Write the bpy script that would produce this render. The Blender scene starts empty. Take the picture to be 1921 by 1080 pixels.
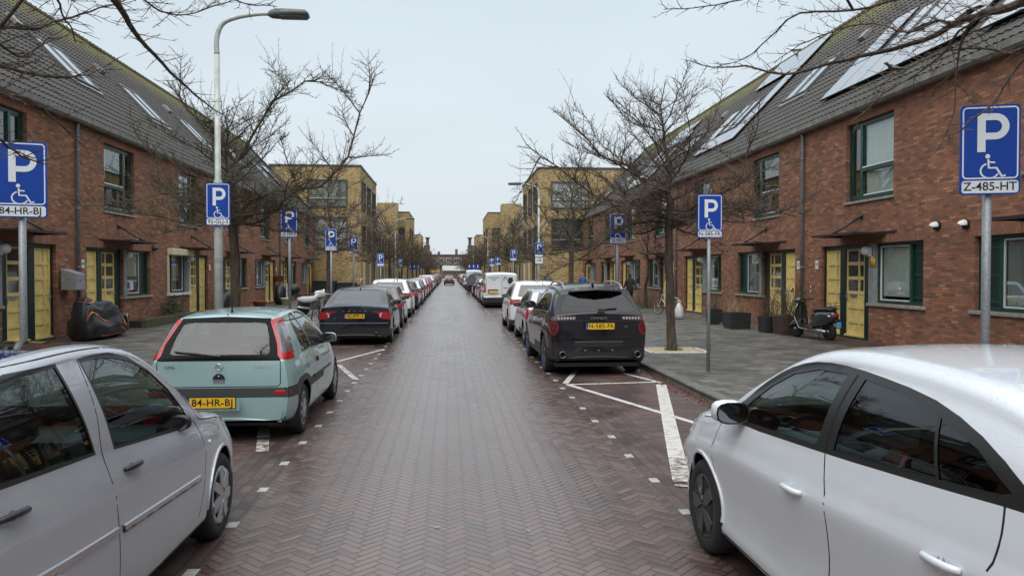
import bpy, bmesh, math, random
from mathutils import Vector, Matrix, Quaternion
from mathutils.bvhtree import BVHTree
from mathutils.geometry import tessellate_polygon
R = math.radians
scene = bpy.context.scene
COL = scene.collection
# ---------------------------------------------------------------- camera
H = 1.87
cam = bpy.data.cameras.new("camera"); camo = bpy.data.objects.new("camera", cam); COL.objects.link(camo)
camo.location = (0, 0, H)
camo.rotation_euler = (R(90 - 1.128), 0, R(-4.695))
cam.sensor_fit = 'HORIZONTAL'; cam.sensor_width = 36.0; cam.lens = 36.0 * 1443 / 1921
cam.clip_start = 0.05; cam.clip_end = 2000
scene.camera = camo
# ---------------------------------------------------------------- sky: overcast
SUN_EL, SUN_ROT = R(52), R(200)
w = bpy.data.worlds.new("World"); scene.world = w; w.use_nodes = True
nt = w.node_tree; nt.nodes.clear()
out = nt.nodes.new('ShaderNodeOutputWorld'); bg = nt.nodes.new('ShaderNodeBackground')
sky = nt.nodes.new('ShaderNodeTexSky'); sky.sky_type = 'NISHITA'; sky.sun_disc = False
sky.sun_elevation = SUN_EL; sky.sun_rotation = SUN_ROT; sky.air_density = 1.0; sky.dust_density = 4.0
tc = nt.nodes.new('ShaderNodeTexCoord'); sep = nt.nodes.new('ShaderNodeSeparateXYZ')
cr = nt.nodes.new('ShaderNodeValToRGB')     # cloud deck: paler towards the horizon
cr.color_ramp.elements[0].position = 0.0; cr.color_ramp.elements[0].color = (0.70, 0.765, 0.80, 1)
cr.color_ramp.elements[1].position = 0.42; cr.color_ramp.elements[1].color = (0.62, 0.715, 0.785, 1)
e = cr.color_ramp.elements.new(1.0); e.color = (1.0, 1.0, 1.0, 1)      # an overcast sky is far brighter overhead
e2 = cr.color_ramp.elements.new(0.62); e2.color = (0.86, 0.93, 0.98, 1)
nz = nt.nodes.new('ShaderNodeTexNoise'); nz.inputs['Scale'].default_value = 2.2; nz.inputs['Detail'].default_value = 3
mpw = nt.nodes.new('ShaderNodeMapping'); mpw.inputs['Scale'].default_value = (1, 1, 3.0)
m0 = nt.nodes.new('ShaderNodeMath'); m0.operation = 'MULTIPLY_ADD'; m0.inputs[1].default_value = 0.26; m0.inputs[2].default_value = 0.87
vm = nt.nodes.new('ShaderNodeVectorMath'); vm.operation = 'SCALE'
vm2 = nt.nodes.new('ShaderNodeVectorMath'); vm2.operation = 'SCALE'
mix = nt.nodes.new('ShaderNodeMix'); mix.data_type = 'RGBA'; mix.inputs['Factor'].default_value = 0.90
L = nt.links.new
L(tc.outputs['Generated'], sep.inputs[0]); L(sep.outputs['Z'], cr.inputs[0])
L(tc.outputs['Generated'], mpw.inputs[0]); L(mpw.outputs[0], nz.inputs[0]); L(nz.outputs[0], m0.inputs[0])
L(cr.outputs[0], vm.inputs[0]); L(m0.outputs[0], vm.inputs['Scale']); L(vm.outputs[0], vm2.inputs[0])
zb = nt.nodes.new('ShaderNodeMapRange'); zb.interpolation_type = 'SMOOTHSTEP'; zb.inputs[1].default_value = .40; zb.inputs[2].default_value = 1.0; zb.inputs[3].default_value = 8.7; zb.inputs[4].default_value = 15.0
L(sep.outputs['Z'], zb.inputs[0]); L(zb.outputs[0], vm2.inputs['Scale'])
L(sky.outputs[0], mix.inputs['A']); L(vm2.outputs[0], mix.inputs['B']); L(mix.outputs['Result'], bg.inputs[0])
bg.inputs[1].default_value = 0.1; L(bg.outputs[0], out.inputs[0])
sd = bpy.data.lights.new("sun", 'SUN'); sd.energy = 1.4; sd.angle = R(60); sd.color = (1, 0.97, 0.93)
so = bpy.data.objects.new("sun", sd); COL.objects.link(so)
so.rotation_euler = (R(90) - SUN_EL, 0, R(180) - SUN_ROT); so.location = (0, 0, 40)
vs = scene.view_settings; vs.view_transform = 'Standard'; vs.look = 'None'; vs.gamma = 1; vs.exposure = 0.42; vs.use_curve_mapping = False
scene.cycles.max_bounces = 8; scene.cycles.transparent_max_bounces = 16

# ---------------------------------------------------------------- materials
MATS = {}
def newmat(name):
    m = bpy.data.materials.new(name); m.use_nodes = True; MATS[name] = m
    return m, m.node_tree, m.node_tree.nodes['Principled BSDF']
def N(nt, t, **k):
    n = nt.nodes.new(t)
    for a, b in k.items():
        if a in ('operation', 'data_type', 'blend_type', 'feature', 'distance', 'noise_dimensions', 'interpolation_type', 'clamp_factor'): setattr(n, a, b)
        else: n.inputs[a].default_value = b
    return n
def objco(nt, scale=(1, 1, 1), rot=(0, 0, 0)):
    tc = nt.nodes.new('ShaderNodeTexCoord'); mp = nt.nodes.new('ShaderNodeMapping')
    mp.inputs['Scale'].default_value = scale; mp.inputs['Rotation'].default_value = rot
    nt.links.new(tc.outputs['Object'], mp.inputs[0]); return mp.outputs[0]
def pr(name, col, rough=0.5, metal=0.0, var=0.0, scale=6.0, bump=0.0, coat=0.0, spec=None, col2=None, detail=4, stretch=(1, 1, 1)):
    """plain surface: colour with uneven tone, optional bump"""
    m, nt, b = newmat(name)
    b.inputs['Base Color'].default_value = (*col, 1); b.inputs['Roughness'].default_value = rough; b.inputs['Metallic'].default_value = metal
    if coat: b.inputs['Coat Weight'].default_value = coat; b.inputs['Coat Roughness'].default_value = 0.04
    if spec is not None: b.inputs['Specular IOR Level'].default_value = spec
    if var or bump:
        co = objco(nt, stretch); nz = N(nt, 'ShaderNodeTexNoise', Scale=scale, Detail=detail); nt.links.new(co, nz.inputs['Vector'])
        if var:
            c2 = col2 or tuple(max(0, c * (1 - var)) for c in col); c1 = col if col2 else tuple(min(1, c * (1 + var)) for c in col)
            rp = nt.nodes.new('ShaderNodeValToRGB'); rp.color_ramp.elements[0].position = .32; rp.color_ramp.elements[1].position = .68
            rp.color_ramp.elements[0].color = (*c2, 1); rp.color_ramp.elements[1].color = (*c1, 1)
            nt.links.new(nz.outputs[0], rp.inputs[0]); nt.links.new(rp.outputs[0], b.inputs['Base Color'])
        if bump:
            bp = N(nt, 'ShaderNodeBump', Strength=bump, Distance=0.02); nt.links.new(nz.outputs[0], bp.inputs['Height']); nt.links.new(bp.outputs[0], b.inputs['Normal'])
    return m
def math_n(nt, op, a, b=None, c=None):
    n = nt.nodes.new('ShaderNodeMath'); n.operation = op
    for i, v in enumerate((a, b, c)):
        if v is None: continue
        if isinstance(v, (int, float)): n.inputs[i].default_value = v
        else: nt.links.new(v, n.inputs[i])
    return n.outputs[0]
def ramp(nt, fac, stops, const=False):
    r = nt.nodes.new('ShaderNodeValToRGB'); cr = r.color_ramp
    if const: cr.interpolation = 'CONSTANT'
    while len(cr.elements) < len(stops): cr.elements.new(0.5)
    for e, (p, c) in zip(cr.elements, stops): e.position = p; e.color = (*c, 1)
    nt.links.new(fac, r.inputs[0]); return r.outputs[0]
def mixc(nt, f, a, b, bt='MIX'):
    n = nt.nodes.new('ShaderNodeMix'); n.data_type = 'RGBA'; n.blend_type = bt
    for key, v in (('Factor', f), ('A', a), ('B', b)):
        s = n.inputs[key] if key == 'Factor' else [i for i in n.inputs if i.name == key and i.type == 'RGBA'][0]
        if isinstance(v, (int, float)): s.default_value = v
        elif isinstance(v, tuple): s.default_value = (*v, 1)
        else: nt.links.new(v, s)
    return [o for o in n.outputs if o.type == 'RGBA'][0]
def brickmat(name, stops, mortar, bw=0.215, bh=0.0625, mort=0.012, wall=True, rough=0.9, bumpd=0.006, soldier=False, big=0.12):
    """brick wall / tile paving: every brick gets its own tone; wall: (x+y, z), paving: (x, y)"""
    m, nt, b = newmat(name)
    tc = nt.nodes.new('ShaderNodeNewGeometry'); s = nt.nodes.new('ShaderNodeSeparateXYZ'); cb = nt.nodes.new('ShaderNodeCombineXYZ')
    nt.links.new(tc.outputs['Position'], s.inputs[0])
    if wall:
        xy = math_n(nt, 'ADD', s.outputs[0], s.outputs[1]); a_, b_ = (s.outputs[2], xy) if soldier else (xy, s.outputs[2])
        nt.links.new(a_, cb.inputs[0]); nt.links.new(b_, cb.inputs[1])
    else:
        nt.links.new(s.outputs[0], cb.inputs[0]); nt.links.new(s.outputs[1], cb.inputs[1])
    br = nt.nodes.new('ShaderNodeTexBrick'); nt.links.new(cb.outputs[0], br.inputs['Vector'])
    br.inputs['Color1'].default_value = (0, 0, 0, 1); br.inputs['Color2'].default_value = (1, 1, 1, 1); br.inputs['Mortar'].default_value = (0.5, 0.5, 0.5, 1)
    br.inputs['Scale'].default_value = 1; br.inputs['Mortar Size'].default_value = mort / 2; br.inputs['Mortar Smooth'].default_value = 0.3; br.inputs['Bias'].default_value = 0
    br.inputs['Brick Width'].default_value = bw; br.inputs['Row Height'].default_value = bh
    col = ramp(nt, br.outputs['Color'], stops)
    nz = N(nt, 'ShaderNodeTexNoise', Scale=0.9, Detail=5, Roughness=0.6); nt.links.new(tc.outputs['Position'], nz.inputs['Vector'])
    k = math_n(nt, 'MULTIPLY_ADD', nz.outputs[0], big * 4, 1 - big * 2)
    nz2 = N(nt, 'ShaderNodeTexNoise', Scale=60, Detail=3); nt.links.new(tc.outputs['Position'], nz2.inputs['Vector'])
    k = math_n(nt, 'MULTIPLY', k, math_n(nt, 'MULTIPLY_ADD', nz2.outputs[0], 0.5, 0.75))
    v = nt.nodes.new('ShaderNodeVectorMath'); v.operation = 'SCALE'; nt.links.new(mixc(nt, br.outputs['Fac'], col, mortar), v.inputs[0]); nt.links.new(k, v.inputs['Scale'])
    nt.links.new(v.outputs[0], b.inputs['Base Color']); b.inputs['Roughness'].default_value = rough
    h = math_n(nt, 'SUBTRACT', math_n(nt, 'MULTIPLY', nz2.outputs[0], 0.3), br.outputs['Fac'])
    bp = N(nt, 'ShaderNodeBump', Strength=0.6, Distance=bumpd); nt.links.new(h, bp.inputs['Height']); nt.links.new(bp.outputs[0], b.inputs['Normal'])
    return m, nt, b
def glassmat(name, tint=(0.3, 0.36, 0.36), ior=1.5, rough=0.0, base=0.0):
    m = bpy.data.materials.new(name); m.use_nodes = True; MATS[name] = m; nt = m.node_tree; nt.nodes.clear()
    o = nt.nodes.new('ShaderNodeOutputMaterial'); t = nt.nodes.new('ShaderNodeBsdfTransparent'); g = nt.nodes.new('ShaderNodeBsdfGlossy')
    t.inputs[0].default_value = (*tint, 1); g.inputs['Roughness'].default_value = rough; g.inputs[0].default_value = (0.95, 0.97, 1, 1)
    ge = nt.nodes.new('ShaderNodeNewGeometry'); dt = nt.nodes.new('ShaderNodeVectorMath'); dt.operation = 'DOT_PRODUCT'; nt.links.new(ge.outputs['Incoming'], dt.inputs[0]); nt.links.new(ge.outputs['Normal'], dt.inputs[1])
    F0 = ((ior - 1) / (ior + 1)) ** 2      # Schlick, the same seen from either side of a thin pane
    k = math_n(nt, 'POWER', math_n(nt, 'SUBTRACT', 1.0, math_n(nt, 'ABSOLUTE', dt.outputs['Value'])), 5.0)
    f = math_n(nt, 'MULTIPLY_ADD', k, 1 - F0, F0 + base)
    mx = nt.nodes.new('ShaderNodeMixShader'); nt.links.new(f, mx.inputs[0]); nt.links.new(t.outputs[0], mx.inputs[1]); nt.links.new(g.outputs[0], mx.inputs[2]); nt.links.new(mx.outputs[0], o.inputs[0])
    return m

# ---------------------------------------------------------------- mesh builder
class M:
    def __init__(s): s.v = []; s.f = []; s.m = []; s.sm = []; s.mats = []
    def mi(s, mat):
        mat = MATS[mat] if isinstance(mat, str) else mat
        if mat not in s.mats: s.mats.append(mat)
        return s.mats.index(mat)
    def add(s, vs, fs, mat, smooth=False, T=None):
        o = len(s.v); k = s.mi(mat)
        s.v += [tuple(T @ Vector(p)) if T else tuple(p) for p in vs]
        for f in fs: s.f.append(tuple(i + o for i in f)); s.m.append(k); s.sm.append(smooth)
    def box(s, x0, x1, y0, y1, z0, z1, mat, T=None, bev=0.0):
        if bev > 0:
            b = bev; pts = []
            for z, i in ((z0, b), (z0 + b, 0), (z1 - b, 0), (z1, b)):
                pts.append([(x0 + b + i * .7 - b * .0, y0 + i, z), (x1 - b - i * .7, y0 + i, z), (x1 - i, y0 + b + i * .7, z), (x1 - i, y1 - b - i * .7, z),
                            (x1 - b - i * .7, y1 - i, z), (x0 + b + i * .7, y1 - i, z), (x0 + i, y1 - b - i * .7, z), (x0 + i, y0 + b + i * .7, z)])
            s.loft(pts, mat, cap=True, smooth=False, T=T); return
        v = [(x0, y0, z0), (x1, y0, z0), (x1, y1, z0), (x0, y1, z0), (x0, y0, z1), (x1, y0, z1), (x1, y1, z1), (x0, y1, z1)]
        s.add(v, [(0, 3, 2, 1), (4, 5, 6, 7), (0, 1, 5, 4), (1, 2, 6, 5), (2, 3, 7, 6), (3, 0, 4, 7)], mat, False, T)
    def loft(s, rings, mat, cap=False, closed=True, smooth=True, T=None, flip=False):
        n = len(rings[0]); v = [p for r in rings for p in r]; f = []
        for i in range(len(rings) - 1):
            for j in range(n if closed else n - 1):
                a, b = i * n + j, i * n + (j + 1) % n
                q = (a, b, b + n, a + n); f.append(q[::-1] if flip else q)
        if cap:
            f.append(tuple(range(n))[::-1]); f.append(tuple(range((len(rings) - 1) * n, len(rings) * n)))
        s.add(v, f, mat, smooth, T)
    def tube(s, path, rad, mat, n=6, cap=True, T=None, smooth=True):
        P = [Vector(p) for p in path]
        if isinstance(rad, (int, float)): rad = [rad] * len(P)
        d0 = (P[1] - P[0]).normalized(); up = Vector((0, 0, 1)) if abs(d0.z) < .9 else Vector((1, 0, 0))
        a = d0.cross(up).normalized(); rings = []
        for i, p in enumerate(P):
            d = (P[min(i + 1, len(P) - 1)] - P[max(i - 1, 0)])
            if d.length < 1e-9: d = d0
            d.normalize(); a = (a - d * a.dot(d))
            a = a.normalized() if a.length > 1e-6 else d.orthogonal().normalized(); b = d.cross(a)
            rings.append([tuple(p + (a * math.cos(t) + b * math.sin(t)) * rad[i]) for t in [2 * math.pi * k / n for k in range(n)]])
        s.loft(rings, mat, cap=cap, smooth=smooth, T=T)
    def lathe(s, prof, mat, n=16, axis='z', T=None, smooth=True, c=(0, 0, 0)):
        rings = []
        for r, h in prof:
            ring = []
            for k in range(n):
                t = 2 * math.pi * k / n; a, b = r * math.cos(t), r * math.sin(t)
                p = {'z': (a, b, h), 'x': (h, a, b), 'y': (b, h, a)}[axis]; ring.append((p[0] + c[0], p[1] + c[1], p[2] + c[2]))
            rings.append(ring)
        s.loft(rings, mat, cap=True, smooth=smooth, T=T)
    def ball(s, c, r, mat, n=10, m=7, T=None):
        rx, ry, rz = r if isinstance(r, tuple) else (r, r, r)
        rings = [[(c[0] + rx * math.sin(a) * math.cos(t), c[1] + ry * math.sin(a) * math.sin(t), c[2] + rz * -math.cos(a)) for t in [2 * math.pi * k / n for k in range(n)]] for a in [math.pi * (i + .02) / (m + .04) for i in range(m + 1)]]
        s.loft(rings, mat, cap=True, T=T)
    def poly(s, pts, mat, th=0.0, T=None, ax=None):
        """flat polygon given by 3D points, extruded along its normal by th"""
        P = [Vector(p) for p in pts]; n = Vector((0, 0, 0))
        for i in range(len(P)): n += P[i].cross(P[(i + 1) % len(P)])
        n = n.normalized() if n.length else Vector((0, 0, 1))
        k = len(P)
        if th == 0: s.add(P, [tuple(range(k))], mat, False, T)
        else:
            Q = [p - n * th for p in P]
            s.add(P + Q, [tuple(range(k)), tuple(range(2 * k - 1, k - 1, -1))] + [(i, i + k, (i + 1) % k + k, (i + 1) % k) for i in range(k)], mat, False, T)
    def ribbon(s, pts, w, mat, T=None, plane='xz', th=0.0):
        """flat stroke of width w along 2D points in a plane"""
        P = [Vector(p) for p in pts]; Lf, Rt = [], []
        for i, p in enumerate(P):
            d = (P[min(i + 1, len(P) - 1)] - P[max(i - 1, 0)]).normalized(); nn = Vector((-d.y, d.x)) * w / 2
            Lf.append(p + nn); Rt.append(p - nn)
        for i in range(len(P) - 1):
            q = [Rt[i], Rt[i + 1], Lf[i + 1], Lf[i]]
            q3 = {'xz': [(a.x, 0, a.y) for a in q], 'xy': [(a.x, a.y, 0) for a in q], 'yz': [(0, a.x, a.y) for a in q]}[plane]
            s.poly(q3, mat, th, T)
    def text(s, string, size, mat, T=None, bold=0.0, th=0.0, sx=1.0, spacing=1.0):
        cu = bpy.data.curves.new('t', 'FONT'); cu.body = string; cu.size = size; cu.align_x = 'CENTER'; cu.align_y = 'CENTER'; cu.offset = bold * size; cu.extrude = th; cu.resolution_u = 3; cu.space_character = spacing
        o = bpy.data.objects.new('t', cu); COL.objects.link(o); dg = bpy.context.evaluated_depsgraph_get(); me = o.evaluated_get(dg).to_mesh()
        vs = [(v.co.x * sx, 0, v.co.y) for v in me.vertices]       # text stands in the xz plane, read from -y
        if th: vs = [(v.co.x * sx, -v.co.z, v.co.y) for v in me.vertices]
        s.add(vs, [tuple(p.vertices) for p in me.polygons], mat, False, T)
        o.evaluated_get(dg).to_mesh_clear(); bpy.data.objects.remove(o); bpy.data.curves.remove(cu)
    def mesh(s, name):
        me = bpy.data.meshes.new(name); me.from_pydata(s.v, [], s.f)
        for m in s.mats: me.materials.append(m)
        me.polygons.foreach_set('material_index', s.m); me.polygons.foreach_set('use_smooth', s.sm); me.validate(); me.update()
        return me
    def obj(s, name, parent=None, label=None, cat=None, group=None, kind=None, loc=None, rz=0):
        o = bpy.data.objects.new(name, s.mesh(name)); COL.objects.link(o)
        if parent: o.parent = parent
        if loc: o.location = loc
        if rz: o.rotation_euler.z = rz
        return tag(o, label, cat, group, kind)
def tag(o, label=None, cat=None, group=None, kind=None):
    if label: o['label'] = label
    if cat: o['category'] = cat
    if group: o['group'] = group
    if kind: o['kind'] = kind
    return o
def thing(name, label, cat, loc=(0, 0, 0), rz=0, group=None):
    o = bpy.data.objects.new(name, None); COL.objects.link(o); o.location = loc; o.rotation_euler = (0, 0, rz); o.empty_display_size = .2
    return tag(o, label, cat, group)
KIDS = {}
def copy_tree(o, loc=None, rz=None, parent=None, label=None, group=None, scale=None, skip=()):
    c = o.copy(); COL.objects.link(c); c.parent = parent
    if loc is not None: c.location = loc
    if rz is not None: c.rotation_euler.z = rz
    if scale is not None: c.scale = scale if isinstance(scale, tuple) else (scale,) * 3
    if label: c['label'] = label
    if group: c['group'] = group
    for ch in list(o.children):
        if ch.name.split('.')[0] in skip: continue
        copy_tree(ch, parent=c)
    return c
def TR(loc=(0, 0, 0), rz=0, rx=0, ry=0, s=1):
    return Matrix.Translation(loc) @ Matrix.Rotation(rz, 4, 'Z') @ Matrix.Rotation(ry, 4, 'Y') @ Matrix.Rotation(rx, 4, 'X') @ Matrix.Scale(s, 4)
def lerp(a, b, t): return a + (b - a) * t
def interp(tab, x):
    if x <= tab[0][0]: return tab[0][1]
    for (x0, y0), (x1, y1) in zip(tab, tab[1:]):
        if x <= x1: return y0 + (y1 - y0) * (x - x0) / (x1 - x0) if x1 > x0 else y1
    return tab[-1][1]
def catmull(P, k=6, closed=False):
    P = [Vector(p) for p in P]; n = len(P); out = []
    rng = range(n) if closed else range(n - 1)
    for i in rng:
        if closed: a, b, c, d = P[i - 1], P[i], P[(i + 1) % n], P[(i + 2) % n]
        else: a, b, c, d = P[max(i - 1, 0)], P[i], P[i + 1], P[min(i + 2, n - 1)]
        for j in range(k):
            t = j / k; out.append(0.5 * ((2 * b) + (c - a) * t + (2 * a - 5 * b + 4 * c - d) * t * t + (3 * b - a - 3 * c + d) * t ** 3))
    if not closed: out.append(P[-1])
    return out
# ================================================================ materials of the place
RED = [(0.0, (0.130, 0.074, 0.052)), (0.12, (0.185, 0.088, 0.055)), (0.35, (0.235, 0.101, 0.058)), (0.65, (0.275, 0.116, 0.063)), (0.88, (0.325, 0.142, 0.075)), (1.0, (0.40, 0.200, 0.105))]
YEL = [(0.0, (0.22, 0.155, 0.070)), (0.3, (0.33, 0.235, 0.105)), (0.6, (0.40, 0.29, 0.13)), (1.0, (0.50, 0.38, 0.19))]
DRK = [(0.0, (0.06, 0.045, 0.04)), (0.5, (0.115, 0.08, 0.065)), (1.0, (0.17, 0.12, 0.10))]
brickmat('red_brick', RED, (0.115, 0.078, 0.064), mort=.010, big=.2)
brickmat('soldier_brick', RED[2:5], (0.08, 0.06, 0.05), soldier=True, bw=0.21, bh=0.0625)
brickmat('yellow_brick', YEL, (0.20, 0.155, 0.085))
brickmat('brown_brick', DRK, (0.08, 0.065, 0.055))
def wet(nt, b, lo, hi, scale=1.3, pos=None):
    g = pos or nt.nodes.new('ShaderNodeNewGeometry').outputs['Position']
    nz = N(nt, 'ShaderNodeTexNoise', Scale=scale, Detail=4); nt.links.new(g, nz.inputs['Vector'])
    mr = nt.nodes.new('ShaderNodeMapRange'); mr.inputs[1].default_value = .35; mr.inputs[2].default_value = .65; mr.inputs[3].default_value = lo; mr.inputs[4].default_value = hi
    nt.links.new(nz.outputs[0], mr.inputs[0]); nt.links.new(mr.outputs[0], b.inputs['Roughness'])
GREYS = [(0.0, (0.056, 0.054, 0.047)), (0.5, (0.086, 0.082, 0.073)), (1.0, (0.125, 0.120, 0.106))]
m, nt, b = brickmat('pavement', GREYS, (0.028, 0.029, 0.020), bw=0.30, bh=0.30, mort=0.018, wall=False, rough=.6, bumpd=0.004, big=0.34); wet(nt, b, .42, .72)
BAY = [(0.0, (0.062, 0.041, 0.038)), (0.5, (0.090, 0.056, 0.051)), (1.0, (0.118, 0.074, 0.066))]
m, nt, b = brickmat('bay_brick', BAY, (0.03, 0.024, 0.022), bw=0.20, bh=0.066, mort=0.008, wall=False, rough=.5, bumpd=0.003, big=0.2); wet(nt, b, .28, .6)
# gutter strip: bricks laid lengthwise
m, nt, b = newmat('gutter_brick'); MATS.pop('gutter_brick'); bpy.data.materials.remove(m)
m, nt, b = brickmat('gutter_brick', [(0.0, (0.045, 0.032, 0.030)), (0.5, (0.075, 0.045, 0.042)), (1.0, (0.10, 0.068, 0.062))], (0.022, 0.018, 0.017), bw=0.20, bh=0.10, mort=0.010, wall=False, rough=.5, bumpd=0.005, big=0.2); wet(nt, b, .25, .55)
for lk in list(nt.links):      # swap x and y so that the long side runs down the street
    if lk.to_node.type == 'COMBXYZ':
        i = lk.to_socket.name; src = lk.from_node; nt.links.remove(lk)
cbn = [n for n in nt.nodes if n.type == 'COMBXYZ'][0]; sx = [n for n in nt.nodes if n.type == 'SEPXYZ'][0]
nt.links.new(sx.outputs[1], cbn.inputs[0]); nt.links.new(sx.outputs[0], cbn.inputs[1])

def herringbone(name, Lb=0.205, n=3):
    """45 degree herringbone of wet purple-red clinkers"""
    m, nt, b = newmat(name); w = Lb / n
    g = nt.nodes.new('ShaderNodeNewGeometry'); s = nt.nodes.new('ShaderNodeSeparateXYZ'); nt.links.new(g.outputs['Position'], s.inputs[0])
    wob = N(nt, 'ShaderNodeTexNoise', Scale=3.5, Detail=1); nt.links.new(g.outputs['Position'], wob.inputs['Vector'])
    wv = math_n(nt, 'MULTIPLY_ADD', wob.outputs[0], 0.030, -0.015)
    x, y = math_n(nt, 'ADD', s.outputs[0], wv), math_n(nt, 'ADD', s.outputs[1], wv)
    c = 0.70710678 / w
    p = math_n(nt, 'ADD', math_n(nt, 'MULTIPLY_ADD', x, c, 6000.0), math_n(nt, 'MULTIPLY', y, c))
    q = math_n(nt, 'ADD', math_n(nt, 'MULTIPLY_ADD', x, -c, 6000.0), math_n(nt, 'MULTIPLY', y, c))
    i, j = math_n(nt, 'FLOOR', p), math_n(nt, 'FLOOR', q); fp, fq = math_n(nt, 'SUBTRACT', p, i), math_n(nt, 'SUBTRACT', q, j)
    mm = math_n(nt, 'FLOORED_MODULO', math_n(nt, 'ADD', math_n(nt, 'SUBTRACT', i, j), 0.25), 2 * n); mm = math_n(nt, 'FLOOR', mm)
    hz = math_n(nt, 'LESS_THAN', mm, n - .5)
    def sel(a, bb): return math_n(nt, 'ADD', math_n(nt, 'MULTIPLY', a, hz), math_n(nt, 'MULTIPLY', bb, math_n(nt, 'SUBTRACT', 1.0, hz)))
    back = math_n(nt, 'SUBTRACT', 2.0 * n - 1, mm)
    u = sel(math_n(nt, 'ADD', fp, mm), math_n(nt, 'ADD', fq, back)); v = sel(fq, fp)
    ii = sel(math_n(nt, 'SUBTRACT', i, mm), i); jj = sel(j, math_n(nt, 'SUBTRACT', j, back))
    cb = nt.nodes.new('ShaderNodeCombineXYZ'); nt.links.new(ii, cb.inputs[0]); nt.links.new(jj, cb.inputs[1]); nt.links.new(hz, cb.inputs[2])
    wn = nt.nodes.new('ShaderNodeTexWhiteNoise'); nt.links.new(cb.outputs[0], wn.inputs['Vector'])
    e = math_n(nt, 'MINIMUM', math_n(nt, 'MINIMUM', u, math_n(nt, 'SUBTRACT', float(n), u)), math_n(nt, 'MINIMUM', v, math_n(nt, 'SUBTRACT', 1.0, v)))
    mr = nt.nodes.new('ShaderNodeMapRange'); nt.links.new(e, mr.inputs[0]); mr.inputs[1].default_value = .035; mr.inputs[2].default_value = .12
    brick = mr.outputs[0]
    st = N(nt, 'ShaderNodeTexNoise', Scale=.9, Detail=7, Roughness=.68); nt.links.new(g.outputs['Position'], st.inputs['Vector']); stn = nt.nodes.new('ShaderNodeMapRange'); nt.links.new(st.outputs[0], stn.inputs[0]); stn.inputs[1].default_value = .50; stn.inputs[2].default_value = .70; stn.inputs[3].default_value = 0; stn.inputs[4].default_value = .45
    col = ramp(nt, wn.outputs['Value'], [(0.0, (0.074, 0.049, 0.042)), (0.35, (0.096, 0.061, 0.051)), (0.7, (0.113, 0.069, 0.057)), (1.0, (0.135, 0.084, 0.071))])
    big = N(nt, 'ShaderNodeTexNoise', Scale=0.7, Detail=5, Roughness=.6); mpb = nt.nodes.new('ShaderNodeMapping'); mpb.inputs['Scale'].default_value = (1.4, .35, 1); nt.links.new(g.outputs['Position'], mpb.inputs[0]); nt.links.new(mpb.outputs[0], big.inputs['Vector'])
    # paler, dusty wheel tracks and crown of the carriageway
    xa = math_n(nt, 'ABSOLUTE', math_n(nt, 'SUBTRACT', math_n(nt, 'ABSOLUTE', math_n(nt, 'SUBTRACT', s.outputs[0], 0.15)), 0.62))
    tr = nt.nodes.new('ShaderNodeMapRange'); nt.links.new(xa, tr.inputs[0]); tr.inputs[1].default_value = 0.0; tr.inputs[2].default_value = 0.5; tr.inputs[3].default_value = 1.0; tr.inputs[4].default_value = 0.0
    dust = math_n(nt, 'MULTIPLY', math_n(nt, 'MULTIPLY_ADD', tr.outputs[0], .55, .12), big.outputs[0])
    col = mixc(nt, stn.outputs[0], col, (0.055, 0.045, 0.042)); col = mixc(nt, dust, col, (0.185, 0.145, 0.135)); col = mixc(nt, brick, (0.030, 0.024, 0.024), col)
    fine = N(nt, 'ShaderNodeTexNoise', Scale=90, Detail=2); nt.links.new(g.outputs['Position'], fine.inputs['Vector'])
    vv = nt.nodes.new('ShaderNodeVectorMath'); vv.operation = 'SCALE'; nt.links.new(col, vv.inputs[0]); nt.links.new(math_n(nt, 'MULTIPLY_ADD', fine.outputs[0], .6, .7), vv.inputs['Scale'])
    nt.links.new(vv.outputs[0], b.inputs['Base Color'])
    tilt = math_n(nt, 'MULTIPLY', math_n(nt, 'MULTIPLY', math_n(nt, 'SUBTRACT', wn.outputs['Value'], .5), v), 0.5)
    h = math_n(nt, 'ADD', math_n(nt, 'ADD', brick, tilt), math_n(nt, 'MULTIPLY', fine.outputs[0], .35))
    bp = N(nt, 'ShaderNodeBump', Strength=0.26, Distance=0.005); nt.links.new(h, bp.inputs['Height']); nt.links.new(bp.outputs[0], b.inputs['Normal'])
    b.inputs['Specular IOR Level'].default_value = 1.0; ro = math_n(nt, 'MULTIPLY_ADD', big.outputs[0], 0.34, 0.03); ro = math_n(nt, 'ADD', ro, math_n(nt, 'MULTIPLY', wn.outputs['Value'], .12)); nt.links.new(ro, b.inputs['Roughness'])
    return m
herringbone('herringbone')

def paintmat(name, worn=.45, col=(0.62, 0.61, 0.57)):
    m, nt, b = newmat(name); g = nt.nodes.new('ShaderNodeNewGeometry').outputs['Position']
    nz = N(nt, 'ShaderNodeTexNoise', Scale=9, Detail=8, Roughness=.75); nt.links.new(g, nz.inputs['Vector'])
    nt.links.new(ramp(nt, nz.outputs[0], [(0, (0.09, .055, .05)), (worn - .09, (0.10, .06, .055)), (worn + .05, tuple(c * .8 for c in col)), (1, col)]), b.inputs['Base Color']); b.inputs['Roughness'].default_value = .55
paintmat('road_paint', .42); paintmat('road_paint_worn', .51); pr('marker_stone', (0.33, .33, .30), .6, var=.25, scale=20)
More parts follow.
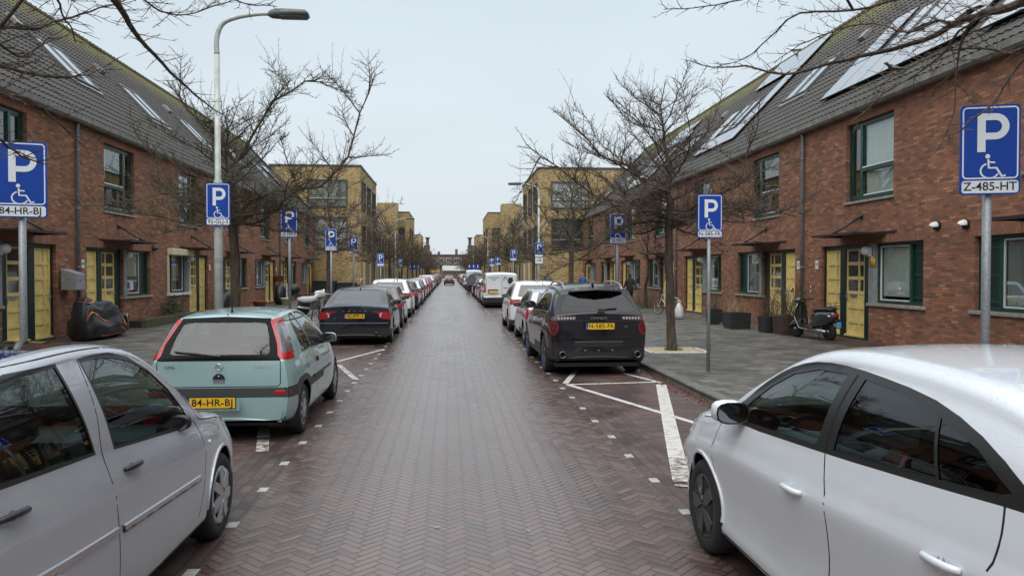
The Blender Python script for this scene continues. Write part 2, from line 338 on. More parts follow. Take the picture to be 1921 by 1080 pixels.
# roof tiles, with moss where the ridge stays wet
m, nt, b = newmat('roof_tile'); g = nt.nodes.new('ShaderNodeNewGeometry').outputs['Position']; s = nt.nodes.new('ShaderNodeSeparateXYZ'); nt.links.new(g, s.inputs[0])
n1 = N(nt, 'ShaderNodeTexNoise', Scale=1.2, Detail=6, Roughness=.7); nt.links.new(g, n1.inputs['Vector']); n2 = N(nt, 'ShaderNodeTexNoise', Scale=22, Detail=3); nt.links.new(g, n2.inputs['Vector'])
base = ramp(nt, n2.outputs[0], [(.3, (0.030, .028, .025)), (.55, (0.045, .042, .037)), (.8, (0.066, .062, .054))])
mossh = nt.nodes.new('ShaderNodeMapRange'); nt.links.new(s.outputs[2], mossh.inputs[0]); mossh.inputs[1].default_value = 9.9; mossh.inputs[2].default_value = 11.5
mf = math_n(nt, 'MULTIPLY', math_n(nt, 'MULTIPLY_ADD', mossh.outputs[0], .9, .12), n1.outputs[0])
mfr = nt.nodes.new('ShaderNodeMapRange'); nt.links.new(mf, mfr.inputs[0]); mfr.inputs[1].default_value = .16; mfr.inputs[2].default_value = .5
nt.links.new(mixc(nt, mfr.outputs[0], base, (0.125, .118, .028)), b.inputs['Base Color']); b.inputs['Roughness'].default_value = .62
pr('ridge_tile', (0.085, .075, .03), .8, var=.5, scale=7)
pr('zinc', (0.22, .22, .21), .5, .3, var=.25, scale=5); pr('gutter_grey', (0.20, .19, .17), .6, var=.3, scale=4); pr('soffit', (0.075, .07, .062), .8)
pr('galv', (0.27, .29, .31), .5, .35, var=.18, scale=40, detail=2); pr('pipe_grey', (0.19, .20, .22), .5, .2, var=.22, scale=7)
pr('green_frame', (0.010, .050, .036), .35, var=.3, scale=6); pr('green_dark', (0.007, .026, .021), .4)
pr('yellow_door', (0.74, .575, .215), .42, var=.10, scale=5); pr('yellow_groove', (0.40, .27, .06), .5); pr('concrete', (0.27, .26, .23), .8, var=.25, scale=9); pr('post_grey', (0.25, .25, .25), .8, var=.2, scale=6)
pr('white_plastic', (0.72, .72, .70), .4); pr('cream', (0.66, .60, .42), .45, var=.05); pr('black_steel', (0.022, .020, .024), .45); pr('black', (0.012, .012, .013), .5); pr('black_rubber', (0.018, .018, .019), .75, var=.3, scale=30)
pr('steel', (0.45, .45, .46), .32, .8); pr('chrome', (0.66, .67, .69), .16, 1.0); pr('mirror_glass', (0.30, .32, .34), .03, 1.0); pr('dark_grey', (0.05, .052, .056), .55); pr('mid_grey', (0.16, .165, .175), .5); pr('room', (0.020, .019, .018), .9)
pr('curtain', (0.82, .82, .80), .9, var=.08, scale=4, stretch=(1, 14, 1)); pr('blind', (0.40, .42, .43), .8); pr('panel_solar', (0.045, .055, .085), .07, 0.0, spec=.9); pr('skylight_frame', (0.10, .105, .11), .4, .3); pr('skylight_glass', (0.10, .13, .15), .03, 0.0, spec=1.0)
m = MATS['panel_solar'].node_tree.nodes['Principled BSDF']; m.inputs['Coat Weight'].default_value = 1.0; m.inputs['Coat Roughness'].default_value = .12; m.inputs['Coat IOR'].default_value = 3.2
m = MATS['skylight_glass'].node_tree.nodes['Principled BSDF']; m.inputs['Coat Weight'].default_value = 1.0; m.inputs['Coat Roughness'].default_value = .02; m.inputs['Coat IOR'].default_value = 3.6
pr('sign_blue', (0.002, .046, .31), .38, spec=.4); pr('sign_back', (0.35, .36, .37), .5, .4); pr('sign_white', (0.66, .70, .74), .4); pr('sign_black', (0.012, .012, .014), .5)
pr('bark', (0.066, .048, .035), .9, var=.55, scale=16, bump=.8, stretch=(1, 1, .25)); pr('twig', (0.085, .062, .047), .85, var=.35, scale=3); pr('twig_green', (0.078, .068, .040), .85, var=.4, scale=3)
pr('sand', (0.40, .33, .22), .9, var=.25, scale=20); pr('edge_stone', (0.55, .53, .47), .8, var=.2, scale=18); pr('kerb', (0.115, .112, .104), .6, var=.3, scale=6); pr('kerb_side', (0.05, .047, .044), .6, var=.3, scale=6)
pr('leaf_litter', (0.16, .06, .03), .9, var=.5, scale=30); pr('leaf_green', (0.035, .075, .022), .6, var=.5, scale=12); pr('grass_dry', (0.30, .22, .12), .8, var=.3); pr('soil', (0.03, .024, .018), .95)
pr('orange', (0.60, .16, .03), .55); pr('cover_black', (0.011, .011, .014), .42, var=.3, scale=7, bump=.35); pr('terracotta', (0.30, .10, .05), .8, var=.2); pr('planter_black', (0.020, .022, .024), .5, var=.2); pr('planter_brown', (0.050, .028, .022), .7, var=.3)
pr('lamp_pole', (0.42, .46, .43), .5, .1, var=.15, scale=8); pr('lamp_head', (0.11, .12, .12), .45, .2); pr('lamp_glass', (0.05, .04, .035), .2)
pr('lcol_ivory', (0.60, .56, .44), .6); pr('container_green', (0.012, .022, .020), .5); pr('skip_blue', (0.09, .11, .135), .5, var=.2, scale=4)
glassmat('window_glass', (0.80, .84, .82), 1.52, base=.05); glassmat('car_glass_rear', (0.27, .345, .34), 1.5, base=.02); glassmat('car_glass', (0.42, .52, .50), 1.5, base=.04); glassmat('car_glass_dark', (0.09, .10, .10), 1.5, base=.03)
pr('dark_glass', (0.010, .012, .013), .04, spec=.6); pr('far_glass', (0.030, .036, .036), .06, spec=.8)
pr('lamp_red', (0.36, .008, .012), .25, coat=.25); pr('lamp_red_dark', (0.085, .005, .010), .25, coat=.25); pr('lamp_clear', (0.60, .60, .60), .15, coat=1); pr('lamp_smoke', (0.13, .10, .11), .15, coat=1); pr('lamp_orange', (0.55, .17, .03), .3)
pr('plate_yellow', (0.72, .42, .015), .4); pr('plate_blue', (0.01, .05, .30), .4)
m, nt, b = newmat('lamp_lit'); b.inputs['Base Color'].default_value = (.6, .03, .03, 1); b.inputs['Emission Color'].default_value = (1, .16, .12, 1); b.inputs['Emission Strength'].default_value = 1.2
def carpaint(name, col, metal=0.0, rough=.35, drops=False, coat=1.0):
    m, nt, b = newmat(name)
    if sum(col) < .07: coat, metal = .85, 0; b.inputs['Specular IOR Level'].default_value = .05
    b.inputs['Base Color'].default_value = (*col, 1); b.inputs['Metallic'].default_value = metal; b.inputs['Roughness'].default_value = rough
    b.inputs['Coat Weight'].default_value = coat; b.inputs['Coat Roughness'].default_value = .03
    co = objco(nt); nz = N(nt, 'ShaderNodeTexNoise', Scale=2.5, Detail=5, Roughness=.6); nt.links.new(co, nz.inputs['Vector'])
    s = nt.nodes.new('ShaderNodeSeparateXYZ'); nt.links.new(co, s.inputs[0])
    lo = nt.nodes.new('ShaderNodeMapRange'); nt.links.new(s.outputs[2], lo.inputs[0]); lo.inputs[1].default_value = .55; lo.inputs[2].default_value = .15     # road film along the sills
    f = math_n(nt, 'MULTIPLY', lo.outputs[0], math_n(nt, 'MULTIPLY', nz.outputs[0], .5 if sum(col) > .3 else .22)); f = math_n(nt, 'ADD', f, math_n(nt, 'MULTIPLY', nz.outputs[0], .04))
    nt.links.new(mixc(nt, f, tuple(col), (0.10, .095, .085)), b.inputs['Base Color'])
    if drops:
        vo = N(nt, 'ShaderNodeTexVoronoi', Scale=95.0, Randomness=1.0); nt.links.new(co, vo.inputs['Vector'])
        n3 = N(nt, 'ShaderNodeTexNoise', Scale=25.0, Detail=1); nt.links.new(co, n3.inputs['Vector'])
        mr = nt.nodes.new('ShaderNodeMapRange'); nt.links.new(vo.outputs['Distance'], mr.inputs[0]); mr.inputs[1].default_value = 0.0; mr.inputs[2].default_value = .33; mr.inputs[3].default_value = 1; mr.inputs[4].default_value = 0
        gate = math_n(nt, 'GREATER_THAN', n3.outputs[0], .52)
        up = nt.nodes.new('ShaderNodeMapRange'); gn = nt.nodes.new('ShaderNodeNewGeometry'); s2 = nt.nodes.new('ShaderNodeSeparateXYZ'); nt.links.new(gn.outputs['Normal'], s2.inputs[0]); nt.links.new(s2.outputs[2], up.inputs[0]); up.inputs[1].default_value = .25; up.inputs[2].default_value = .8
        bp = N(nt, 'ShaderNodeBump', Strength=.7, Distance=.003); nt.links.new(math_n(nt, 'MULTIPLY', math_n(nt, 'MULTIPLY', mr.outputs[0], gate), up.outputs[0]), bp.inputs['Height']); nt.links.new(bp.outputs[0], b.inputs['Coat Normal']); nt.links.new(bp.outputs[0], b.inputs['Normal'])
    return m
carpaint('paint_silver', (0.45, .48, .53), .42, .33, drops=True); carpaint('paint_white_near', (0.60, .64, .685), 0, .4, drops=True); carpaint('paint_mint', (0.31, .47, .475), .3, .36)
carpaint('paint_black', (0.010, .010, .014), .2, .3); carpaint('paint_navy', (0.012, .015, .026), .3, .3); carpaint('paint_white', (0.60, .62, .645)); carpaint('paint_grey', (0.06, .065, .075), .5, .35); carpaint('paint_silver_far', (0.36, .38, .42), .5, .35)
carpaint('paint_red', (0.42, .02, .03)); carpaint('paint_blue', (0.02, .05, .16), .3); carpaint('paint_darkgrey', (0.03, .032, .036), .4, .35); carpaint('paint_lilac', (0.30, .31, .38), .5)
pr('trim_black', (0.014, .014, .015), .42); pr('trim_grey', (0.040, .043, .047), .5); pr('seat', (0.030, .030, .032), .85); pr('seam', (0.006, .006, .006), .8); pr('blue_accent', (0.03, .13, .50), .35)
pr('hubcap', (0.42, .43, .45), .35, .6); pr('alloy', (0.33, .34, .36), .3, .7); pr('tyre', (0.014, .014, .014), .8, var=.3, scale=25)
# ================================================================ ground, carriageway, parking bays, pavements
def sheet(name, x0, x1, y0, y1, z, mat, n=1):
    m = M(); m.add([(x0, y0, z), (x1, y0, z), (x1, y1, z), (x0, y1, z)], [(0, 1, 2, 3)], mat); return m.obj(name, kind='structure')
sheet('ground', -700, 700, -60, 1200, -.02, 'pavement')
YN, YF = -72, 290
sheet('carriageway', -1.56, 1.80, YN, YF, 0, 'herringbone')
gl = M(); gl.add([(-2.06, YN, -.002), (-1.56, YN, 0), (-1.56, YF, 0), (-2.06, YF, -.002)], [(0, 1, 2, 3)], 'gutter_brick'); gl.add([(1.80, YN, 0), (2.30, YN, -.002), (2.30, YF, -.002), (1.80, YF, 0)], [(0, 1, 2, 3)], 'gutter_brick'); gl.obj('gutter_strip', kind='structure')
sheet('parking_bay', -3.45, -2.06, YN, YF, -.002, 'bay_brick'); sheet('parking_bay', 2.30, 3.74, YN, YF, -.002, 'bay_brick')
def kerb(x, s):
    m = M(); y = -10.0; rnd = random.Random(7)
    while y < 200:
        q = .004; e = rnd.uniform(-.003, .003); x1 = x + s * .18
        prof = [(x - s * .0, -.01), (x + s * .012, .105 + e), (x + s * .03, .122 + e), (x1, .124 + e), (x1, -.01)]
        m.loft([[(px, yy, pz) for px, pz in prof] for yy in (y + q, y + 1.0 - q)], 'kerb', cap=True, closed=False, smooth=False, flip=s > 0); y += 1.0
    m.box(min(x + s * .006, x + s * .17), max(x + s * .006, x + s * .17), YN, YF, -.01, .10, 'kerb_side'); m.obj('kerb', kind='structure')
kerb(-3.45, -1); kerb(3.74, 1)
sheet('pavement', -10.4, -3.62, YN, YF, .12, 'pavement'); sheet('pavement', 3.91, 10.7, YN, YF, .12, 'pavement')
# painted markings
def paint(pts, z=.004, mat='road_paint'):
    """closed polygon(s) on the road"""
    PA.add([(x, y, z) for x, y in pts], [tuple(range(len(pts)))], mat)
def line(a, b, w, mat='road_paint', z=.003):
    dx, dy = b[0] - a[0], b[1] - a[1]; l = math.hypot(dx, dy); nx, ny = -dy / l * w / 2, dx / l * w / 2; k = max(1, int(l / .25))
    paint([(a[0] - nx, a[1] - ny), (b[0] - nx, b[1] - ny), (b[0] + nx, b[1] + ny), (a[0] + nx, a[1] + ny)], z, mat)
PA = M()
line((1.95, 12.72), (3.62, 12.90), .10); line((1.98, 12.72), (3.52, 7.85), .10, z=.0045); line((1.96, 12.85), (2.55, 15.0), .10, z=.0045); line((3.60, 12.78), (2.8, 15.6), .09, z=.0045)
PA.obj('road_marking', kind='structure'); PA = M(); line((3.58, 12.5), (2.42, 7.6), .02, z=.006)
PA = M(); 
q = [(3.46, 12.62), (3.60, 12.62), (2.30, 6.30), (1.98, 6.30)]
PA = M(); line((3.54, 12.6), (2.30, 7.6), .17); line((2.30, 7.6), (2.08, 6.7), .17, 'road_paint_worn', .0036); line((1.98, 6.60), (2.30, 6.50), .07, 'road_paint_worn', .006); line((1.55, 4.55), (1.95, 4.35), .09, 'road_paint_worn', .006); PA.obj('road_marking', kind='structure')
PA = M(); line((-2.36, 16.4), (-1.58, 19.0), .09); line((-2.25, 15.9), (-1.62, 13.6), .11, 'road_paint_worn', .0045); line((-3.2, 13.6), (-2.25, 15.9), .09, 'road_paint_worn', .005)
line((-2.5, 10.6), (-2.10, 8.9), .14, 'road_paint'); line((-2.08, 8.8), (-1.95, 8.2), .13, 'road_paint_worn', .005); line((-3.3, 19.6), (-1.9, 19.7), .06, 'road_paint_worn', .006); PA.obj('road_marking', kind='structure')
PA = M(); line((2.3, 36.5), (3.4, 33.5), .09); line((1.95, 32.0), (3.5, 30.9), .08, 'road_paint_worn'); PA.obj('road_marking', kind='structure')
# white stones set in the edge of the carriageway
def edge_stone(x, y, rnd):
    m = M(); w, l = .080, .13; j = rnd.uniform(-.01, .01); m.loft([[(x - w / 2 + j, y - l / 2, -.01), (x + w / 2 + j, y - l / 2, -.01), (x + w / 2 + j, y + l / 2, -.01), (x - w / 2 + j, y + l / 2, -.01)], [(x - w / 2 + j, y - l / 2, .005), (x + w / 2 + j, y - l / 2, .005), (x + w / 2 + j, y + l / 2, .005), (x - w / 2 + j, y + l / 2, .005)], [(x - w / 2 + .01 + j, y - l / 2 + .01, .007), (x + w / 2 - .01 + j, y - l / 2 + .01, .007), (x + w / 2 - .01 + j, y + l / 2 - .01, .007), (x - w / 2 + .01 + j, y + l / 2 - .01, .007)]], 'marker_stone', cap=True, smooth=False); return m
rnd = random.Random(3); es = M()
for i in range(60):
    for x in (-1.60, 1.84):
        y = 4.65 + i * .924 + (.25 if x < 0 else -.0) + 1.2 * (x > 0)
        e = edge_stone(x, y, rnd); o = len(es.v); es.v += e.v; es.f += [tuple(k + o for k in f) for f in e.f]; es.mi('marker_stone'); es.m += [0] * len(e.f); es.sm += e.sm
es.obj('edge_marking', kind='structure')
# leaf litter along the right kerb, small scraps on the road
def litter(name, n, fx, mat, seed, size=(.015, .045), label=None):
    r = random.Random(seed); m = M()
    for i in range(n):
        x, y, z = fx(r); s = r.uniform(*size); a = r.uniform(0, 6.28); h = r.uniform(.002, .015)
        m.add([(x + s * math.cos(a + t) * k, y + s * math.sin(a + t) * k, z + h * j) for t, k, j in ((0, 1, 0), (1.4, .6, 1), (3.1, 1, .3), (4.6, .6, 1))], [(0, 1, 2, 3)], mat)
    return m.obj(name, kind='stuff', label=label or 'brown fallen leaves lying along the kerb', cat='leaves')
litter('fallen_leaves', 900, lambda r: (3.74 - abs(r.gauss(0, .10)), r.uniform(5, 16), .002), 'leaf_litter', 5, (.012, .035), 'brown fallen leaves lying along the right kerb')
litter('fallen_leaves', 500, lambda r: (-3.45 + abs(r.gauss(0, .10)), r.uniform(5, 30), .002), 'leaf_litter', 8, (.012, .035), 'brown fallen leaves lying along the left kerb')
litter('paper_scraps', 26, lambda r: (r.uniform(-1.6, 4.5), r.uniform(6, 30), .13), 'sign_white', 11, (.01, .03), 'tiny white scraps scattered on the paving') if 0 else None
sc = M(); rr_ = random.Random(12)
for i in range(34):
    x, y = rr_.uniform(-2.2, 3.3), rr_.uniform(5, 26); s_ = rr_.uniform(.012, .03); a = rr_.uniform(0, 6.28); sc.add([(x + s_ * math.cos(a + t), y + s_ * math.sin(a + t) * .7, .008) for t in (0, 1.3, 3, 4.4)], [(0, 1, 2, 3)], 'marker_stone' if i % 3 else 'leaf_litter')
sc.obj('road_scraps', kind='stuff', label='tiny pale scraps and leaves scattered over the carriageway', cat='litter')
# bed of sandy earth edged with pale stones round the right tree
root = thing('tree_pit', 'sandy square edged with pale stones around the foot of the nearest right tree', 'tree pit', (5.05, 16.95, .12))
m = M(); m.add([(-.55, -.5, .006), (.55, -.5, .006), (.55, .5, .006), (-.55, .5, .006)], [(0, 1, 2, 3)], 'sand'); m.obj('earth', root)
m = M()
for i in range(9):
    for x0, y0, x1, y1 in ((-.6 + i * .134, -.58, -.6 + i * .134 + .12, -.48), (-.6 + i * .134, .48, -.6 + i * .134 + .12, .58)): m.box(x0, x1, y0, y1, 0, .018, 'edge_stone')
for i in range(7):
    for x0 in (-.68, .58): m.box(x0, x0 + .1, -.47 + i * .134, -.47 + i * .134 + .12, 0, .018, 'edge_stone')
m.obj('stone_edging', root)
m = M(); r5 = random.Random(2)
for i in range(26):
    a, b = r5.uniform(0, 6.28), r5.uniform(.1, .22); x, y = b * math.cos(a), b * math.sin(a); m.add([(x - .008, y, .01), (x + .008, y, .01), (x + r5.uniform(-.05, .05), y, r5.uniform(.06, .14))], [(0, 1, 2)], 'leaf_green')
m.obj('weeds', root)
m = M(); m.box(4.78, 5.12, 13.42, 13.72, .12, .128, 'dark_grey'); m.obj('manhole_cover', label='square grey metal cover flush in the pavement by the N-585-FK post', cat='cover')
for i, (x, y, lb) in enumerate(((-2.62, 14.6, 'dark iron gully grate in the left bay between the mint car and the black saloon'), (2.62, 11.6, 'dark iron gully grate inside the white cross marking on the right'))):
    root = thing('drain_cover', lb, 'drain cover', (x, y, 0)); m = M(); m.box(-.21, .21, -.16, .16, -.01, .004, 'dark_grey'); m.obj('frame', root); m = M()
    for k in range(7): m.box(-.17 + k * .05, -.145 + k * .05, -.13, .13, .0045, .007, 'black_steel')
    m.obj('grate', root)
m = M(); m.box(9.55, 10.4, 17.6, 20.3, .121, .135, 'planter_brown'); m.obj('door_mat', label='brown mat on the pavement before the right yellow doors by the scooter', cat='mat')
m = M(); m.add([(-.5 + .25 * math.cos(t) - 9.0 + 18.1, 33 + .3 * math.sin(t), .126) for t in [6.283 * i / 12 for i in range(12)]], [tuple(range(12))], 'dark_grey'); m.obj('door_mat', label='dark round mat on the pavement near the white bag', cat='mat')
# ================================================================ terraced houses
HW, EAVE, RIDGE, DEP = 6.35, 6.2, 11.55, 5.0
KS = (RIDGE - EAVE) / (DEP + .15); SL = math.hypot(DEP + .15, RIDGE - EAVE)
def wall_holes(m, y0, y1, z0, z1, holes, mat, d=.18, x=0.0, sill=False):
    """front wall in the plane x with rectangular openings (ya,yb,za,zb) and their reveals"""
    ys = sorted({y0, y1, *[h[0] for h in holes], *[h[1] for h in holes]}); zs = sorted({z0, z1, *[h[2] for h in holes], *[h[3] for h in holes]})
    for a, b in zip(ys, ys[1:]):
        for c, e in zip(zs, zs[1:]):
            if any(h[0] <= (a + b) / 2 <= h[1] and h[2] <= (c + e) / 2 <= h[3] for h in holes): continue
            m.add([(x, a, c), (x, b, c), (x, b, e), (x, a, e)], [(0, 1, 2, 3)], mat)
    for a, b, c, e in holes:
        m.add([(x, a, c), (x, a, e), (x - d, a, e), (x - d, a, c)], [(0, 1, 2, 3)], mat); m.add([(x, b, c), (x - d, b, c), (x - d, b, e), (x, b, e)], [(0, 1, 2, 3)], mat)
        m.add([(x, a, e), (x, b, e), (x - d, b, e), (x - d, a, e)], [(0, 1, 2, 3)], mat); m.add([(x, a, c), (x - d, a, c), (x - d, b, c), (x, b, c)], [(0, 1, 2, 3)], mat)
def frame_rect(m, y0, y1, z0, z1, w, x0, x1, mat):
    """four bars butted end to end"""
    m.box(x0, x1, y0, y0 + w, z0, z1, mat); m.box(x0, x1, y1 - w, y1, z0, z1, mat); m.box(x0, x1, y0 + w, y1 - w, z0, z0 + w, mat); m.box(x0, x1, y0 + w, y1 - w, z1 - w, z1, mat)
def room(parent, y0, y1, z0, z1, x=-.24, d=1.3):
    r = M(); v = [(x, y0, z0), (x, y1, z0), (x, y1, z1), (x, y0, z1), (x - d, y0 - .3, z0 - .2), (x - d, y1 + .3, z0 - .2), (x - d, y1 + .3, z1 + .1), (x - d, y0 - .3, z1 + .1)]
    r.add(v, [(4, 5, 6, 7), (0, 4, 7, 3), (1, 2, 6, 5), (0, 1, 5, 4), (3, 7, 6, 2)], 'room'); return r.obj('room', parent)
def curtain(parent, y0, y1, z0, z1, x=-.20, mat='curtain', n=None):
    c = M(); k = max(10, int((y1 - y0) / .03)); pts = [(x + .012 * math.sin(i * 1.9) + .008 * math.sin(i * .7), lerp(y0, y1, i / k)) for i in range(k + 1)]
    c.loft([[(px, py, z0) for px, py in pts], [(px, py, z1) for px, py in pts]], mat, closed=False); return c.obj('curtain', parent)
def roof_tiles(m, W, y0=0.0, side=1):
    cols = round(W / .219); rows = round(SL / .34); cw = W / cols; rl = SL / rows; nx, nz = KS / math.hypot(1, KS), 1 / math.hypot(1, KS); dx, dz = -1 / math.hypot(1, KS), KS / math.hypot(1, KS)
    ns = 5
    for r in range(rows):
        lo, hi = [], []
        for c in range(cols):
            for k in range(ns):
                t = k / ns; h = .030 * (0.5 + .5 * math.cos(2 * math.pi * (t - .25))) ** 1.6; y = y0 + (c + t) * cw
                lo.append((y, .026 + h)); hi.append((y, h))
        lo.append((y0 + W, .026)); hi.append((y0 + W, 0.0))
        rings = []
        for arr, s in ((None, r * rl), (lo, r * rl - .010), (hi, (r + 1) * rl)):
            if arr is None: arr = [(y, h - .05) for y, h in lo]
            rings.append([(.15 + s * dx + h * nx, y, EAVE + s * dz + h * nz) for y, h in arr])
        if side < 0: rings = [[(-2 * DEP - p[0], p[1], p[2]) for p in q] for q in rings]
        m.loft(rings, 'roof_tile', closed=False, smooth=False, flip=side < 0)
def slope_box(m, y0, y1, s0, s1, h0, h1, mat):
    nx, nz = KS / math.hypot(1, KS), 1 / math.hypot(1, KS); dx, dz = -1 / math.hypot(1, KS), KS / math.hypot(1, KS)
    P = lambda s, y, h: (.15 + s * dx + h * nx, y, EAVE + s * dz + h * nz)
    v = [P(s0, y0, h0), P(s0, y1, h0), P(s1, y1, h0), P(s1, y0, h0), P(s0, y0, h1), P(s0, y1, h1), P(s1, y1, h1), P(s1, y0, h1)]
    m.add(v, [(0, 3, 2, 1), (4, 5, 6, 7), (0, 1, 5, 4), (1, 2, 6, 5), (2, 3, 7, 6), (3, 0, 4, 7)], mat)
def make_house(df, near_low, label):
    """df: doors at low local y; near_low: the end of the house nearer the camera is at low local y"""
    root = thing('terraced_house', label, 'house')
    my = (lambda a, b: (a, b)) if df else (lambda a, b: (HW - b, HW - a))
    mv = (lambda a, b: (a, b)) if near_low else (lambda a, b: (HW - b, HW - a))
    D0, D1 = my(.83, 3.30); W0, W1 = my(3.30, 5.52); U0, U1 = mv(2.02, 4.20)
    w_ = M(); xr = -.18
    wall_holes(w_, 0, HW, 0, EAVE - .08, [(D0, D1, .14, 2.60), (W0, W1, 1.12, 2.60), (U0, U1, 3.72, 5.74)], 'red_brick')
    a, b = my(.70, 5.62); w_.box(0.0, .004, a, b, 2.602, 2.812, 'soldier_brick'); a, b = U0 - .1, U1 + .1; w_.box(0, .004, a, b, 5.742, 5.952, 'soldier_brick')
    w_.obj('wall', root); w_ = M(); w_.box(-10.1, -10, 0, HW, 0, EAVE, 'red_brick'); w_.obj('rear_wall', root)
    r_ = M(); roof_tiles(r_, HW); r_.box(-.25, .16, 0, HW, EAVE - .22, EAVE - .10, 'soffit')
    r_.add([(-DEP, 0, RIDGE), (-10.15, 0, EAVE), (-10.15, HW, EAVE), (-DEP, HW, RIDGE)], [(0, 1, 2, 3)], 'roof_tile'); ro = r_.obj('roof', root)
    rd = M(); n = 19
    for i in range(n): rd.loft([[(-DEP + .13 * math.cos(t), lerp(0, HW, (i + q) / n), RIDGE + .0 + (.11 + e) * math.sin(t) + e) for t in [R(-20) + R(220) * j / 6 for j in range(7)]] for q, e in ((0, .015), (.12, .015), (.13, 0), (.999, .0))], 'ridge_tile', closed=False)
    rd.obj('ridge_capping', ro)
    g = M(); g.loft([[(x, y, z) for x, z in ((.0, EAVE - .10), (.02, EAVE - .22), (.19, EAVE - .23), (.245, EAVE - .17), (.25, EAVE - .03), (.235, EAVE - .03), (.23, EAVE - .16), (.18, EAVE - .21), (.03, EAVE - .20), (.02, EAVE - .1))] for y in (0, HW)], 'gutter_grey', smooth=False); g.obj('gutter', root)
    # doors
    fr = M()
    for q0, q1 in ((.832, .905), (1.72, 2.0), (2.94, 3.298)):
        a, b = my(q0, q1); fr.box(xr, xr + .09, a, b, .14, 2.50, 'green_dark')
    a, b = my(.832, 3.298); fr.box(xr, xr + .10, a, b, 2.50, 2.598, 'green_dark'); fr.box(xr - .02, xr + .14, a, b, .142, .20, 'green_frame'); fr.box(xr - .06, xr, a, b, .14, 2.6, 'green_dark'); fr.obj('door_frame', root)
    for q0, q1, glazed in ((.905, 1.72, False), (2.0, 2.94, True)):
        a, b = my(q0, q1); d = M(); x0 = xr + .004; wd = b - a; st = .085
        d.box(x0, x0 + .028, a + .002, b - .002, .205, 2.495, 'yellow_groove' if 0 else 'yellow_door')
        cols = [(a + .01, a + st), (a + wd * .30, a + wd * .30 + .07), (b - st, b - .01)] if near_low == df else [(a + .01, a + st), (b - wd * .30 - .07, b - wd * .30), (b - st, b - .01)]
        for c0, c1 in cols: d.box(x0 + .028, x0 + .058, c0, c1, .206, 2.494, 'yellow_door')
        gaps = [(cols[0][1], cols[1][0]), (cols[1][1], cols[2][0])]
        zs = [.21 + i * .3805 for i in range(7)]
        for z in zs:
            for c0, c1 in gaps: d.box(x0 + .028, x0 + .052, c0, c1, z - (.0 if z < .3 else .045), min(2.492, z + (.10 if z < .3 else .045)), 'yellow_door')
        d.box(x0 + .03, x0 + .12, a, b, .202, .25, 'yellow_door'); do = d.obj('door', root)
        hd = M(); hy = (b - .045 if (near_low == df) == glazed else a + .045); hd.box(x0 + .058, x0 + .075, hy - .025, hy + .025, 1.12, 1.34, 'post_grey'); hd.tube([(x0 + .075, hy, 1.25), (x0 + .12, hy, 1.25), (x0 + .12, hy - .10 * (1 if (near_low == df) == glazed else -1), 1.25)], .010, 'steel', 6); hd.obj('handle', do)
        if glazed:
            wide = max(gaps, key=lambda q: q[1] - q[0])
            for i in (3, 4, 5):
                for c0, c1 in gaps:
                    if c1 - c0 < .1: continue
                    gl = M(); gl.box(x0 + .026, x0 + .034, c0, c1, zs[i] + .045, zs[i + 1] - .045, 'far_glass'); gl.obj('pane', do)
            ls = M(); c = (wide[0] + wide[1]) / 2; ls.box(x0 + .052, x0 + .064, c - .14, c + .14, 1.24, 1.32, 'steel'); ls.obj('letter_slot', do)
    # ground floor window with its grey post and sill
    po = M(); a, b = my(3.31, 3.53); po.box(xr + .02, .02, a, b, 1.122, 2.598, 'post_grey'); po.obj('post', root)
    wf = M(); a, b = my(3.53, 5.515); frame_rect(wf, a, b, 1.122, 2.598, .075, xr, xr + .08, 'green_frame')
    # narrow ventilation panel on the far side of the opening
    pa, pb = my(4.86, 5.44); ga, gb = my(3.605, 4.86)
    mu = (4.86, 4.95); a2, b2 = my(*mu); wf.box(xr, xr + .08, a2, b2, 1.197, 2.523, 'green_frame')
    pa, pb = my(4.95, 5.44); wf.box(xr + .005, xr + .03, pa, pb, 1.197, 2.523, 'green_dark')
    for z in (1.28, 1.80, 2.34): wf.box(xr + .03, xr + .05, pa + .04, pb - .04, z, z + .05, 'green_frame')
    pa, pb = my(3.605, 4.86); frame_rect(wf, pa, pb, 1.197, 2.523, .03, xr + .02, xr + .055, 'sign_white'); wo = wf.obj('window', root)
    pn = M(); pn.box(xr + .03, xr + .036, pa + .03, pb - .03, 1.227, 2.493, 'window_glass'); pn.obj('pane', wo); room(wo, pa, pb, 1.15, 2.55)
    si = M(); a, b = my(3.27, 5.62); si.box(-.16, .06, a, b, 1.045, 1.118, 'concrete', bev=.006); si.obj('sill', wo)
    # upstairs window: large pane on the nearer side, narrow casement beyond
    uf = M(); frame_rect(uf, U0 + .004, U1 - .004, 3.76, 5.736, .085, xr, xr + .08, 'green_frame')
    n0, n1 = (U0 + 1.54, U0 + 1.64) if near_low else (U1 - 1.64, U1 - 1.54); uf.box(xr, xr + .085, n0, n1, 3.845, 5.651, 'green_frame')
    m0, m1 = (U0 + .089, n0) if near_low else (n1, U1 - .089); uf.box(xr, xr + .085, m0, m1, 4.46, 4.55, 'green_frame')
    uf.box(xr + .085, xr + .10, m0 + .02, m1 - .02, 4.55, 4.585, 'sign_white'); uf.box(xr + .03, xr + .06, m0 + .02, m1 - .02, 3.845, 3.88, 'sign_white')
    frame_rect(uf, m0, m1, 4.55, 5.651, .035, xr + .02, xr + .06, 'green_frame')
    s0, s1 = (n1, U1 - .089) if near_low else (U0 + .089, n0); frame_rect(uf, s0, s1, 3.845, 5.651, .05, xr + .02, xr + .06, 'green_frame'); uo = uf.obj('window', root)
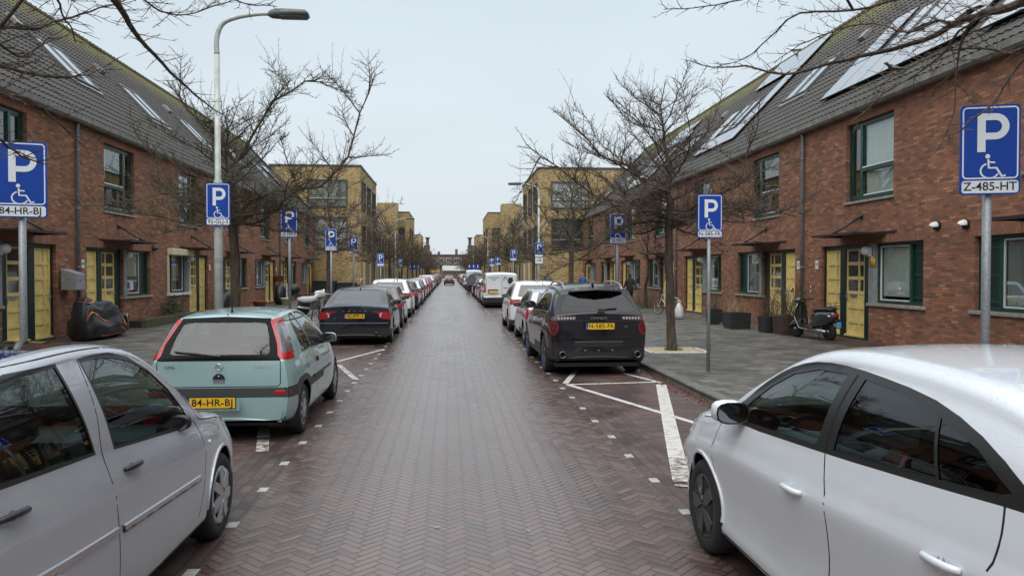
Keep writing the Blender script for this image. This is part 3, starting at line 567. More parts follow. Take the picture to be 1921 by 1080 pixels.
    for q in ((m0, m1, 4.55, 5.651), (m0, m1, 3.845, 4.46), (s0, s1, 3.845, 5.651)):
        p_ = M(); p_.box(xr + .03, xr + .036, q[0] + .02, q[1] - .02, q[2] + .02, q[3] - .02, 'window_glass'); p_.obj('pane', uo)
    room(uo, U0 + .05, U1 - .05, 3.8, 5.7); us = M(); us.box(-.16, .05, U0 - .06, U1 + .06, 3.655, 3.718, 'concrete', bev=.006); us.obj('sill', uo)
    # canopy over the front door, hung from one strut
    cn = M(); a, b = my(1.90, 4.05); cn.box(.74, .80, a, b, 2.80, 2.86, 'black_steel'); cn.box(0, .74, a, a + .05, 2.80, 2.85, 'black_steel'); cn.box(0, .74, b - .05, b, 2.80, 2.85, 'black_steel'); cn.box(.02, .74, a + .05, b - .05, 2.83, 2.84, 'dark_glass'); cn.box(.004, .03, a - .25, b + .45, 2.83, 2.88, 'black_steel'); co = cn.obj('canopy', root)
    c = (my(2.95, 2.95))[0]; st_ = M(); st_.tube([(0, c, 3.31), (.76, c, 2.86)], .028, 'black_steel', 8); st_.lathe([(.07, 0), (.07, .03), (.04, .05)], 'black_steel', 12, 'x', c=(.0, c, 3.31)); st_.obj('strut', co)
    # globe lamp on the post
    gl = M(); c = (my(3.40, 3.40))[0]; gl.ball((.15, c, 2.42), .115, 'white_plastic', 14, 10); gl.box(.02, .08, c - .05, c + .05, 2.28, 2.50, 'white_plastic'); gl.obj('wall_lamp', root)
    # roof windows
    y0, y1 = mv(3.15, 5.0)
    for a, b in ((y0, y0 + .88), (y0 + .97, y1)):
        f = M()
        for q in ((a, a + .06, 2.30, 4.15), (b - .06, b, 2.30, 4.15), (a + .06, b - .06, 2.30, 2.38), (a + .06, b - .06, 4.07, 4.15)): slope_box(f, *q, .0, .13, 'skylight_frame')
        slope_box(f, a - .10, b + .10, 2.12, 2.30, .05, .075, 'zinc'); so_ = f.obj('skylight', root)
        gg = M(); slope_box(gg, a + .06, b - .06, 2.38, 4.07, .08, .11, 'skylight_glass'); gg.obj('pane', so_)
    return root
def add_pipe(root, y):
    p = M(); p.tube([(.07, y, .12), (.07, y, 5.85), (.10, y, 6.0)], .045, 'pipe_grey', 10); 
    for z in (.5, 2.0, 3.6, 5.2): p.lathe([(.055, z), (.055, z + .05)], 'zinc', 10, 'z', c=(.07, y, 0))
    return p.obj('downpipe', root)
def add_vent(root, y, s):
    v = M(); slope_box(v, y - .18, y + .18, s, s + .42, .04, .16, 'zinc'); return v.obj('roof_vent', root)
def add_panels(root, cells):
    for y0, y1, s0, s1 in cells:
        n = max(1, round((y1 - y0) / 1.05)); k = max(1, round((s1 - s0) / 1.72)); 
        for i in range(n):
            for j in range(k):
                p = M(); a, b = lerp(y0, y1, i / n) + .008, lerp(y0, y1, (i + 1) / n) - .008; c, d = lerp(s0, s1, j / k) + .008, lerp(s0, s1, (j + 1) / k) - .008
                slope_box(p, a, b, c, d, .10, .14, 'black'); slope_box(p, a + .012, b - .012, c + .012, d - .012, .1405, .144, 'panel_solar'); p.obj('solar_panel', root)
def place_house(proto, side, k, label, first):
    Y0 = 15.45 + HW * k
    loc, rz = ((-10.2, Y0, 0), 0) if side < 0 else ((10.5, Y0 + HW, 0), math.pi)
    if first: h = proto; h.location = loc; h.rotation_euler.z = rz; h['label'] = label
    else: h = copy_tree(proto, loc, rz, label=label)
    h['group'] = 'brick terraced houses on the left' if side < 0 else 'brick terraced houses on the right'
    return h
PROTO = {}
for s_, df in ((-1, True), (-1, False), (1, True), (1, False)): PROTO[(s_, df)] = [make_house(df, s_ < 0, 'house'), True]
HOUSES = {}
lab = {
 (-1, -3): 'red brick terraced house behind the viewpoint on the left', (-1, -2): 'red brick terraced house on the left level with the silver hatchback', (-1, -1): 'red brick terraced house on the left ending beside the blue 84-HR-BJ sign',
 (-1, 0): 'red brick house with yellow doors behind the 84-HR-BJ sign', (-1, 1): 'red brick house with grey wall box and black covered bike by its downpipe', (-1, 2): 'red brick house with a cream roller shutter box over its ground window',
 (-1, 3): 'red brick house right behind the trunk of the nearest left tree', (-1, 4): 'red brick house with a terracotta pot hung beside its yellow doors, left side', (-1, 5): 'red brick house behind the blue 45-PFF-3 parking sign', (-1, 6): 'last red brick house on the left, touching the yellow block',
 (1, -3): 'red brick terraced house behind the viewpoint on the right', (1, -2): 'red brick terraced house on the right level with the white hatchback', (1, -1): 'red brick house behind the Z-485-HT sign with a slatted window blind',
 (1, 0): 'red brick house with a grey scooter at its yellow doors', (1, 1): 'red brick house with plant tubs before its doors and a bare tiled roof', (1, 2): 'red brick house with solar panels up to its ridge and low black tubs in front',
 (1, 3): 'red brick house with a bicycle and white bag beside its door, right side', (1, 4): 'red brick house with a twisted climbing shrub on its front', (1, 5): 'red brick house on the right, one house short of the one touching the yellow block', (1, 6): 'last red brick house on the right, touching the yellow brick block'}
for s_ in (-1, 1):
    for k in range(-3, 7):
        street_df = (k % 2 == 1)                         # doors nearer the camera
        df = street_df if s_ < 0 else not street_df
        pr_ = PROTO[(s_, df)]; h = place_house(pr_[0], s_, k, lab[(s_, k)], False); HOUSES[(s_, k)] = h
        if street_df: add_pipe(h, .24 if s_ < 0 else HW - .24)
        loc_y = (lambda q: q) if s_ < 0 else (lambda q: HW - q)
        if k in (0, 2) and s_ < 0 or (s_ > 0 and k in (1, 3)): add_vent(h, loc_y(2.3), 4.4)
        if s_ < 0 and k in (1, 3): add_vent(h, loc_y(2.8), 4.3)
for (s_, df), (p, _) in PROTO.items():
    for o in list(p.children_recursive): bpy.data.objects.remove(o)
    bpy.data.objects.remove(p)
# the right terrace has solar panels; street Y -> local y
def cells(k, L_): return [(HW - (b - (15.45 + HW * k)), HW - (a - (15.45 + HW * k)), c, d) for a, b, c, d in L_]
add_panels(HOUSES[(1, 0)], cells(0, [(15.60, 21.85, .85, 2.25), (20.75, 21.85, 2.27, 4.25), (15.60, 18.45, 2.27, 4.25)]))
add_panels(HOUSES[(1, -1)], cells(-1, [(9.4, 14.9, .70, 2.25), (9.4, 12.0, 2.27, 5.7)]))
add_panels(HOUSES[(1, 2)], cells(2, [(29.35, 30.5, 1.15, 7.15), (30.52, 34.4, 5.35, 7.15), (30.52, 34.4, 1.15, 2.05), (33.35, 34.4, 2.1, 3.9)]))
add_panels(HOUSES[(1, 4)], cells(4, [(42.0, 43.0, 1.15, 4.9), (43.1, 47.1, 4.3, 6.0), (43.1, 47.1, .9, 2.1), (46.0, 47.1, 2.2, 4.2)]))
add_panels(HOUSES[(1, 6)], cells(6, [(54.2, 56.5, .9, 2.2), (58.6, 59.7, .9, 6.9)]))
add_panels(HOUSES[(-1, 6)], [(4.9, 6.2, .6, 6.8), (.4, 1.8, 2.3, 4.1)])
# gable triangle at the far ends is closed by the yellow block; curtains and blinds behind some panes
def win_kids(h):
    ws = [c for c in h.children if c.name.startswith('window')]; return ws[0], ws[1]
def cur(side, k, which, mat='curtain', frac=1.0, zf=1.0):
    h = HOUSES[(side, k)]; street_df = (k % 2 == 1); df = street_df if side < 0 else not street_df
    ws = sorted([c for c in h.children if c.name.startswith('window')], key=lambda o: o.bound_box[0][2])
    if which == 'low':
        a, b = (3.63, 4.84) if df else (HW - 4.84, HW - 3.63); curtain(ws[0], a, lerp(a, b, frac), lerp(2.48, 1.24, zf), 2.48, mat=mat)
    else:
        U0, U1 = (2.02, 4.20) if side < 0 else (HW - 4.20, HW - 2.02); a, b = (U0 + .1, U0 + 1.5) if side < 0 else (U1 - 1.5, U1 - .1); curtain(ws[1], a, lerp(a, b, frac), lerp(5.64, 3.86, zf), 5.64, mat=mat)
for args in ((1, 0, 'up'), (1, 0, 'low', 'curtain', 1, .95), (1, 1, 'low', 'blind', .5), (1, 2, 'low', 'curtain', .45), (1, 3, 'up', 'curtain', .5), (1, 4, 'up', 'curtain', .8), (1, 5, 'low'), (1, -1, 'low', 'blind'),
             (-1, 1, 'low', 'blind', 1, .6), (-1, 1, 'up', 'curtain', .3, .5), (-1, 2, 'low', 'blind', .6), (-1, 2, 'up', 'curtain', 1, .4), (-1, 4, 'low', 'curtain', .5), (-1, 5, 'up', 'blind'), (-1, 0, 'up', 'curtain', .7)): cur(*args)
# cream roller shutter on the third left house
h = HOUSES[(-1, 2)]; a, b = HW - 5.62, HW - 3.30
rs = M(); rs.box(.004, .22, a - .02, b + .10, 2.52, 2.76, 'cream', bev=.02); rs.box(.004, .07, a - .02, a + .05, 1.12, 2.52, 'cream'); rs.box(.022, .07, b - .02, b + .05, 1.12, 2.52, 'cream'); rs.obj('roller_shutter', h)
sl = M(); sl.box(-.02, .09, a - .03, b + .07, 1.03, 1.121, 'white_plastic'); sl.obj('white_sill', h)
# number plates, ventilation hoods, yellow disc, wall box
def wall_bit(side, k, y_street, z, name, fn, x=0.0):
    Y0 = 15.45 + HW * k; ly = (y_street - Y0) if side < 0 else HW - (y_street - Y0)
    m = M(); fn(m, TR((x, ly, z))); return m.obj(name, HOUSES[(side, k)])
def num(txt):
    def f(m, T):
        m.box(.004, .014, -.085, .085, -.12, .12, 'white_plastic', T)
        if txt: m.text(txt, .13, 'sign_black', T @ TR((.016, 0, 0), rz=R(90)), bold=.02)
    return f
wall_bit(-1, 1, 22.42, 2.12, 'house_number', num('44')); wall_bit(-1, 2, 33.85, 2.1, 'house_number', num(None)); wall_bit(-1, 4, 46.6, 2.1, 'house_number', num(None))
wall_bit(1, 0, 21.22, 2.1, 'house_number', num('19')); wall_bit(1, 1, 22.40, 2.1, 'house_number', num('17')); wall_bit(1, 3, 35.0, 2.1, 'house_number', num(None))
def hood(m, T):
    m.lathe([(.10, 0), (.10, .06)], 'black', 14, 'x', T=T); m.loft([[(x * .8, .09 * k * math.cos(t), .085 * k * math.sin(t) + dz) for t in [R(-15) + R(210) * j / 10 for j in range(11)]] for x, k, dz in ((0, 1.05, 0), (.10, 1.05, 0), (.19, .9, -.01), (.235, .5, -.01), (.25, .05, 0))], 'white_plastic', closed=False, T=T)
wall_bit(1, 0, 16.02 - .25, 2.88, 'vent_hood', hood); wall_bit(1, -1, 14.85, 2.86, 'vent_hood', hood)
wall_bit(-1, 1, 27.55, 2.72, 'vent_hood', lambda m, T: m.lathe([(.10, 0), (.10, .08), (.03, .2)], 'trim_grey', 12, 'x', T=T))
def disc(m, T): m.lathe([(.13, .0), (.13, .012)], 'plate_yellow', 20, 'x', T=T); m.box(.012, .02, -.02, .02, .03, .12, 'white_plastic', T)
wall_bit(1, 0, 18.30, 2.15, 'yellow_disc', disc, x=.03)
pr('box_grey', (.30, .31, .34), .45, .2, var=.1)
wbx = M(); wbx.loft([[(.0, -.26, 0), (.38, -.26, 0), (.38, -.26, .42), (.0, -.26, .55)], [(.0, .26, 0), (.38, .26, 0), (.38, .26, .42), (.0, .26, .55)]], 'box_grey', cap=True, smooth=False); wbx.box(.382, .390, -.02, .01, .22, .27, 'steel')
wbx.obj('wall_box', label='grey sloped metal box on the brick wall above the black covered bike', cat='wall box', loc=(-10.15, 21.35, 1.42))
# gable walls closing both ends of the terraces (behind the camera and against the yellow blocks)
for s_, x in ((-1, -10.2), (1, 10.5)):
    for k in (-3, 6):
        h = HOUSES[(s_, k)]; yy = (0 if (k == -3) == (s_ < 0) else HW); yy += (.003 if yy == 0 else -.003)
        m = M(); m.add([(0, yy, 0), (0, yy, EAVE - .1), (-DEP, yy, RIDGE - .06), (-10, yy, EAVE), (-10, yy, 0)], [(0, 1, 2, 3, 4)], 'red_brick'); m.obj('gable_wall', h)
# ================================================================ yellow brick blocks farther on
pr('pane_pale', (.30, .32, .29), .12, spec=.8, var=.25, scale=2, stretch=(3, 1, 1)); pr('pane_green', (.12, .14, .10), .08, spec=.8, var=.4, scale=3)
def rect_win(root, x0, x1, z0, z1, y, sgn=-1, axis='x', mat='dark_grey', bars=True, off=.0):
    """window as a framed recess: axis 'x' = wall seen head on (plane y), axis 'y' = wall along the street (plane x=y argument)"""
    m = M(); g = M(); fw = .09
    def bx(mm, a0, a1, c0, c1, d0, d1, mt):
        if axis == 'x': mm.box(a0, a1, min(y + sgn * d0, y + sgn * d1), max(y + sgn * d0, y + sgn * d1), c0, c1, mt)
        else: mm.box(min(y + sgn * d0, y + sgn * d1), max(y + sgn * d0, y + sgn * d1), a0, a1, c0, c1, mt)
    for q in ((x0, x0 + fw, z0, z1), (x1 - fw, x1, z0, z1), (x0 + fw, x1 - fw, z0, z0 + fw), (x0 + fw, x1 - fw, z1 - fw, z1)): bx(m, *q, .002, .12, mat)
    if bars:
        bx(m, x0 + fw, x1 - fw, lerp(z0, z1, .28), lerp(z0, z1, .28) + .07, .01, .06, mat); bx(m, x0 + fw, x1 - fw, lerp(z0, z1, .28) + .07, lerp(z0, z1, .28) + .10, .02, .07, 'sign_white'); bx(m, lerp(x0, x1, .78), lerp(x0, x1, .78) + .08, z0 + fw, z1 - fw, .011, .062, mat)
    o = m.obj('window', root); bx(g, x0 + fw, x1 - fw, z0 + fw, z1 - fw, .003, .008, ('far_glass', 'pane_pale', 'pane_green')[int(abs(x0 * 7.3 + z0 * 3.1 + y)) % 3]); g.obj('pane', o); return o
def prism(m, pts, z0, z1, mat):
    n = len(pts); m.add([(x, y, z0) for x, y in pts] + [(x, y, z1) for x, y in pts], [(i, (i + 1) % n, (i + 1) % n + n, i + n) for i in range(n)] + [tuple(range(n, 2 * n))], mat)
def yellow_block(s, lab):
    """first block: three-storey head protruding past the terrace, then a long two-storey run with a steep dark roof"""
    root = thing('apartment_block', lab, 'building', group='yellow brick blocks')
    w_ = M(); xs = 6.75 * s if s < 0 else 7.0; xo = 17.0 * s; ylo, yhi = 59.95, 72.8
    def box(x0, x1, y0, y1, z0, z1, mat): w_.box(min(x0, x1), max(x0, x1), y0, y1, z0, z1, mat)
    box(xs, xo, ylo, yhi, 0, 10.0, 'yellow_brick'); box(xs - .06 * s, xo, ylo - .06, yhi + .06, 10.0, 10.14, 'dark_grey')
    w_.obj('wall', root); w_ = M(); box(xs + .35 * s, xo, yhi, 104.9, 0, 6.6, 'yellow_brick'); w_.obj('wall', root)
    ro = M(); xa, xb = xs + .3 * s, xs + 2.4 * s
    ro.add([(xa, yhi, 6.6), (xa, 104.9, 6.6), (xb, 104.9, 10.4), (xb, yhi, 10.4)], [(0, 1, 2, 3) if s > 0 else (3, 2, 1, 0)], 'roof_tile'); ro.add([(xb, yhi, 10.4), (xb, 104.9, 10.4), (xo, 104.9, 10.4), (xo, yhi, 10.4)], [(0, 1, 2, 3)], 'dark_grey'); ro.add([(xa, 104.9, 6.6), (xb, 104.9, 10.4), (xo, 104.9, 10.4), (xo, 104.9, 6.6)], [(0, 1, 2, 3)], 'yellow_brick')
    r_ = ro.obj('roof', root)
    w2 = M(); y = 103.6; w2.box(min(xs, xs + 2.6 * s), max(xs, xs + 2.6 * s), 101.6, 104.8, 0, 11.0, 'yellow_brick'); w2.obj('stair_tower', root)
    for y0 in (76, 82, 88, 94):
        sp = M(); sp.add([(lerp(xa, xb, t) - .06 * s, yy, lerp(6.6, 10.4, t) + .05) for t, yy in ((.15, y0), (.15, y0 + 3.4), (.85, y0 + 3.4), (.85, y0))], [(0, 1, 2, 3) if s > 0 else (3, 2, 1, 0)], 'panel_solar'); sp.obj('solar_panel', root)
    # head wall windows, stacked close to the street corner
    a, b = sorted((xs + 1.0 * s, xs + 4.0 * s))
    for z0, z1 in ((3.7, 6.15), (6.9, 9.0)): rect_win(root, a, b, z0, z1, ylo)
    # street side: windows, doors with pale jambs
    for z0, z1 in ((3.6, 5.6), (6.8, 9.0)):
        for y0 in (60.7, 64.6, 69.0): rect_win(root, y0, y0 + 2.0, z0, z1, xs, -s, 'y')
    for y0 in (62.0, 66.6, 70.6):
        d = M(); x0 = xs - .05 * s; d.box(min(xs, x0), max(xs, x0), y0, y0 + 1.0, .12, 2.6, 'dark_grey'); d.box(min(xs, xs - .12 * s), max(xs, xs - .12 * s), y0 - .22, y0, .12, 2.7, 'cream'); d.obj('door', root)
    for i in range(7):
        y0 = 75 + i * 4.0
        rect_win(root, y0, y0 + 1.6, 3.7, 5.5, xs + .35 * s, -s, 'y'); d = M(); x0 = xs + .30 * s; d.box(min(x0, xs + .35 * s), max(x0, xs + .35 * s), y0 + .2, y0 + 1.2, .12, 2.5, 'dark_grey'); d.obj('door', root)
    return root
yellow_block(-1, 'yellow brick block with dark cap, adjoining the left red terrace'); yellow_block(1, 'yellow brick block with dark cap, adjoining the right red terrace')
def block2(s, y0, y1, xs, h, lab, wins=True):
    root = thing('apartment_block', lab, 'building', group='yellow brick blocks'); w_ = M(); xo = 17 * s
    w_.box(min(xs, xo), max(xs, xo), y0, y1, 0, h, 'yellow_brick'); w_.box(min(xs - .05 * s, xo), max(xs - .05 * s, xo), y0 - .05, y1 + .05, h, h + .14, 'dark_grey'); w_.obj('wall', root)
    if wins:
        for z0, z1 in ((3.5, 5.4), (6.2, 8.0)):
            a, b = sorted((xs + .55 * s, xs + 2.5 * s)); rect_win(root, a, b, z0, z1, y0); rect_win(root, y0 + 1.5, y0 + 3.6, z0, z1, xs, -s, 'y'); rect_win(root, y0 + 7.5, y0 + 9.6, z0, z1, xs, -s, 'y')
        a, b = sorted((xs + .9 * s, xs + 1.9 * s)); rect_win(root, a, b, .8, 2.0, y0, bars=False)
    return root
block2(-1, 105, 121, -5.35, 10.0, 'second yellow brick block on the left, with two stacked windows on its end wall'); block2(1, 105, 121, 5.35, 10.0, 'second yellow brick block on the right, one bright window over another')
block2(-1, 121.2, 171, -6.9, 6.9, 'long low yellow brick range beyond the second left block', False); block2(1, 121.2, 171, 6.9, 6.9, 'long low yellow brick range beyond the second right block', False)
block2(-1, 171.2, 186, -6.1, 10.2, 'third yellow brick block on the left, small in the distance'); block2(1, 171.2, 186, 6.1, 10.2, 'third yellow brick block on the right, small in the distance')
block2(-1, 186.2, 235, -7.2, 8.5, 'farthest yellow brick range on the left, with a chimney at its end', False); block2(1, 186.2, 235, 7.2, 8.5, 'farthest yellow brick range on the right, with a chimney at its end', False)
for s in (-1, 1):
    m = M(); m.box(6.6 * s - .9, 6.6 * s + .9, 233, 236, 0, 10.2, 'brown_brick'); m.box(6.4 * s - .45, 6.4 * s + .45, 234, 235, 10.2, 12.2, 'brown_brick'); m.box(6.4 * s - .7, 6.4 * s + .7, 233.7, 235.3, 12.2, 12.6, 'dark_grey')
    m.obj('chimney_stack', label='brown brick chimney stack closing the %s row far down the street' % ('left' if s < 0 else 'right'), cat='chimney')
brickmat('far_brick', [(0, (.13, .085, .07)), (1, (.24, .16, .13))], (.12, .09, .08))
# brown brick terrace that closes the street
root = thing('brick_row', 'long brown brick row with white windows closing the far end of the street', 'building')
w_ = M(); w_.box(-60, 60, 300, 310, 0, 8.6, 'far_brick'); w_.obj('wall', root); r_ = M(); r_.box(-60.2, 60.2, 299.7, 310, 8.6, 9.0, 'dark_grey'); r_.obj('roof', root)
for x in (-10.5, -7.2, -3.9, 3.0, 8.5, 11.5):
    c = M(); c.box(x - .5, x + .5, 304, 305, 9.0, 10.2 if x != 3.0 else 11.2, 'brown_brick'); c.obj('chimney', r_.obj if 0 else root)
for x in range(-15, 16, 3):
    for z0 in (4.6, 6.6) if 1 else ():
        f = M(); f.box(x - 1.0, x + 1.0, 299.88, 299.99, z0 - 1.6 + 1.0, z0 + .9, 'sign_white'); wo = f.obj('window', root)
        p = M(); p.box(x - .88, x - .05, 299.84, 299.87, z0 - .45, z0 + .75, 'far_glass'); p.box(x + .05, x + .88, 299.84, 299.87, z0 - .45, z0 + .75, 'far_glass'); p.obj('pane', wo)
m = M(); m.box(-2.2, 6.2, 262, 270, 2.6, 4.3, 'white_plastic'); m.box(-2.0, 6.0, 262.3, 269, 0, 2.6, 'brown_brick'); m.obj('low_shop', label='low building with a broad white fascia at the far end of the street', cat='building')
m = M(); m.box(-6.6, -3.0, 255, 255.3, 1.8, 3.3, 'yellow_groove'); m.box(-6.4, -3.2, 255.1, 255.4, 0, 1.8, 'green_frame'); m.obj('kiosk', label='small yellow and green kiosk front at the far end, left of the white fascia', cat='kiosk')
# garden boxes against the left yellow block
for x0, x1, z1, lb in ((-10.0, -8.35, 1.28, 'tall dark green garden box against the left yellow block, nearest the houses'), (-8.25, -6.9, 1.15, 'middle dark green garden box before the left yellow block'), (-6.8, -5.9, 1.0, 'low dark green garden box at the kerb end before the left yellow block')):
    root = thing('garden_box', lb, 'box', group='dark green garden boxes'); m = M(); m.box(x0, x1, 57.6, 58.6, .12, z1 - .05, 'container_green'); m.obj('box', root); m = M(); m.box(x0 - .04, x1 + .04, 57.55, 58.65, z1 - .05, z1, 'dark_grey'); m.obj('lid', root)

# the street goes on behind the viewpoint (seen only as reflections in paint and glass)
for nm, x0, x1, y0, y1, h, lb in (('left', -20.3, -10.3, -70, -3.7, 9.0, 'plain red brick row behind the viewpoint on the left'), ('right', 10.6, 20.6, -70, -3.7, 9.0, 'plain red brick row behind the viewpoint on the right'), ('end', -40, 40, -84, -74, 11.0, 'red brick row closing the street far behind the viewpoint')):
    root = thing('brick_row', lb, 'building'); m = M(); m.box(x0, x1, y0, y1, 0, h - 2.8, 'red_brick'); m.obj('wall', root)
    m = M(); m.loft([[(x0, y0, h - 2.79), (x0, y1, h - 2.79)], [((x0 + x1) / 2, y0, h + 2), ((x0 + x1) / 2, y1, h + 2)], [(x1, y0, h - 2.79), (x1, y1, h - 2.79)]] if nm != 'end' else [[(x0, y0, h - 2.79), (x1, y0, h - 2.79)], [(x0, -79, h + 2), (x1, -79, h + 2)], [(x0, y1, h - 2.79), (x1, y1, h - 2.79)]], 'roof_tile', closed=False, smooth=False); m.obj('roof', root)
# limb courses of the two nearest trees
GR = [
    [(4.03, 4.8, 3.81), (4.09, 5.2, 3.8), (4.09, 5.6, 3.85), (4.11, 6.0, 3.9), (4.12, 6.4, 3.89), (3.95, 6.9, 3.91), (3.74, 7.3, 3.92), (3.48, 7.8, 3.93), (3.2, 8.1, 4.09), (2.92, 8.4, 4.15), (2.68, 8.6, 4.29)] ,
    [(4.08, 5.7, 3.86), (4.09, 5.9, 3.67), (4.13, 6.0, 3.44), (4.12, 6.0, 3.18), (4.01, 6.0, 2.92)] ,
    [(4.24, 5.0, 3.53), (4.09, 5.2, 3.4), (3.96, 5.3, 3.13), (3.76, 5.3, 2.96), (3.6, 5.3, 2.83)] ,
    [(4.37, 5.2, 3.67), (4.34, 5.5, 3.58), (4.35, 5.7, 3.58), (4.32, 5.9, 3.68), (4.14, 6.1, 3.71), (3.89, 6.3, 3.6), (3.72, 6.5, 3.49)] ,
    [(4.15, 6.0, 4.22), (3.95, 6.4, 4.25), (3.74, 6.9, 4.3), (3.41, 7.3, 4.4), (3.22, 7.6, 4.23), (3.08, 7.8, 4.09), (2.84, 8.0, 4.06)] ,
    [(3.28, 6.6, 4.56), (2.92, 6.9, 4.45), (2.68, 7.2, 4.45), (2.38, 7.4, 4.46), (2.12, 7.5, 4.46)] ,
    [(4.04, 6.1, 3.95), (3.95, 6.4, 3.95), (3.83, 6.7, 4.12), (3.59, 7.0, 4.13), (3.42, 7.3, 4.09), (3.24, 7.5, 3.96)] ,
    [(4.02, 5.8, 3.77), (3.98, 6.0, 3.61), (3.83, 6.2, 3.49), (3.67, 6.4, 3.35), (3.53, 6.5, 3.09)] ,
]
GL = [
    [(-2.54, 5.6, 3.98), (-2.54, 6.0, 3.96), (-2.55, 6.3, 3.92), (-2.58, 6.6, 3.85), (-2.56, 7.0, 3.77), (-2.46, 7.3, 3.63), (-2.32, 7.6, 3.5), (-2.18, 7.9, 3.39)] ,
    [(-2.93, 5.0, 3.34), (-2.91, 5.3, 3.47), (-2.83, 5.6, 3.56), (-2.81, 5.9, 3.72), (-2.74, 6.2, 3.88), (-2.67, 6.5, 4.04), (-2.57, 6.7, 4.18)] ,
    [(-2.59, 5.2, 3.76), (-2.6, 5.4, 3.69), (-2.61, 5.5, 3.63), (-2.65, 5.7, 3.57), (-2.67, 5.8, 3.52)] ,
    [(-2.82, 4.8, 3.25), (-2.8, 5.1, 3.3), (-2.82, 5.4, 3.3), (-2.82, 5.6, 3.44), (-2.79, 5.8, 3.6)] ,
    [(-2.82, 4.8, 3.13), (-2.8, 5.1, 3.17), (-2.8, 5.4, 3.2), (-2.74, 5.7, 3.24), (-2.68, 6.0, 3.35), (-2.63, 6.2, 3.46)] ,
    [(-2.56, 6.2, 4.17), (-2.49, 6.5, 4.11), (-2.44, 6.8, 4.09), (-2.32, 7.1, 4.16), (-2.18, 7.4, 4.35), (-2.06, 7.5, 4.42)] ,
    [(-2.37, 6.6, 4.33), (-2.15, 7.0, 4.33), (-1.96, 7.3, 4.37), (-1.81, 7.5, 4.4), (-1.64, 7.6, 4.42)] ,
    [(-2.82, 4.8, 2.96), (-2.75, 5.0, 2.98), (-2.72, 5.3, 2.99), (-2.65, 5.5, 2.89), (-2.59, 5.6, 2.8)] ,
    [(-2.76, 4.6, 2.7), (-2.7, 4.9, 2.67), (-2.68, 5.1, 2.61), (-2.62, 5.3, 2.58)] ,
]
# ================================================================ bare hawthorn street trees
class Tree:
    k = 1.0
    def __init__(s, seed): s.r = random.Random(seed); s.T = M(); s.C = M()
    def seg(s, m, path, rad, mat, n):
        """fast tapered tube through the path"""
        k = len(path); d = (path[1] - path[0]); a = d.orthogonal().normalized(); vs = []; fs = []
        for i, p in enumerate(path):
            d = (path[min(i + 1, k - 1)] - path[max(i - 1, 0)]).normalized(); a = (a - d * a.dot(d)); a = a.normalized() if a.length > 1e-5 else d.orthogonal().normalized(); b = d.cross(a)
            for j in range(n):
                t = 2 * math.pi * j / n; vs.append(p + (a * math.cos(t) + b * math.sin(t)) * rad[i])
        for i in range(k - 1):
            for j in range(n): fs.append((i * n + j, i * n + (j + 1) % n, (i + 1) * n + (j + 1) % n, (i + 1) * n + j))
        o = len(m.v); q = m.mi(mat); m.v += [tuple(v) for v in vs]; m.f += [tuple(i + o for i in f) for f in fs]; m.m += [q] * len(fs); m.sm += [n > 3] * len(fs)
    def rv(s, k=1.0): r = s.r; return Vector((r.uniform(-1, 1), r.uniform(-1, 1), r.uniform(-1, 1))) * k
    def walk(s, p, d, L_, step, wob, trop):
        pts = [p.copy()]; n = max(2, int(L_ / step))
        for i in range(n):
            d = (d + s.rv(wob) + Vector((0, 0, trop))).normalized(); p = p + d * (L_ / n); pts.append(p.copy())
        return pts
    def twigs(s, pts, r0, spacing, ln, lev, mat='twig', bias=.15):
        """side shoots along a path, left and right in turn"""
        r = s.r; side = 1; acc = r.uniform(0, spacing)
        tot = sum((b - a).length for a, b in zip(pts, pts[1:])); done = 0
        for a, b in zip(pts, pts[1:]):
            l = (b - a).length; d = (b - a).normalized() if l > 0 else Vector((0, 0, 1))
            while acc < l:
                p = a.lerp(b, acc / l); f = (done + acc) / tot; side = -side
                sdv = d.cross(Vector((0, 0, 1))); sdv = sdv.normalized() if sdv.length > .1 else Vector((1, 0, 0))
                dd = (d * r.uniform(.35, .9) + sdv * side * r.uniform(.4, 1.0) + Vector((0, 0, r.uniform(-.35, .5) + bias))).normalized()
                L_ = ln * r.uniform(.45, 1.15) * (1 - .55 * f)
                if L_ > .05:
                    q = s.walk(p, dd, L_, .07 if lev < 2 else .09, .26, .02)
                    n = len(q); rr = r0 * r.uniform(.75, 1.1) * s.k; s.seg(s.C, q, [lerp(rr, max(.0016, rr * .35) * s.k, i / (n - 1)) for i in range(n)], mat, 3)
                    if lev > 0: s.twigs(q, r0 * .62, spacing * (.75 if lev > 1 else .8), L_ * .42, lev - 1, mat, bias)
                    elif r.random() < .35: 
                        e = q[-1]; s.seg(s.C, [e, e + s.rv(.02) + Vector((0, 0, .005))], [.0045, .004], mat, 3)
                acc += spacing * r.uniform(.6, 1.4)
            acc -= l; done += l
    def limb(s, p, d, L_, r0, wob=.16, trop=.03, lev=2, tw=.17, ln=.85, mat='twig', bias=.15):
        q = s.walk(p, d, L_, .16, wob, trop); n = len(q)
        s.seg(s.C, q, [lerp(r0, .004, (i / (n - 1)) ** .8) for i in range(n)], 'bark', 6)
        s.twigs(q[1:], min(.0085, r0 * .45), tw, ln, lev, mat, bias)
        # water shoots straight up out of the limb
        for i in range(1, n - 1):
            if s.r.random() < .30:
                w_ = s.walk(q[i], Vector((s.r.uniform(-.5, .5), s.r.uniform(-.5, .5), 1)).normalized(), s.r.uniform(.3, 1.0), .12, .10, .03); k = len(w_)
                s.seg(s.C, w_, [lerp(.006, .002, j / (k - 1)) for j in range(k)], mat, 3); s.twigs(w_, .0032, .13, .20, 0, mat, .3)
        return q
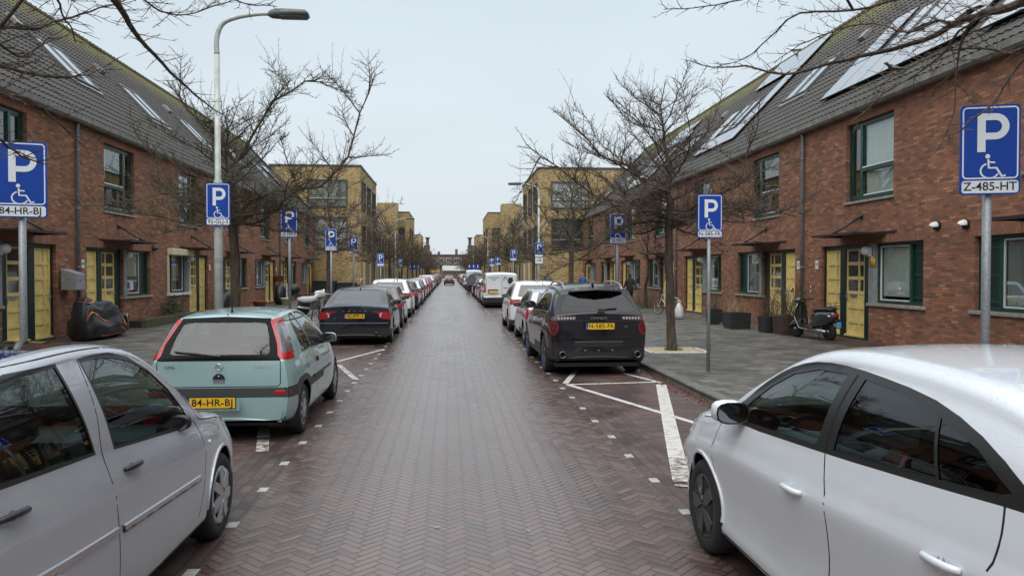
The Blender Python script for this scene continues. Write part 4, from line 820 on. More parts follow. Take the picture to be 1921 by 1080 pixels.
def make_tree(name_mesh, seed, r_tr=.105, z_fork=3.0, top=6.2, n_l=17, spread=2.7, lean=(0, 0), mat='twig', dens=.17, fork=None, zlow=2.75, elmul=1.0, tk=1.0):
    t = Tree(seed); r = t.r; t.k = tk
    pts = [Vector((0, 0, -.05)), Vector((0, 0, .15))]; z = .15; p = Vector((0, 0, .15))
    while z < top:
        z += .28; k = .012 if z < z_fork else .05; p = p + Vector((r.uniform(-k, k) * 1.6 + lean[0] * .28, r.uniform(-k, k) * 1.6 + lean[1] * .28, .28)); pts.append(p.copy())
    def rad(z): return interp([(-.05, r_tr * 1.45), (.12, r_tr * 1.12), (.5, r_tr), (z_fork, r_tr * .86), (z_fork + .8, r_tr * .5), (top - 1, r_tr * .22), (top, .008)], z)
    rr = [rad(q.z) * (1 + .05 * math.sin(q.z * 7)) for q in pts]
    k = next(i for i, q in enumerate(pts) if q.z > z_fork + .5)
    t.seg(t.T, pts[:k + 1], rr[:k + 1], 'bark', 12); t.seg(t.C, pts[k:], rr[k:], 'bark', 8); t.twigs(pts[k:], .009, .20, .7, 2, mat)
    at = lambda z: next((a.lerp(b, (z - a.z) / (b.z - a.z)) for a, b in zip(pts, pts[1:]) if a.z <= z <= b.z), pts[-1])
    for i in range(n_l):
        f = i / (n_l - 1); z = lerp(zlow, top - .5, f ** 1.5); a = i * 2.4 + r.uniform(-.4, .4)
        L_ = spread * lerp(1.0, .40, f ** 2) * r.uniform(.75, 1.15); el = R(lerp(4, 40, f ** 1.6) * elmul + r.uniform(-8, 12))
        t.limb(at(z), Vector((math.cos(a) * math.cos(el), math.sin(a) * math.cos(el), math.sin(el))), L_, lerp(.032, .015, f), trop=.004 if f < .6 else .02, wob=.24, tw=dens, ln=lerp(.95, .6, f), mat=mat)
    for q in fork or []:       # heavier scaffold limbs that climb on their own
        g = [Vector(v) for v in q[0]]; g = [v for a, b in zip(g, g[1:]) for v in (a, a.lerp(b, .5) + t.rv(.03))] + [g[-1]]; n = len(g)
        t.seg(t.C, g, [lerp(q[1], .008, i / (n - 1)) for i in range(n)], 'bark', 8); t.twigs(g, .012, .15, 1.1, 2, mat)
        for j in range(2, n - 1): t.limb(g[j], (g[j] - g[j - 1] + t.rv(.9) + Vector((0, 0, .2))).normalized(), 1.2 * r.uniform(.6, 1.1), .018, tw=dens, ln=.7, mat=mat)
    return t
def plant_tree(t, label, loc, rz=0, group='bare street trees along the kerbs', scale=1):
    root = thing('hawthorn_tree', label, 'tree', loc, rz, group); t.T.obj('trunk', root); t.C.obj('crown', root); root.scale = (scale,) * 3; return root
tR = make_tree('r', 21, .10, 3.15, 6.0, 36, 3.3, lean=(-.03, 0), zlow=2.75, dens=.078,
    fork=[(((0, 0, 2.9), (-.8, 0, 3.25), (-1.8, .1, 3.5), (-2.6, 0, 4.1), (-3.3, .1, 4.6)), .034), (((0, 0, 2.8), (.8, .1, 3.2), (1.6, 0, 3.9), (1.9, .1, 5.1)), .036), (((0, 0, 3.3), (-.7, .2, 3.9), (-1.6, .2, 4.4), (-2.3, .1, 5.1)), .030), (((0, 0, 2.9), (.9, -.2, 3.2), (2.0, -.2, 3.25), (2.8, -.2, 3.0)), .030), (((0, 0, 3.0), (-.7, -.3, 3.1), (-1.6, -.3, 3.25), (-2.5, -.2, 3.1)), .028)])
TREE_R = plant_tree(tR, 'bare hawthorn in a stone edged sandy square, nearest on the right pavement', (5.02, 17.0, .12))
tL = make_tree('l', 8, .115, 2.9, 5.4, 30, 3.1, lean=(.0, .0), mat='twig_green', dens=.075, zlow=2.8,
    fork=[(((0, 0, 3.0), (.35, -.1, 3.35), (.9, -.2, 3.55), (1.9, -.3, 3.65), (2.5, -.3, 4.3), (2.75, -.2, 5.3), (3.1, -.2, 6.2)), .055), (((0, 0, 4.2), (.35, .2, 4.9), (.75, .2, 5.6), (1.5, .1, 6.05), (2.2, 0, 6.0)), .04), (((0, 0, 4.2), (-.4, .1, 4.8), (-1.0, 0, 5.3), (-1.5, .1, 6.0)), .035)])
TREE_L = plant_tree(tL, 'bare densely twigged tree behind the mint hatchback, nearest on the left pavement', (-4.72, 17.6, .12))
# trees whose trunks stand just outside the picture and whose limbs reach into its upper corners
def near_tree(seed, base, guides, label, s):
    t = make_tree('n', seed, .12, 3.1, 6.6, 9, 2.2, zlow=3.3)
    for gi, g in enumerate(guides):
        P = [Vector(q) - Vector(base) for q in g]; root_pt = Vector((0, 0, 3.0 + .12 * gi)); a = P[0] if gi in s else None
        if gi in s: P = [root_pt, root_pt.lerp(P[0], .35) + Vector((0, 0, .12)), root_pt.lerp(P[0], .7) + Vector((0, 0, .08))] + P
        else:
            far = min((Vector(q) - Vector(base) for gg in s for q in guides[gg]), key=lambda v: (v - P[0]).length); P = [far] + P
        P = catmull(P, 3); n = len(P); r0 = .055 if gi == s[0] else .024 if gi in s else .013
        P = [v + t.rv(.008) for v in P]
        t.seg(t.C, P, [lerp(r0, .0035, (i / (n - 1)) ** .75) for i in range(n)], 'bark', 8)
        t.twigs(P[2:], .0046, .062, .46, 2, 'twig', .05)
    return plant_tree(t, label, base, 0)
near_tree(5, (4.95, 3.2, .12), GR, 'bare tree standing just right of the view, its limbs crossing the upper right corner', [0, 2, 3, 4])
near_tree(6, (-4.9, 3.0, .12), GL, 'bare tree standing just left of the view, its limbs crossing the upper left corner', [0, 1, 3, 4, 7, 8])
tA = make_tree('a', 33, .11, 3.0, 6.0, 24, 3.3, mat='twig_green', dens=.14, tk=1.9, zlow=2.6); tB = make_tree('b', 44, .105, 3.1, 5.8, 24, 3.3, dens=.14, tk=1.9, zlow=2.6)
A = plant_tree(tA, 'bare tree with a knobbly dark trunk before the right yellow block wall', (4.95, 31.2, .12)); B = plant_tree(tB, 'bare leaning tree before the left yellow block, behind a blue parking sign', (-4.95, 32.2, .12), 1.0)
spots = [(-5.0, 51.5, 'bare slanting tree before the street side of the left yellow block'), (5.1, 46.5, 'bare thin trunked tree between the arrow sign lamp post and the white van'), (5.2, 61, 'bare tree beyond the arrow sign, right row'), (-5.0, 66, 'bare tree beyond the second left lamp post'),
         (-5.0, 82, 'bare tree in the left row before the second yellow block'), (5.1, 78, 'bare tree in the right row by the grey skip')]
for i, (x, y, lb) in enumerate(spots): copy_tree((A, B)[i % 2], (x, y, .12), i * 1.3, label=lb, scale=(1, .93, 1.02)[i % 3])
for s in (-1, 1):
    for i, y in enumerate((96, 109, 123, 137, 151, 165, 180, 196, 212, 228)): copy_tree((A, B)[(i + (s > 0)) % 2], (5.1 * s, y, .12), i * 2.1 + s, label='distant bare street trees merging into a brown haze on the %s' % ('left' if s < 0 else 'right'), group='distant trees %s row' % ('left' if s < 0 else 'right'), scale=1.06)
for i, (x, y) in enumerate(((-16, 286), (-10, 240), (-7, 250), (-4.4, 245), (-8, 288), (-3, 289), (9, 287), (17, 285), (1.5, 289), (6, 245), (8.5, 252), (5, 238))): copy_tree((A, B)[i % 2], (x, y, 0), i, label='bare trees before the brown brick row at the street end', group='trees at the street end', scale=1.3)
# twisted shrub against the right terrace
t = Tree(77); P = [Vector(q) for q in ((0, 0, 0), (-.05, -.15, .6), (-.1, -.35, 1.1), (-.05, -.55, 1.6), (.0, -.45, 2.2), (-.02, -.35, 2.9), (0, -.5, 3.6))]; P = catmull(P, 3); n = len(P)
t.seg(t.T, P, [lerp(.10, .03, i / (n - 1)) for i in range(n)], 'bark', 9); t.twigs(P[n // 3:], .010, .12, 1.0, 2, 'twig'); 
for i in range(7): t.limb(P[-1 - i], (Vector((-.3, random.Random(i).uniform(-1, 1), .8))).normalized(), 1.4, .02, tw=.14, ln=.6)
root = thing('climbing_shrub', 'twisted bare shrub growing up the right brick front beside white framed windows', 'shrub', (9.95, 38.3, .12)); t.T.obj('trunk', root); t.C.obj('crown', root)
def bush(name, label, loc, size, n, mats, seed, cat='shrub', stems=True, group=None):
    t = Tree(seed); r = t.r; m = M(); root = thing(name, label, cat, loc, 0, group)
    for i in range(n):
        a = r.uniform(0, 6.28); d = Vector((math.cos(a) * r.uniform(.1, .6), math.sin(a) * r.uniform(.1, .6), 1)).normalized(); p = Vector((r.uniform(-.4, .4) * size[0], r.uniform(-.4, .4) * size[1], 0)); q = t.walk(p, d, size[2] * r.uniform(.5, 1.1), .12, .15, .02); k = len(q)
        if stems: t.seg(t.C, q, [lerp(.006, .002, j / (k - 1)) for j in range(k)], mats[0], 3); t.twigs(q, .003, .09, .25, 0, mats[0], .2)
        if len(mats) > 1:
            for v in q[1:]:
                for _ in range(5):
                    c = v + t.rv(.07); u, w2 = t.rv(.035), t.rv(.02); m.add([c - u, c + w2, c + u, c - w2], [(0, 1, 2, 3)], mats[1])
    if stems: t.C.obj('stems', root)
    if len(mats) > 1: m.obj('leaves', root)
    return root
bush('evergreen_bush', 'dark green leafy bush in the low brick bed under the left windows', (-9.85, 28.3, .40), (.6, 1.6, .62), 46, ('twig_green', 'leaf_green'), 5, 'bush')
bush('dead_shrub', 'tangle of bare stems at the foot of the twisted wall shrub', (9.7, 37.2, .12), (.8, 1.8, 1.2), 70, ('twig_green',), 6)
# ================================================================ vehicles
def pip(p, poly):
    x, y = p; c = False; j = len(poly) - 1
    for i in range(len(poly)):
        xi, yi = poly[i]; xj, yj = poly[j]
        if (yi > y) != (yj > y) and x < (xj - xi) * (y - yi) / (yj - yi + 1e-12) + xi: c = not c
        j = i
    return c
def ssm(pts, k=4, closed=True):
    return [(v[0], v[1]) for v in catmull([(p[0], p[1], 0) for p in pts], k, closed)]
def cookie(bm, poly, axis, cond, act):
    """cut the outline poly (2D, seen along axis) into the shell and call act(face) on every face inside"""
    ia, ib = {'x': (1, 2), 'y': (0, 2), 'z': (0, 1)}[axis]
    ax = Vector({'x': (1, 0, 0), 'y': (0, 1, 0), 'z': (0, 0, 1)}[axis])
    n = len(poly)
    bx0, bx1, by0, by1 = min(p[0] for p in poly), max(p[0] for p in poly), min(p[1] for p in poly), max(p[1] for p in poly)
    near = set(f for f in bm.faces if cond(f) and max(v.co[ia] for v in f.verts) > bx0 and min(v.co[ia] for v in f.verts) < bx1 and max(v.co[ib] for v in f.verts) > by0 and min(v.co[ib] for v in f.verts) < by1)
    for i in range(n):
        p, q = poly[i], poly[(i + 1) % n]; e = 1e-4
        x0, x1, y0, y1 = min(p[0], q[0]) - e, max(p[0], q[0]) + e, min(p[1], q[1]) - e, max(p[1], q[1]) + e
        fs = [f for f in near if f.is_valid and max(v.co[ia] for v in f.verts) >= x0 and min(v.co[ia] for v in f.verts) <= x1 and max(v.co[ib] for v in f.verts) >= y0 and min(v.co[ib] for v in f.verts) <= y1]
        if not fs: continue
        P = Vector((0, 0, 0)); P[ia], P[ib] = p; D = Vector((0, 0, 0)); D[ia], D[ib] = q[0] - p[0], q[1] - p[1]
        nn = D.cross(ax)
        if nn.length < 1e-9: continue
        geom = list(set(fs) | set(ed for f in fs for ed in f.edges) | set(v for f in fs for v in f.verts))
        r = bmesh.ops.bisect_plane(bm, geom=geom, dist=1e-5, plane_co=P, plane_no=nn.normalized())
        for g in r['geom']:
            if isinstance(g, bmesh.types.BMFace): near.add(g)
    for f in [f for f in bm.faces if cond(f)]:
        c = f.calc_center_median()
        if bx0 <= c[ia] <= bx1 and by0 <= c[ib] <= by1 and pip((c[ia], c[ib]), poly): act(f)

APROF = [(0, .925), (.10, .965), (.25, .99), (.45, 1.0), (.62, .998), (.76, .985), (.88, .962), (1.0, .93)]
class Shell:
    def __init__(s, sp):
        s.sp = sp; W = sp['W'] / 2; k = sp.get('k', 3)
        st = catmull([(y, z, 0) for y, z in sp['sil']], k)
        st = [(v[0], v[1]) for v in st]
        for i in range(1, len(st)):                      # lengthwise position never runs backwards
            if st[i][0] <= st[i - 1][0] + 1e-4: st[i] = (st[i - 1][0] + 1e-4, st[i][1])
        prof = sp.get('prof', APROF); tum = sp.get('tumble', .34); crown = sp.get('crown', .03); R0 = sp.get('rr', .075)
        nA, nB, nC, nD = sp.get('res', (14, 7, 5, 8)); bm = s.bm = bmesh.new(); rows = []
        pr_s = [(v[0], v[1]) for v in catmull([(a, b, 0) for a, b in prof], 4)]
        for (y, zt) in st:
            hw = W * interp(sp['plan'], y); zb = interp(sp['sill'], y); zt = max(zt, zb + .02); bl = interp(sp['belt'], y)
            rr = min(R0, (zt - zb) * .35); zs = min(bl, zt - rr - .015)
            X = lambda z: hw * interp(pr_s, (z - zb) / max(bl - zb, .1))
            pts = [(X(lerp(zb, zs, i / nA)), lerp(zb, zs, i / nA)) for i in range(nA)]
            x0 = X(zs); zr = zt - rr; tw = x0 - tum * (zr - zs)
            for i in range(nB):
                t = i / nB; pts.append((lerp(x0, tw, t) + sp.get('bow', .018) * math.sin(math.pi * t) * min(1, (zr - zs) / .4), lerp(zs, zr, t)))
            rx = rr * 1.35; cz = crown * ((tw - rx) / max(tw, .1)) ** 2
            for i in range(nC):
                a = math.pi / 2 * i / nC; pts.append((tw - rx * (1 - math.cos(a)), zr + (rr - cz) * math.sin(a)))
            for i in range(nD + 1):
                t = i / nD; x = (tw - rx) * (1 - t); pts.append((x, zt - crown * (x / max(tw, .1)) ** 2))
            rows.append((y, pts, zb))
        n = len(rows[0][1]); verts = []
        for (y, pts, zb) in rows:
            left = [bm.verts.new((-x, y, z)) for x, z in pts[:-1]]; mid = bm.verts.new((0, y, pts[-1][1])); right = [bm.verts.new((x, y, z)) for x, z in pts[:-1]]
            bot = [bm.verts.new((pts[0][0] * t, y, zb - .02)) for t in (.9, 0, -.9)]
            verts.append(right + [mid] + left[::-1] + bot[::-1])
        for a, b in zip(verts, verts[1:]):
            m = len(a)
            for i in range(m):
                j = (i + 1) % m; f = bm.faces.new((a[j], a[i], b[i], b[j])); f.smooth = True
        for r, fl in ((verts[0], False), (verts[-1], True)):
            f = bm.faces.new(r if not fl else r[::-1])
        bm.normal_update(); s.mats = [MATS[sp['paint']]]; s.lay = bm.faces.layers.int.new('part'); s.parts = {}
        s.ymid = sp['L'] / 2; s.hw = W
    def mi(s, m):
        m = MATS[m]
        if m not in s.mats: s.mats.append(m)
        return s.mats.index(m)
    def cond(s, axis, side):
        if axis == 'x': return lambda f: abs(f.normal.x) > .22 and abs(f.calc_center_median().x) > s.hw * .45
        if axis == 'z': return lambda f: f.normal.z > .3
        if side == 'lamp':       # wraps only a little way round the corner
            def near_tail(f):
                c = f.calc_center_median(); return f.normal.z > -.6 and c.y < s.tail(c.z) + s.sp.get('lampdepth', .24)
            return near_tail
        if side == 'rear': return lambda f: f.normal.y < .05 and f.calc_center_median().y < s.ymid and f.normal.z > -.6
        return lambda f: f.calc_center_median().y > s.ymid and f.normal.z > -.6 and f.normal.y > -.05
    def cut(s, axis, poly, mat=None, part=None, side='rear', mirror=False):
        """colour the outlined area, or take it out as a part of its own"""
        k = s.mi(mat) if mat else None
        pid = None
        if part:
            pid = len(s.parts) + 1; s.parts[pid] = [part, mat]
        def act(f):
            if k is not None: f.material_index = k
            f[s.lay] = pid if pid else 0
        if part == 'taillight': side = 'lamp'
        cookie(s.bm, poly, axis, s.cond(axis, side), act)
        if mirror:
            cookie(s.bm, [(-a, b) for a, b in poly][::-1], axis, s.cond(axis, side), act)
        return pid
    def tail(s, z):
        best = None; P = s.sp['sil']
        for (y0, z0), (y1, z1) in zip(P, P[1:]):
            if z0 <= z <= z1 and y0 < s.ymid: return y0 + (y1 - y0) * (z - z0) / max(z1 - z0, 1e-6)
        return 0.0
    def arches(s, wheels, rad, flare=None):
        for yw, zc in wheels:
            if flare:
                ff = [(yw + (rad + flare) * math.cos(a), zc + (rad + flare) * math.sin(a)) for a in [math.pi * i / 16 for i in range(17)]]
                s.cut('x', [(yw + rad + flare, 0)] + ff + [(yw - rad - flare, 0)], 'trim_black')
            arc = [(yw + rad * math.cos(a), zc + rad * math.sin(a)) for a in [math.pi * i / 20 for i in range(21)]]
            poly = [(yw + rad, 0.0)] + arc + [(yw - rad, 0.0)]
            kill = []; hw = s.hw
            cookie(s.bm, poly, 'x', lambda f: abs(f.calc_center_median().x) > hw - .27, lambda f: kill.append(f))
            bmesh.ops.delete(s.bm, geom=[f for f in kill if f.is_valid], context='FACES')
    def finish(s, root, body='body', inset=.004, liner=True):
        bm = s.bm; out = {}
        s.bvh = BVHTree.FromBMesh(bm)
        groups = {}
        for f in bm.faces:
            pid = f[s.lay]
            if pid:
                key = (pid, 0)
                if s.parts[pid][0] in ('side_window', 'quarter_window', 'taillight', 'headlight', 'rear_reflector'): key = (pid, 1 if f.calc_center_median().x > 0 else -1)
                groups.setdefault(key, []).append(f)
        for (pid, sg), fs in groups.items():
            name, mat = s.parts[pid]; mb = M(); idx = {}; vs = []; ff = []
            glass = 'window' in name or 'wind' in name
            for f in fs:
                q = []
                for v in f.verts:
                    if v not in idx: idx[v] = len(vs); vs.append(v.co - v.normal * (inset if glass else -.001))
                    q.append(idx[v])
                ff.append(q)
            mb.add(vs, ff, mat, True); out.setdefault(name, []).append(mb.obj(name, root))
        bmesh.ops.delete(bm, geom=[f for fs in groups.values() for f in fs if f[s.lay] and ('window' in s.parts[f[s.lay]][0] or 'wind' in s.parts[f[s.lay]][0])], context='FACES')
        if liner:      # dark lining just inside the shell
            k = s.mi('seat'); fs = [f for f in bm.faces]; vm = {}
            for f in fs:
                for v in f.verts:
                    if v not in vm: vm[v] = v.co - v.normal * .03
            nv = {v: bm.verts.new(c) for v, c in vm.items()}
            for f in fs:
                try:
                    g = bm.faces.new([nv[v] for v in reversed(f.verts)]); g.material_index = k; g.smooth = True
                except ValueError: pass
        me = bpy.data.meshes.new(body); bm.to_mesh(me); bm.free()
        for m in s.mats: me.materials.append(m)
        o = bpy.data.objects.new(body, me); COL.objects.link(o); o.parent = root; s.body = o; s.out = out
        return o
    def hit(s, axis, a, b, sg=1, strict=False):
        if axis == 'x': o, d = Vector((3 * sg, a, b)), Vector((-sg, 0, 0))
        elif axis == 'y': o, d = Vector((a, -3, b)), Vector((0, 1, 0))
        elif axis == 'f': o, d = Vector((a, s.sp['L'] + 3, b)), Vector((0, -1, 0))
        else: o, d = Vector((a, b, 4)), Vector((0, 0, -1))
        h = s.bvh.ray_cast(o, d)
        if h[0] is None:
            if strict: return None, None
            return Vector((o.x if axis != 'x' else sg * s.hw, o.y if axis != 'y' else 0, o.z if axis != 'z' else 1)), -d
        n = h[1] if h[1].dot(d) < 0 else -h[1]
        return h[0], n
    def strip(s, mb, axis, pts, w, mat, t=.0, sg=1, n=None, closed=False):
        """strip of width w lying on the body along 2D points"""
        P = [Vector((p[0], p[1])) for p in pts]; Q = []
        for a, b in zip(P, P[1:] + ([P[0]] if closed else [])):
            k = max(1, int((b - a).length / .05)); Q += [a.lerp(b, i / k) for i in range(k)]
        if not closed: Q.append(P[-1])
        H_ = [s.hit(axis, q.x, q.y, sg, True) for q in Q]; H_ = [h for h in H_ if h[0] is not None]; H_ = [h for i, h in enumerate(H_) if i == 0 or (h[0] - H_[i - 1][0]).length < .25]; rings = []
        for i, (p, nn) in enumerate(H_):
            if closed: d = H_[(i + 1) % len(H_)][0] - H_[i - 1][0]
            else: d = H_[min(i + 1, len(H_) - 1)][0] - H_[max(i - 1, 0)][0]
            if d.length < 1e-7: continue
            sd = nn.cross(d.normalized()).normalized() * (w / 2); tt = nn * (t + .0015)
            rings.append([p - sd, p - sd * .8 + tt, p + sd * .8 + tt, p + sd])
        if closed and rings: rings.append(rings[0])
        if len(rings) > 1: mb.loft([[tuple(v) for v in r] for r in rings], mat, closed=False, smooth=False)

WHEELS = {}
def wheel_proto(r, w, style):
    key = (r, w, style)
    if key in WHEELS: return WHEELS[key]
    t = M(); rr = r * .66
    t.lathe([(rr, -w / 2 + .012), (rr + .012, -w / 2), (r - .03, -w / 2 - .004), (r - .008, -w / 2 + .018), (r, -w / 2 + .045), (r, w / 2 - .045), (r - .008, w / 2 - .018), (r - .03, w / 2 + .004), (rr + .012, w / 2), (rr, w / 2 - .012)], 'tyre', 36, 'x')
    m = M(); x1 = w / 2
    m.lathe([(rr * .97, -w / 2 + .02), (rr + .004, x1 - .02), (rr + .004, x1 - .004), (rr - .012, x1 - .002), (rr - .022, x1 - .02), (rr - .03, -w / 2 + .06), (.01, -w / 2 + .06)], 'dark_grey' if style == 'aero' else 'alloy', 32, 'x')
    def disc(mat, prof): m.lathe(prof, mat, 32, 'x')
    if style == 'cap':
        disc('hubcap', [(rr - .006, x1 - .03), (rr - .01, x1 - .012), (rr - .03, x1 - .004), (rr * .62, x1 - .008), (rr * .45, x1 + .006), (rr * .2, x1 + .008), (.004, x1 + .010)])
        for k in range(9):
            a = 2 * math.pi * k / 9; T = Matrix.Rotation(a, 4, 'X')
            m.poly([(x1 + .0005, -.016, rr * .60), (x1 + .001, -.030, rr * .86), (x1 + .001, .018, rr * .90), (x1 + .0005, .012, rr * .64)], 'black', .004, T)
    elif style == 'swirl':
        disc('black', [(rr - .006, x1 - .05), (rr - .02, x1 - .045), (.01, x1 - .04)])
        disc('hubcap', [(rr * .36, x1 - .03), (rr * .34, x1 - .002), (rr * .22, x1 + .008), (.004, x1 + .010)])
        disc('hubcap', [(rr, x1 - .02), (rr - .002, x1 - .002), (rr - .03, x1 - .002), (rr - .035, x1 - .02)])
        for k in range(7):
            T = Matrix.Rotation(2 * math.pi * k / 7, 4, 'X')
            m.poly([(x1 + .003, -.030, rr * .25), (x1 - .002, -.050, rr * .93), (x1 - .002, .012, rr * .97), (x1, .030, rr * .62), (x1 + .003, .024, rr * .25)], 'hubcap', .012, T)
    elif style == 'aero':
        disc('trim_black', [(rr - .004, x1 - .02), (rr - .012, x1 - .008), (rr * .6, x1), (.004, x1 + .006)])
        for k in range(5):
            T = Matrix.Rotation(2 * math.pi * k / 5 + .3, 4, 'X')
            m.poly([(x1 + .004, .0, rr * .12), (x1 + .002, -.05, rr * .5), (x1 - .002, -.055, rr * .90), (x1 - .002, .03, rr * .95), (x1 + .004, .035, rr * .5)], 'dark_grey', .010, T)
        T = Matrix.Rotation(.9, 4, 'X'); m.poly([(x1 + .008, .01, .02), (x1 + .008, .055, rr * .5), (x1 + .008, .072, rr * .5), (x1 + .008, .045, .02)], 'chrome', .004, T)
    else:
        disc('dark_grey', [(rr - .01, x1 - .09), (rr * .7, x1 - .08), (.01, x1 - .075)])
        disc('alloy', [(rr * .26, x1 - .05), (rr * .26, x1 - .02), (.15 * rr, x1 - .01), (.004, x1 - .008)])
        for k in range(5):
            for o in (-.13, .13):
                T = Matrix.Rotation(2 * math.pi * k / 5 + o, 4, 'X')
                m.poly([(x1 - .018, -.013, rr * .15), (x1 - .008, -.017, rr * .96), (x1 - .008, .017, rr * .96), (x1 - .018, .013, rr * .15)], 'alloy' if style == 'alloy' else 'blue_accent' if style == 'blue' and o > 0 and k % 2 == 0 else 'dark_grey', .02, T)
    WHEELS[key] = (t.mesh('tyre'), m.mesh('rim')); return WHEELS[key]
def add_wheels(root, sp, style):
    for yw in (sp['yr'], sp['yf']):
        for sg in (1, -1):
            tm, rm = wheel_proto(sp['r'], sp.get('tw', .2), style)
            t = bpy.data.objects.new('wheel', tm); COL.objects.link(t); t.parent = root; t.location = (sg * (sp['W'] / 2 - sp.get('tw', .2) / 2 - .028), yw, sp['r'])
            if sg < 0: t.rotation_euler.z = math.pi
            rim = bpy.data.objects.new('rim', rm); COL.objects.link(rim); rim.parent = t
def wheel_wells(root, sp):
    m = M(); ra = sp['ra']
    for yw in (sp['yr'], sp['yf']):
        for sg in (1, -1):
            xo, xi = sg * (sp['W'] / 2 - .045), sg * (sp['W'] / 2 - .36)
            pts = [(yw + (ra + .012) * math.cos(a), sp['r'] + (ra + .012) * math.sin(a)) for a in [-.5 + (math.pi + 1) * i / 20 for i in range(21)]]
            m.loft([[(xo, y, z) for y, z in pts], [(xi, y, z) for y, z in pts]], 'black', closed=False, flip=sg > 0)
            m.add([(xi, y, z) for y, z in pts], [tuple(range(21))], 'black')
    m.box(-sp['W'] / 2 + .16, sp['W'] / 2 - .16, .25, sp['L'] - .25, .17, .24, 'black')
    m.obj('underbody', root)
def interior(root, sp, ybase, zb=0.0, wheel_side=-1, dash=True):
    """dark seats, dashboard and steering wheel, seen through the glass"""
    m = M(); W = sp['W']; yd = ybase
    def seat(x, y, wd, tall=.62):
        m.box(x - wd / 2, x + wd / 2, y - .05, y + .48, .32 + zb, .50 + zb, 'seat', bev=.04)
        T = TR((x, y, .46 + zb), rx=R(-0) + R(12)); m.box(-wd / 2, wd / 2, -.14, 0, 0, tall, 'seat', T, bev=.04); return T
    for sx in (-1, 1):
        T = seat(sx * .36, yd, .5); m.box(-.13, .13, -.12, -.03, .64, .82, 'seat', T, bev=.03)
        for hx in (-.05, .05): m.tube([(hx, -.07, .55), (hx, -.07, .68)], .007, 'steel', 5, T=T)
    T = seat(0, yd - .85, W - .42, .58)
    for sx in (-1, 0, 1): m.box(sx * .42 - .12, sx * .42 + .12, -.12, -.04, .56, .72, 'seat', T, bev=.03)
    m.obj('seat', root)
    if dash:
        d = M(); hw = W / 2 - .16
        d.loft([[(x, yd + .82, .55 + zb), (x, yd + .84, .72 + zb), (x, yd + .90, .83 + zb), (x, yd + 1.05, .86 + zb), (x, yd + 1.30, .86 + zb), (x, yd + 1.32, .5 + zb)] for x in (-hw, -hw * .5, 0, hw * .5, hw)], 'dark_grey', cap=True, smooth=False)
        d.box(-.2, .2, yd + .80, yd + .84, .60 + zb, .76 + zb, 'black', bev=.01); d.obj('dashboard', root)
        s = M(); T = TR((wheel_side * .36, yd + .68, .80 + zb), rx=R(-25)); r = .18
        s.tube([(r * math.cos(a), 0, r * math.sin(a)) for a in [2 * math.pi * i / 20 for i in range(21)]], .015, 'black', 6, T=T)
        s.box(-.06, .06, -.02, .03, -.05, .05, 'dark_grey', T, bev=.015)
        for a in (R(0), R(180), R(270)): s.tube([(0, 0, 0), (r * math.cos(a), 0, r * math.sin(a))], .012, 'dark_grey', 5, T=T)
        s.obj('steering_wheel', root)
def plate(root, txt, y, z, x=0, rx=0, w=.52, h=.11, name='licence_plate'):
    m = M(); T = TR((x, y, z), rx=rx)
    m.box(-w / 2 - .008, w / 2 + .008, -.004, .010, -h / 2 - .008, h / 2 + .008, 'black', T)
    m.box(-w / 2, w / 2, -.008, -.002, -h / 2, h / 2, 'plate_yellow', T); m.box(-w / 2, -w / 2 + .042, -.0095, -.003, -h / 2, h / 2, 'plate_blue', T)
    if txt: m.text(txt, .108, 'black', T @ TR((.022, -.0105, .001)), bold=.012, sx=1.02, spacing=1.05)
    if txt: m.text('NL', .028, 'sign_white', T @ TR((-w / 2 + .021, -.0105, -.03)))
    return m.obj(name, root)
def mirror(root, x, y, z, paint, sg, s=1.0, name='wing_mirror'):
    m = M()
    prof = [(0, .25), (.02, .72), (.06, .95), (.10, 1.0), (.13, .90), (.15, .6), (.16, .2)]
    rings = []
    for t, k in prof:
        ring = []
        for i in range(14):
            a = 2 * math.pi * i / 14; c_, s_ = math.cos(a), math.sin(a)
            c2, s2 = math.copysign(abs(c_) ** .7, c_), math.copysign(abs(s_) ** .7, s_)
            ring.append((sg * (.115 + .115 * k * c2 * (1 if c2 > 0 else .9)) * s, (t - .02) * s, .075 * k * s2 * s))
        rings.append(ring)
    m.loft(rings, paint, cap=True, T=TR((x, y, z)), flip=sg < 0)
    m.loft([[(sg * (.115 + .100 * math.copysign(abs(math.cos(a)) ** .7, math.cos(a))) * s, -.024 * s, .060 * s * math.copysign(abs(math.sin(a)) ** .7, math.sin(a))) for a in [2 * math.pi * i / 14 for i in range(14)]],
            [(sg * .115 * s, -.022 * s, 0)] * 14], 'mirror_glass', T=TR((x, y, z)), flip=sg > 0)
    m.loft([[(sg * (.115 + .112 * math.copysign(abs(math.cos(a)) ** .7, math.cos(a))) * s, -.022 * s, .071 * s * math.copysign(abs(math.sin(a)) ** .7, math.sin(a))) for a in [2 * math.pi * i / 14 for i in range(14)]],
            [(sg * .115 * s, .0, 0)] * 14], 'trim_black', T=TR((x, y, z)), flip=sg > 0)
    m.tube([(x - sg * .06, y + .07, z - .06), (x + sg * .03, y + .05, z - .045), (x + sg * .07, y + .05, z - .02)], [.035, .03, .03], 'trim_black', 8)
    return m.obj(name, root)
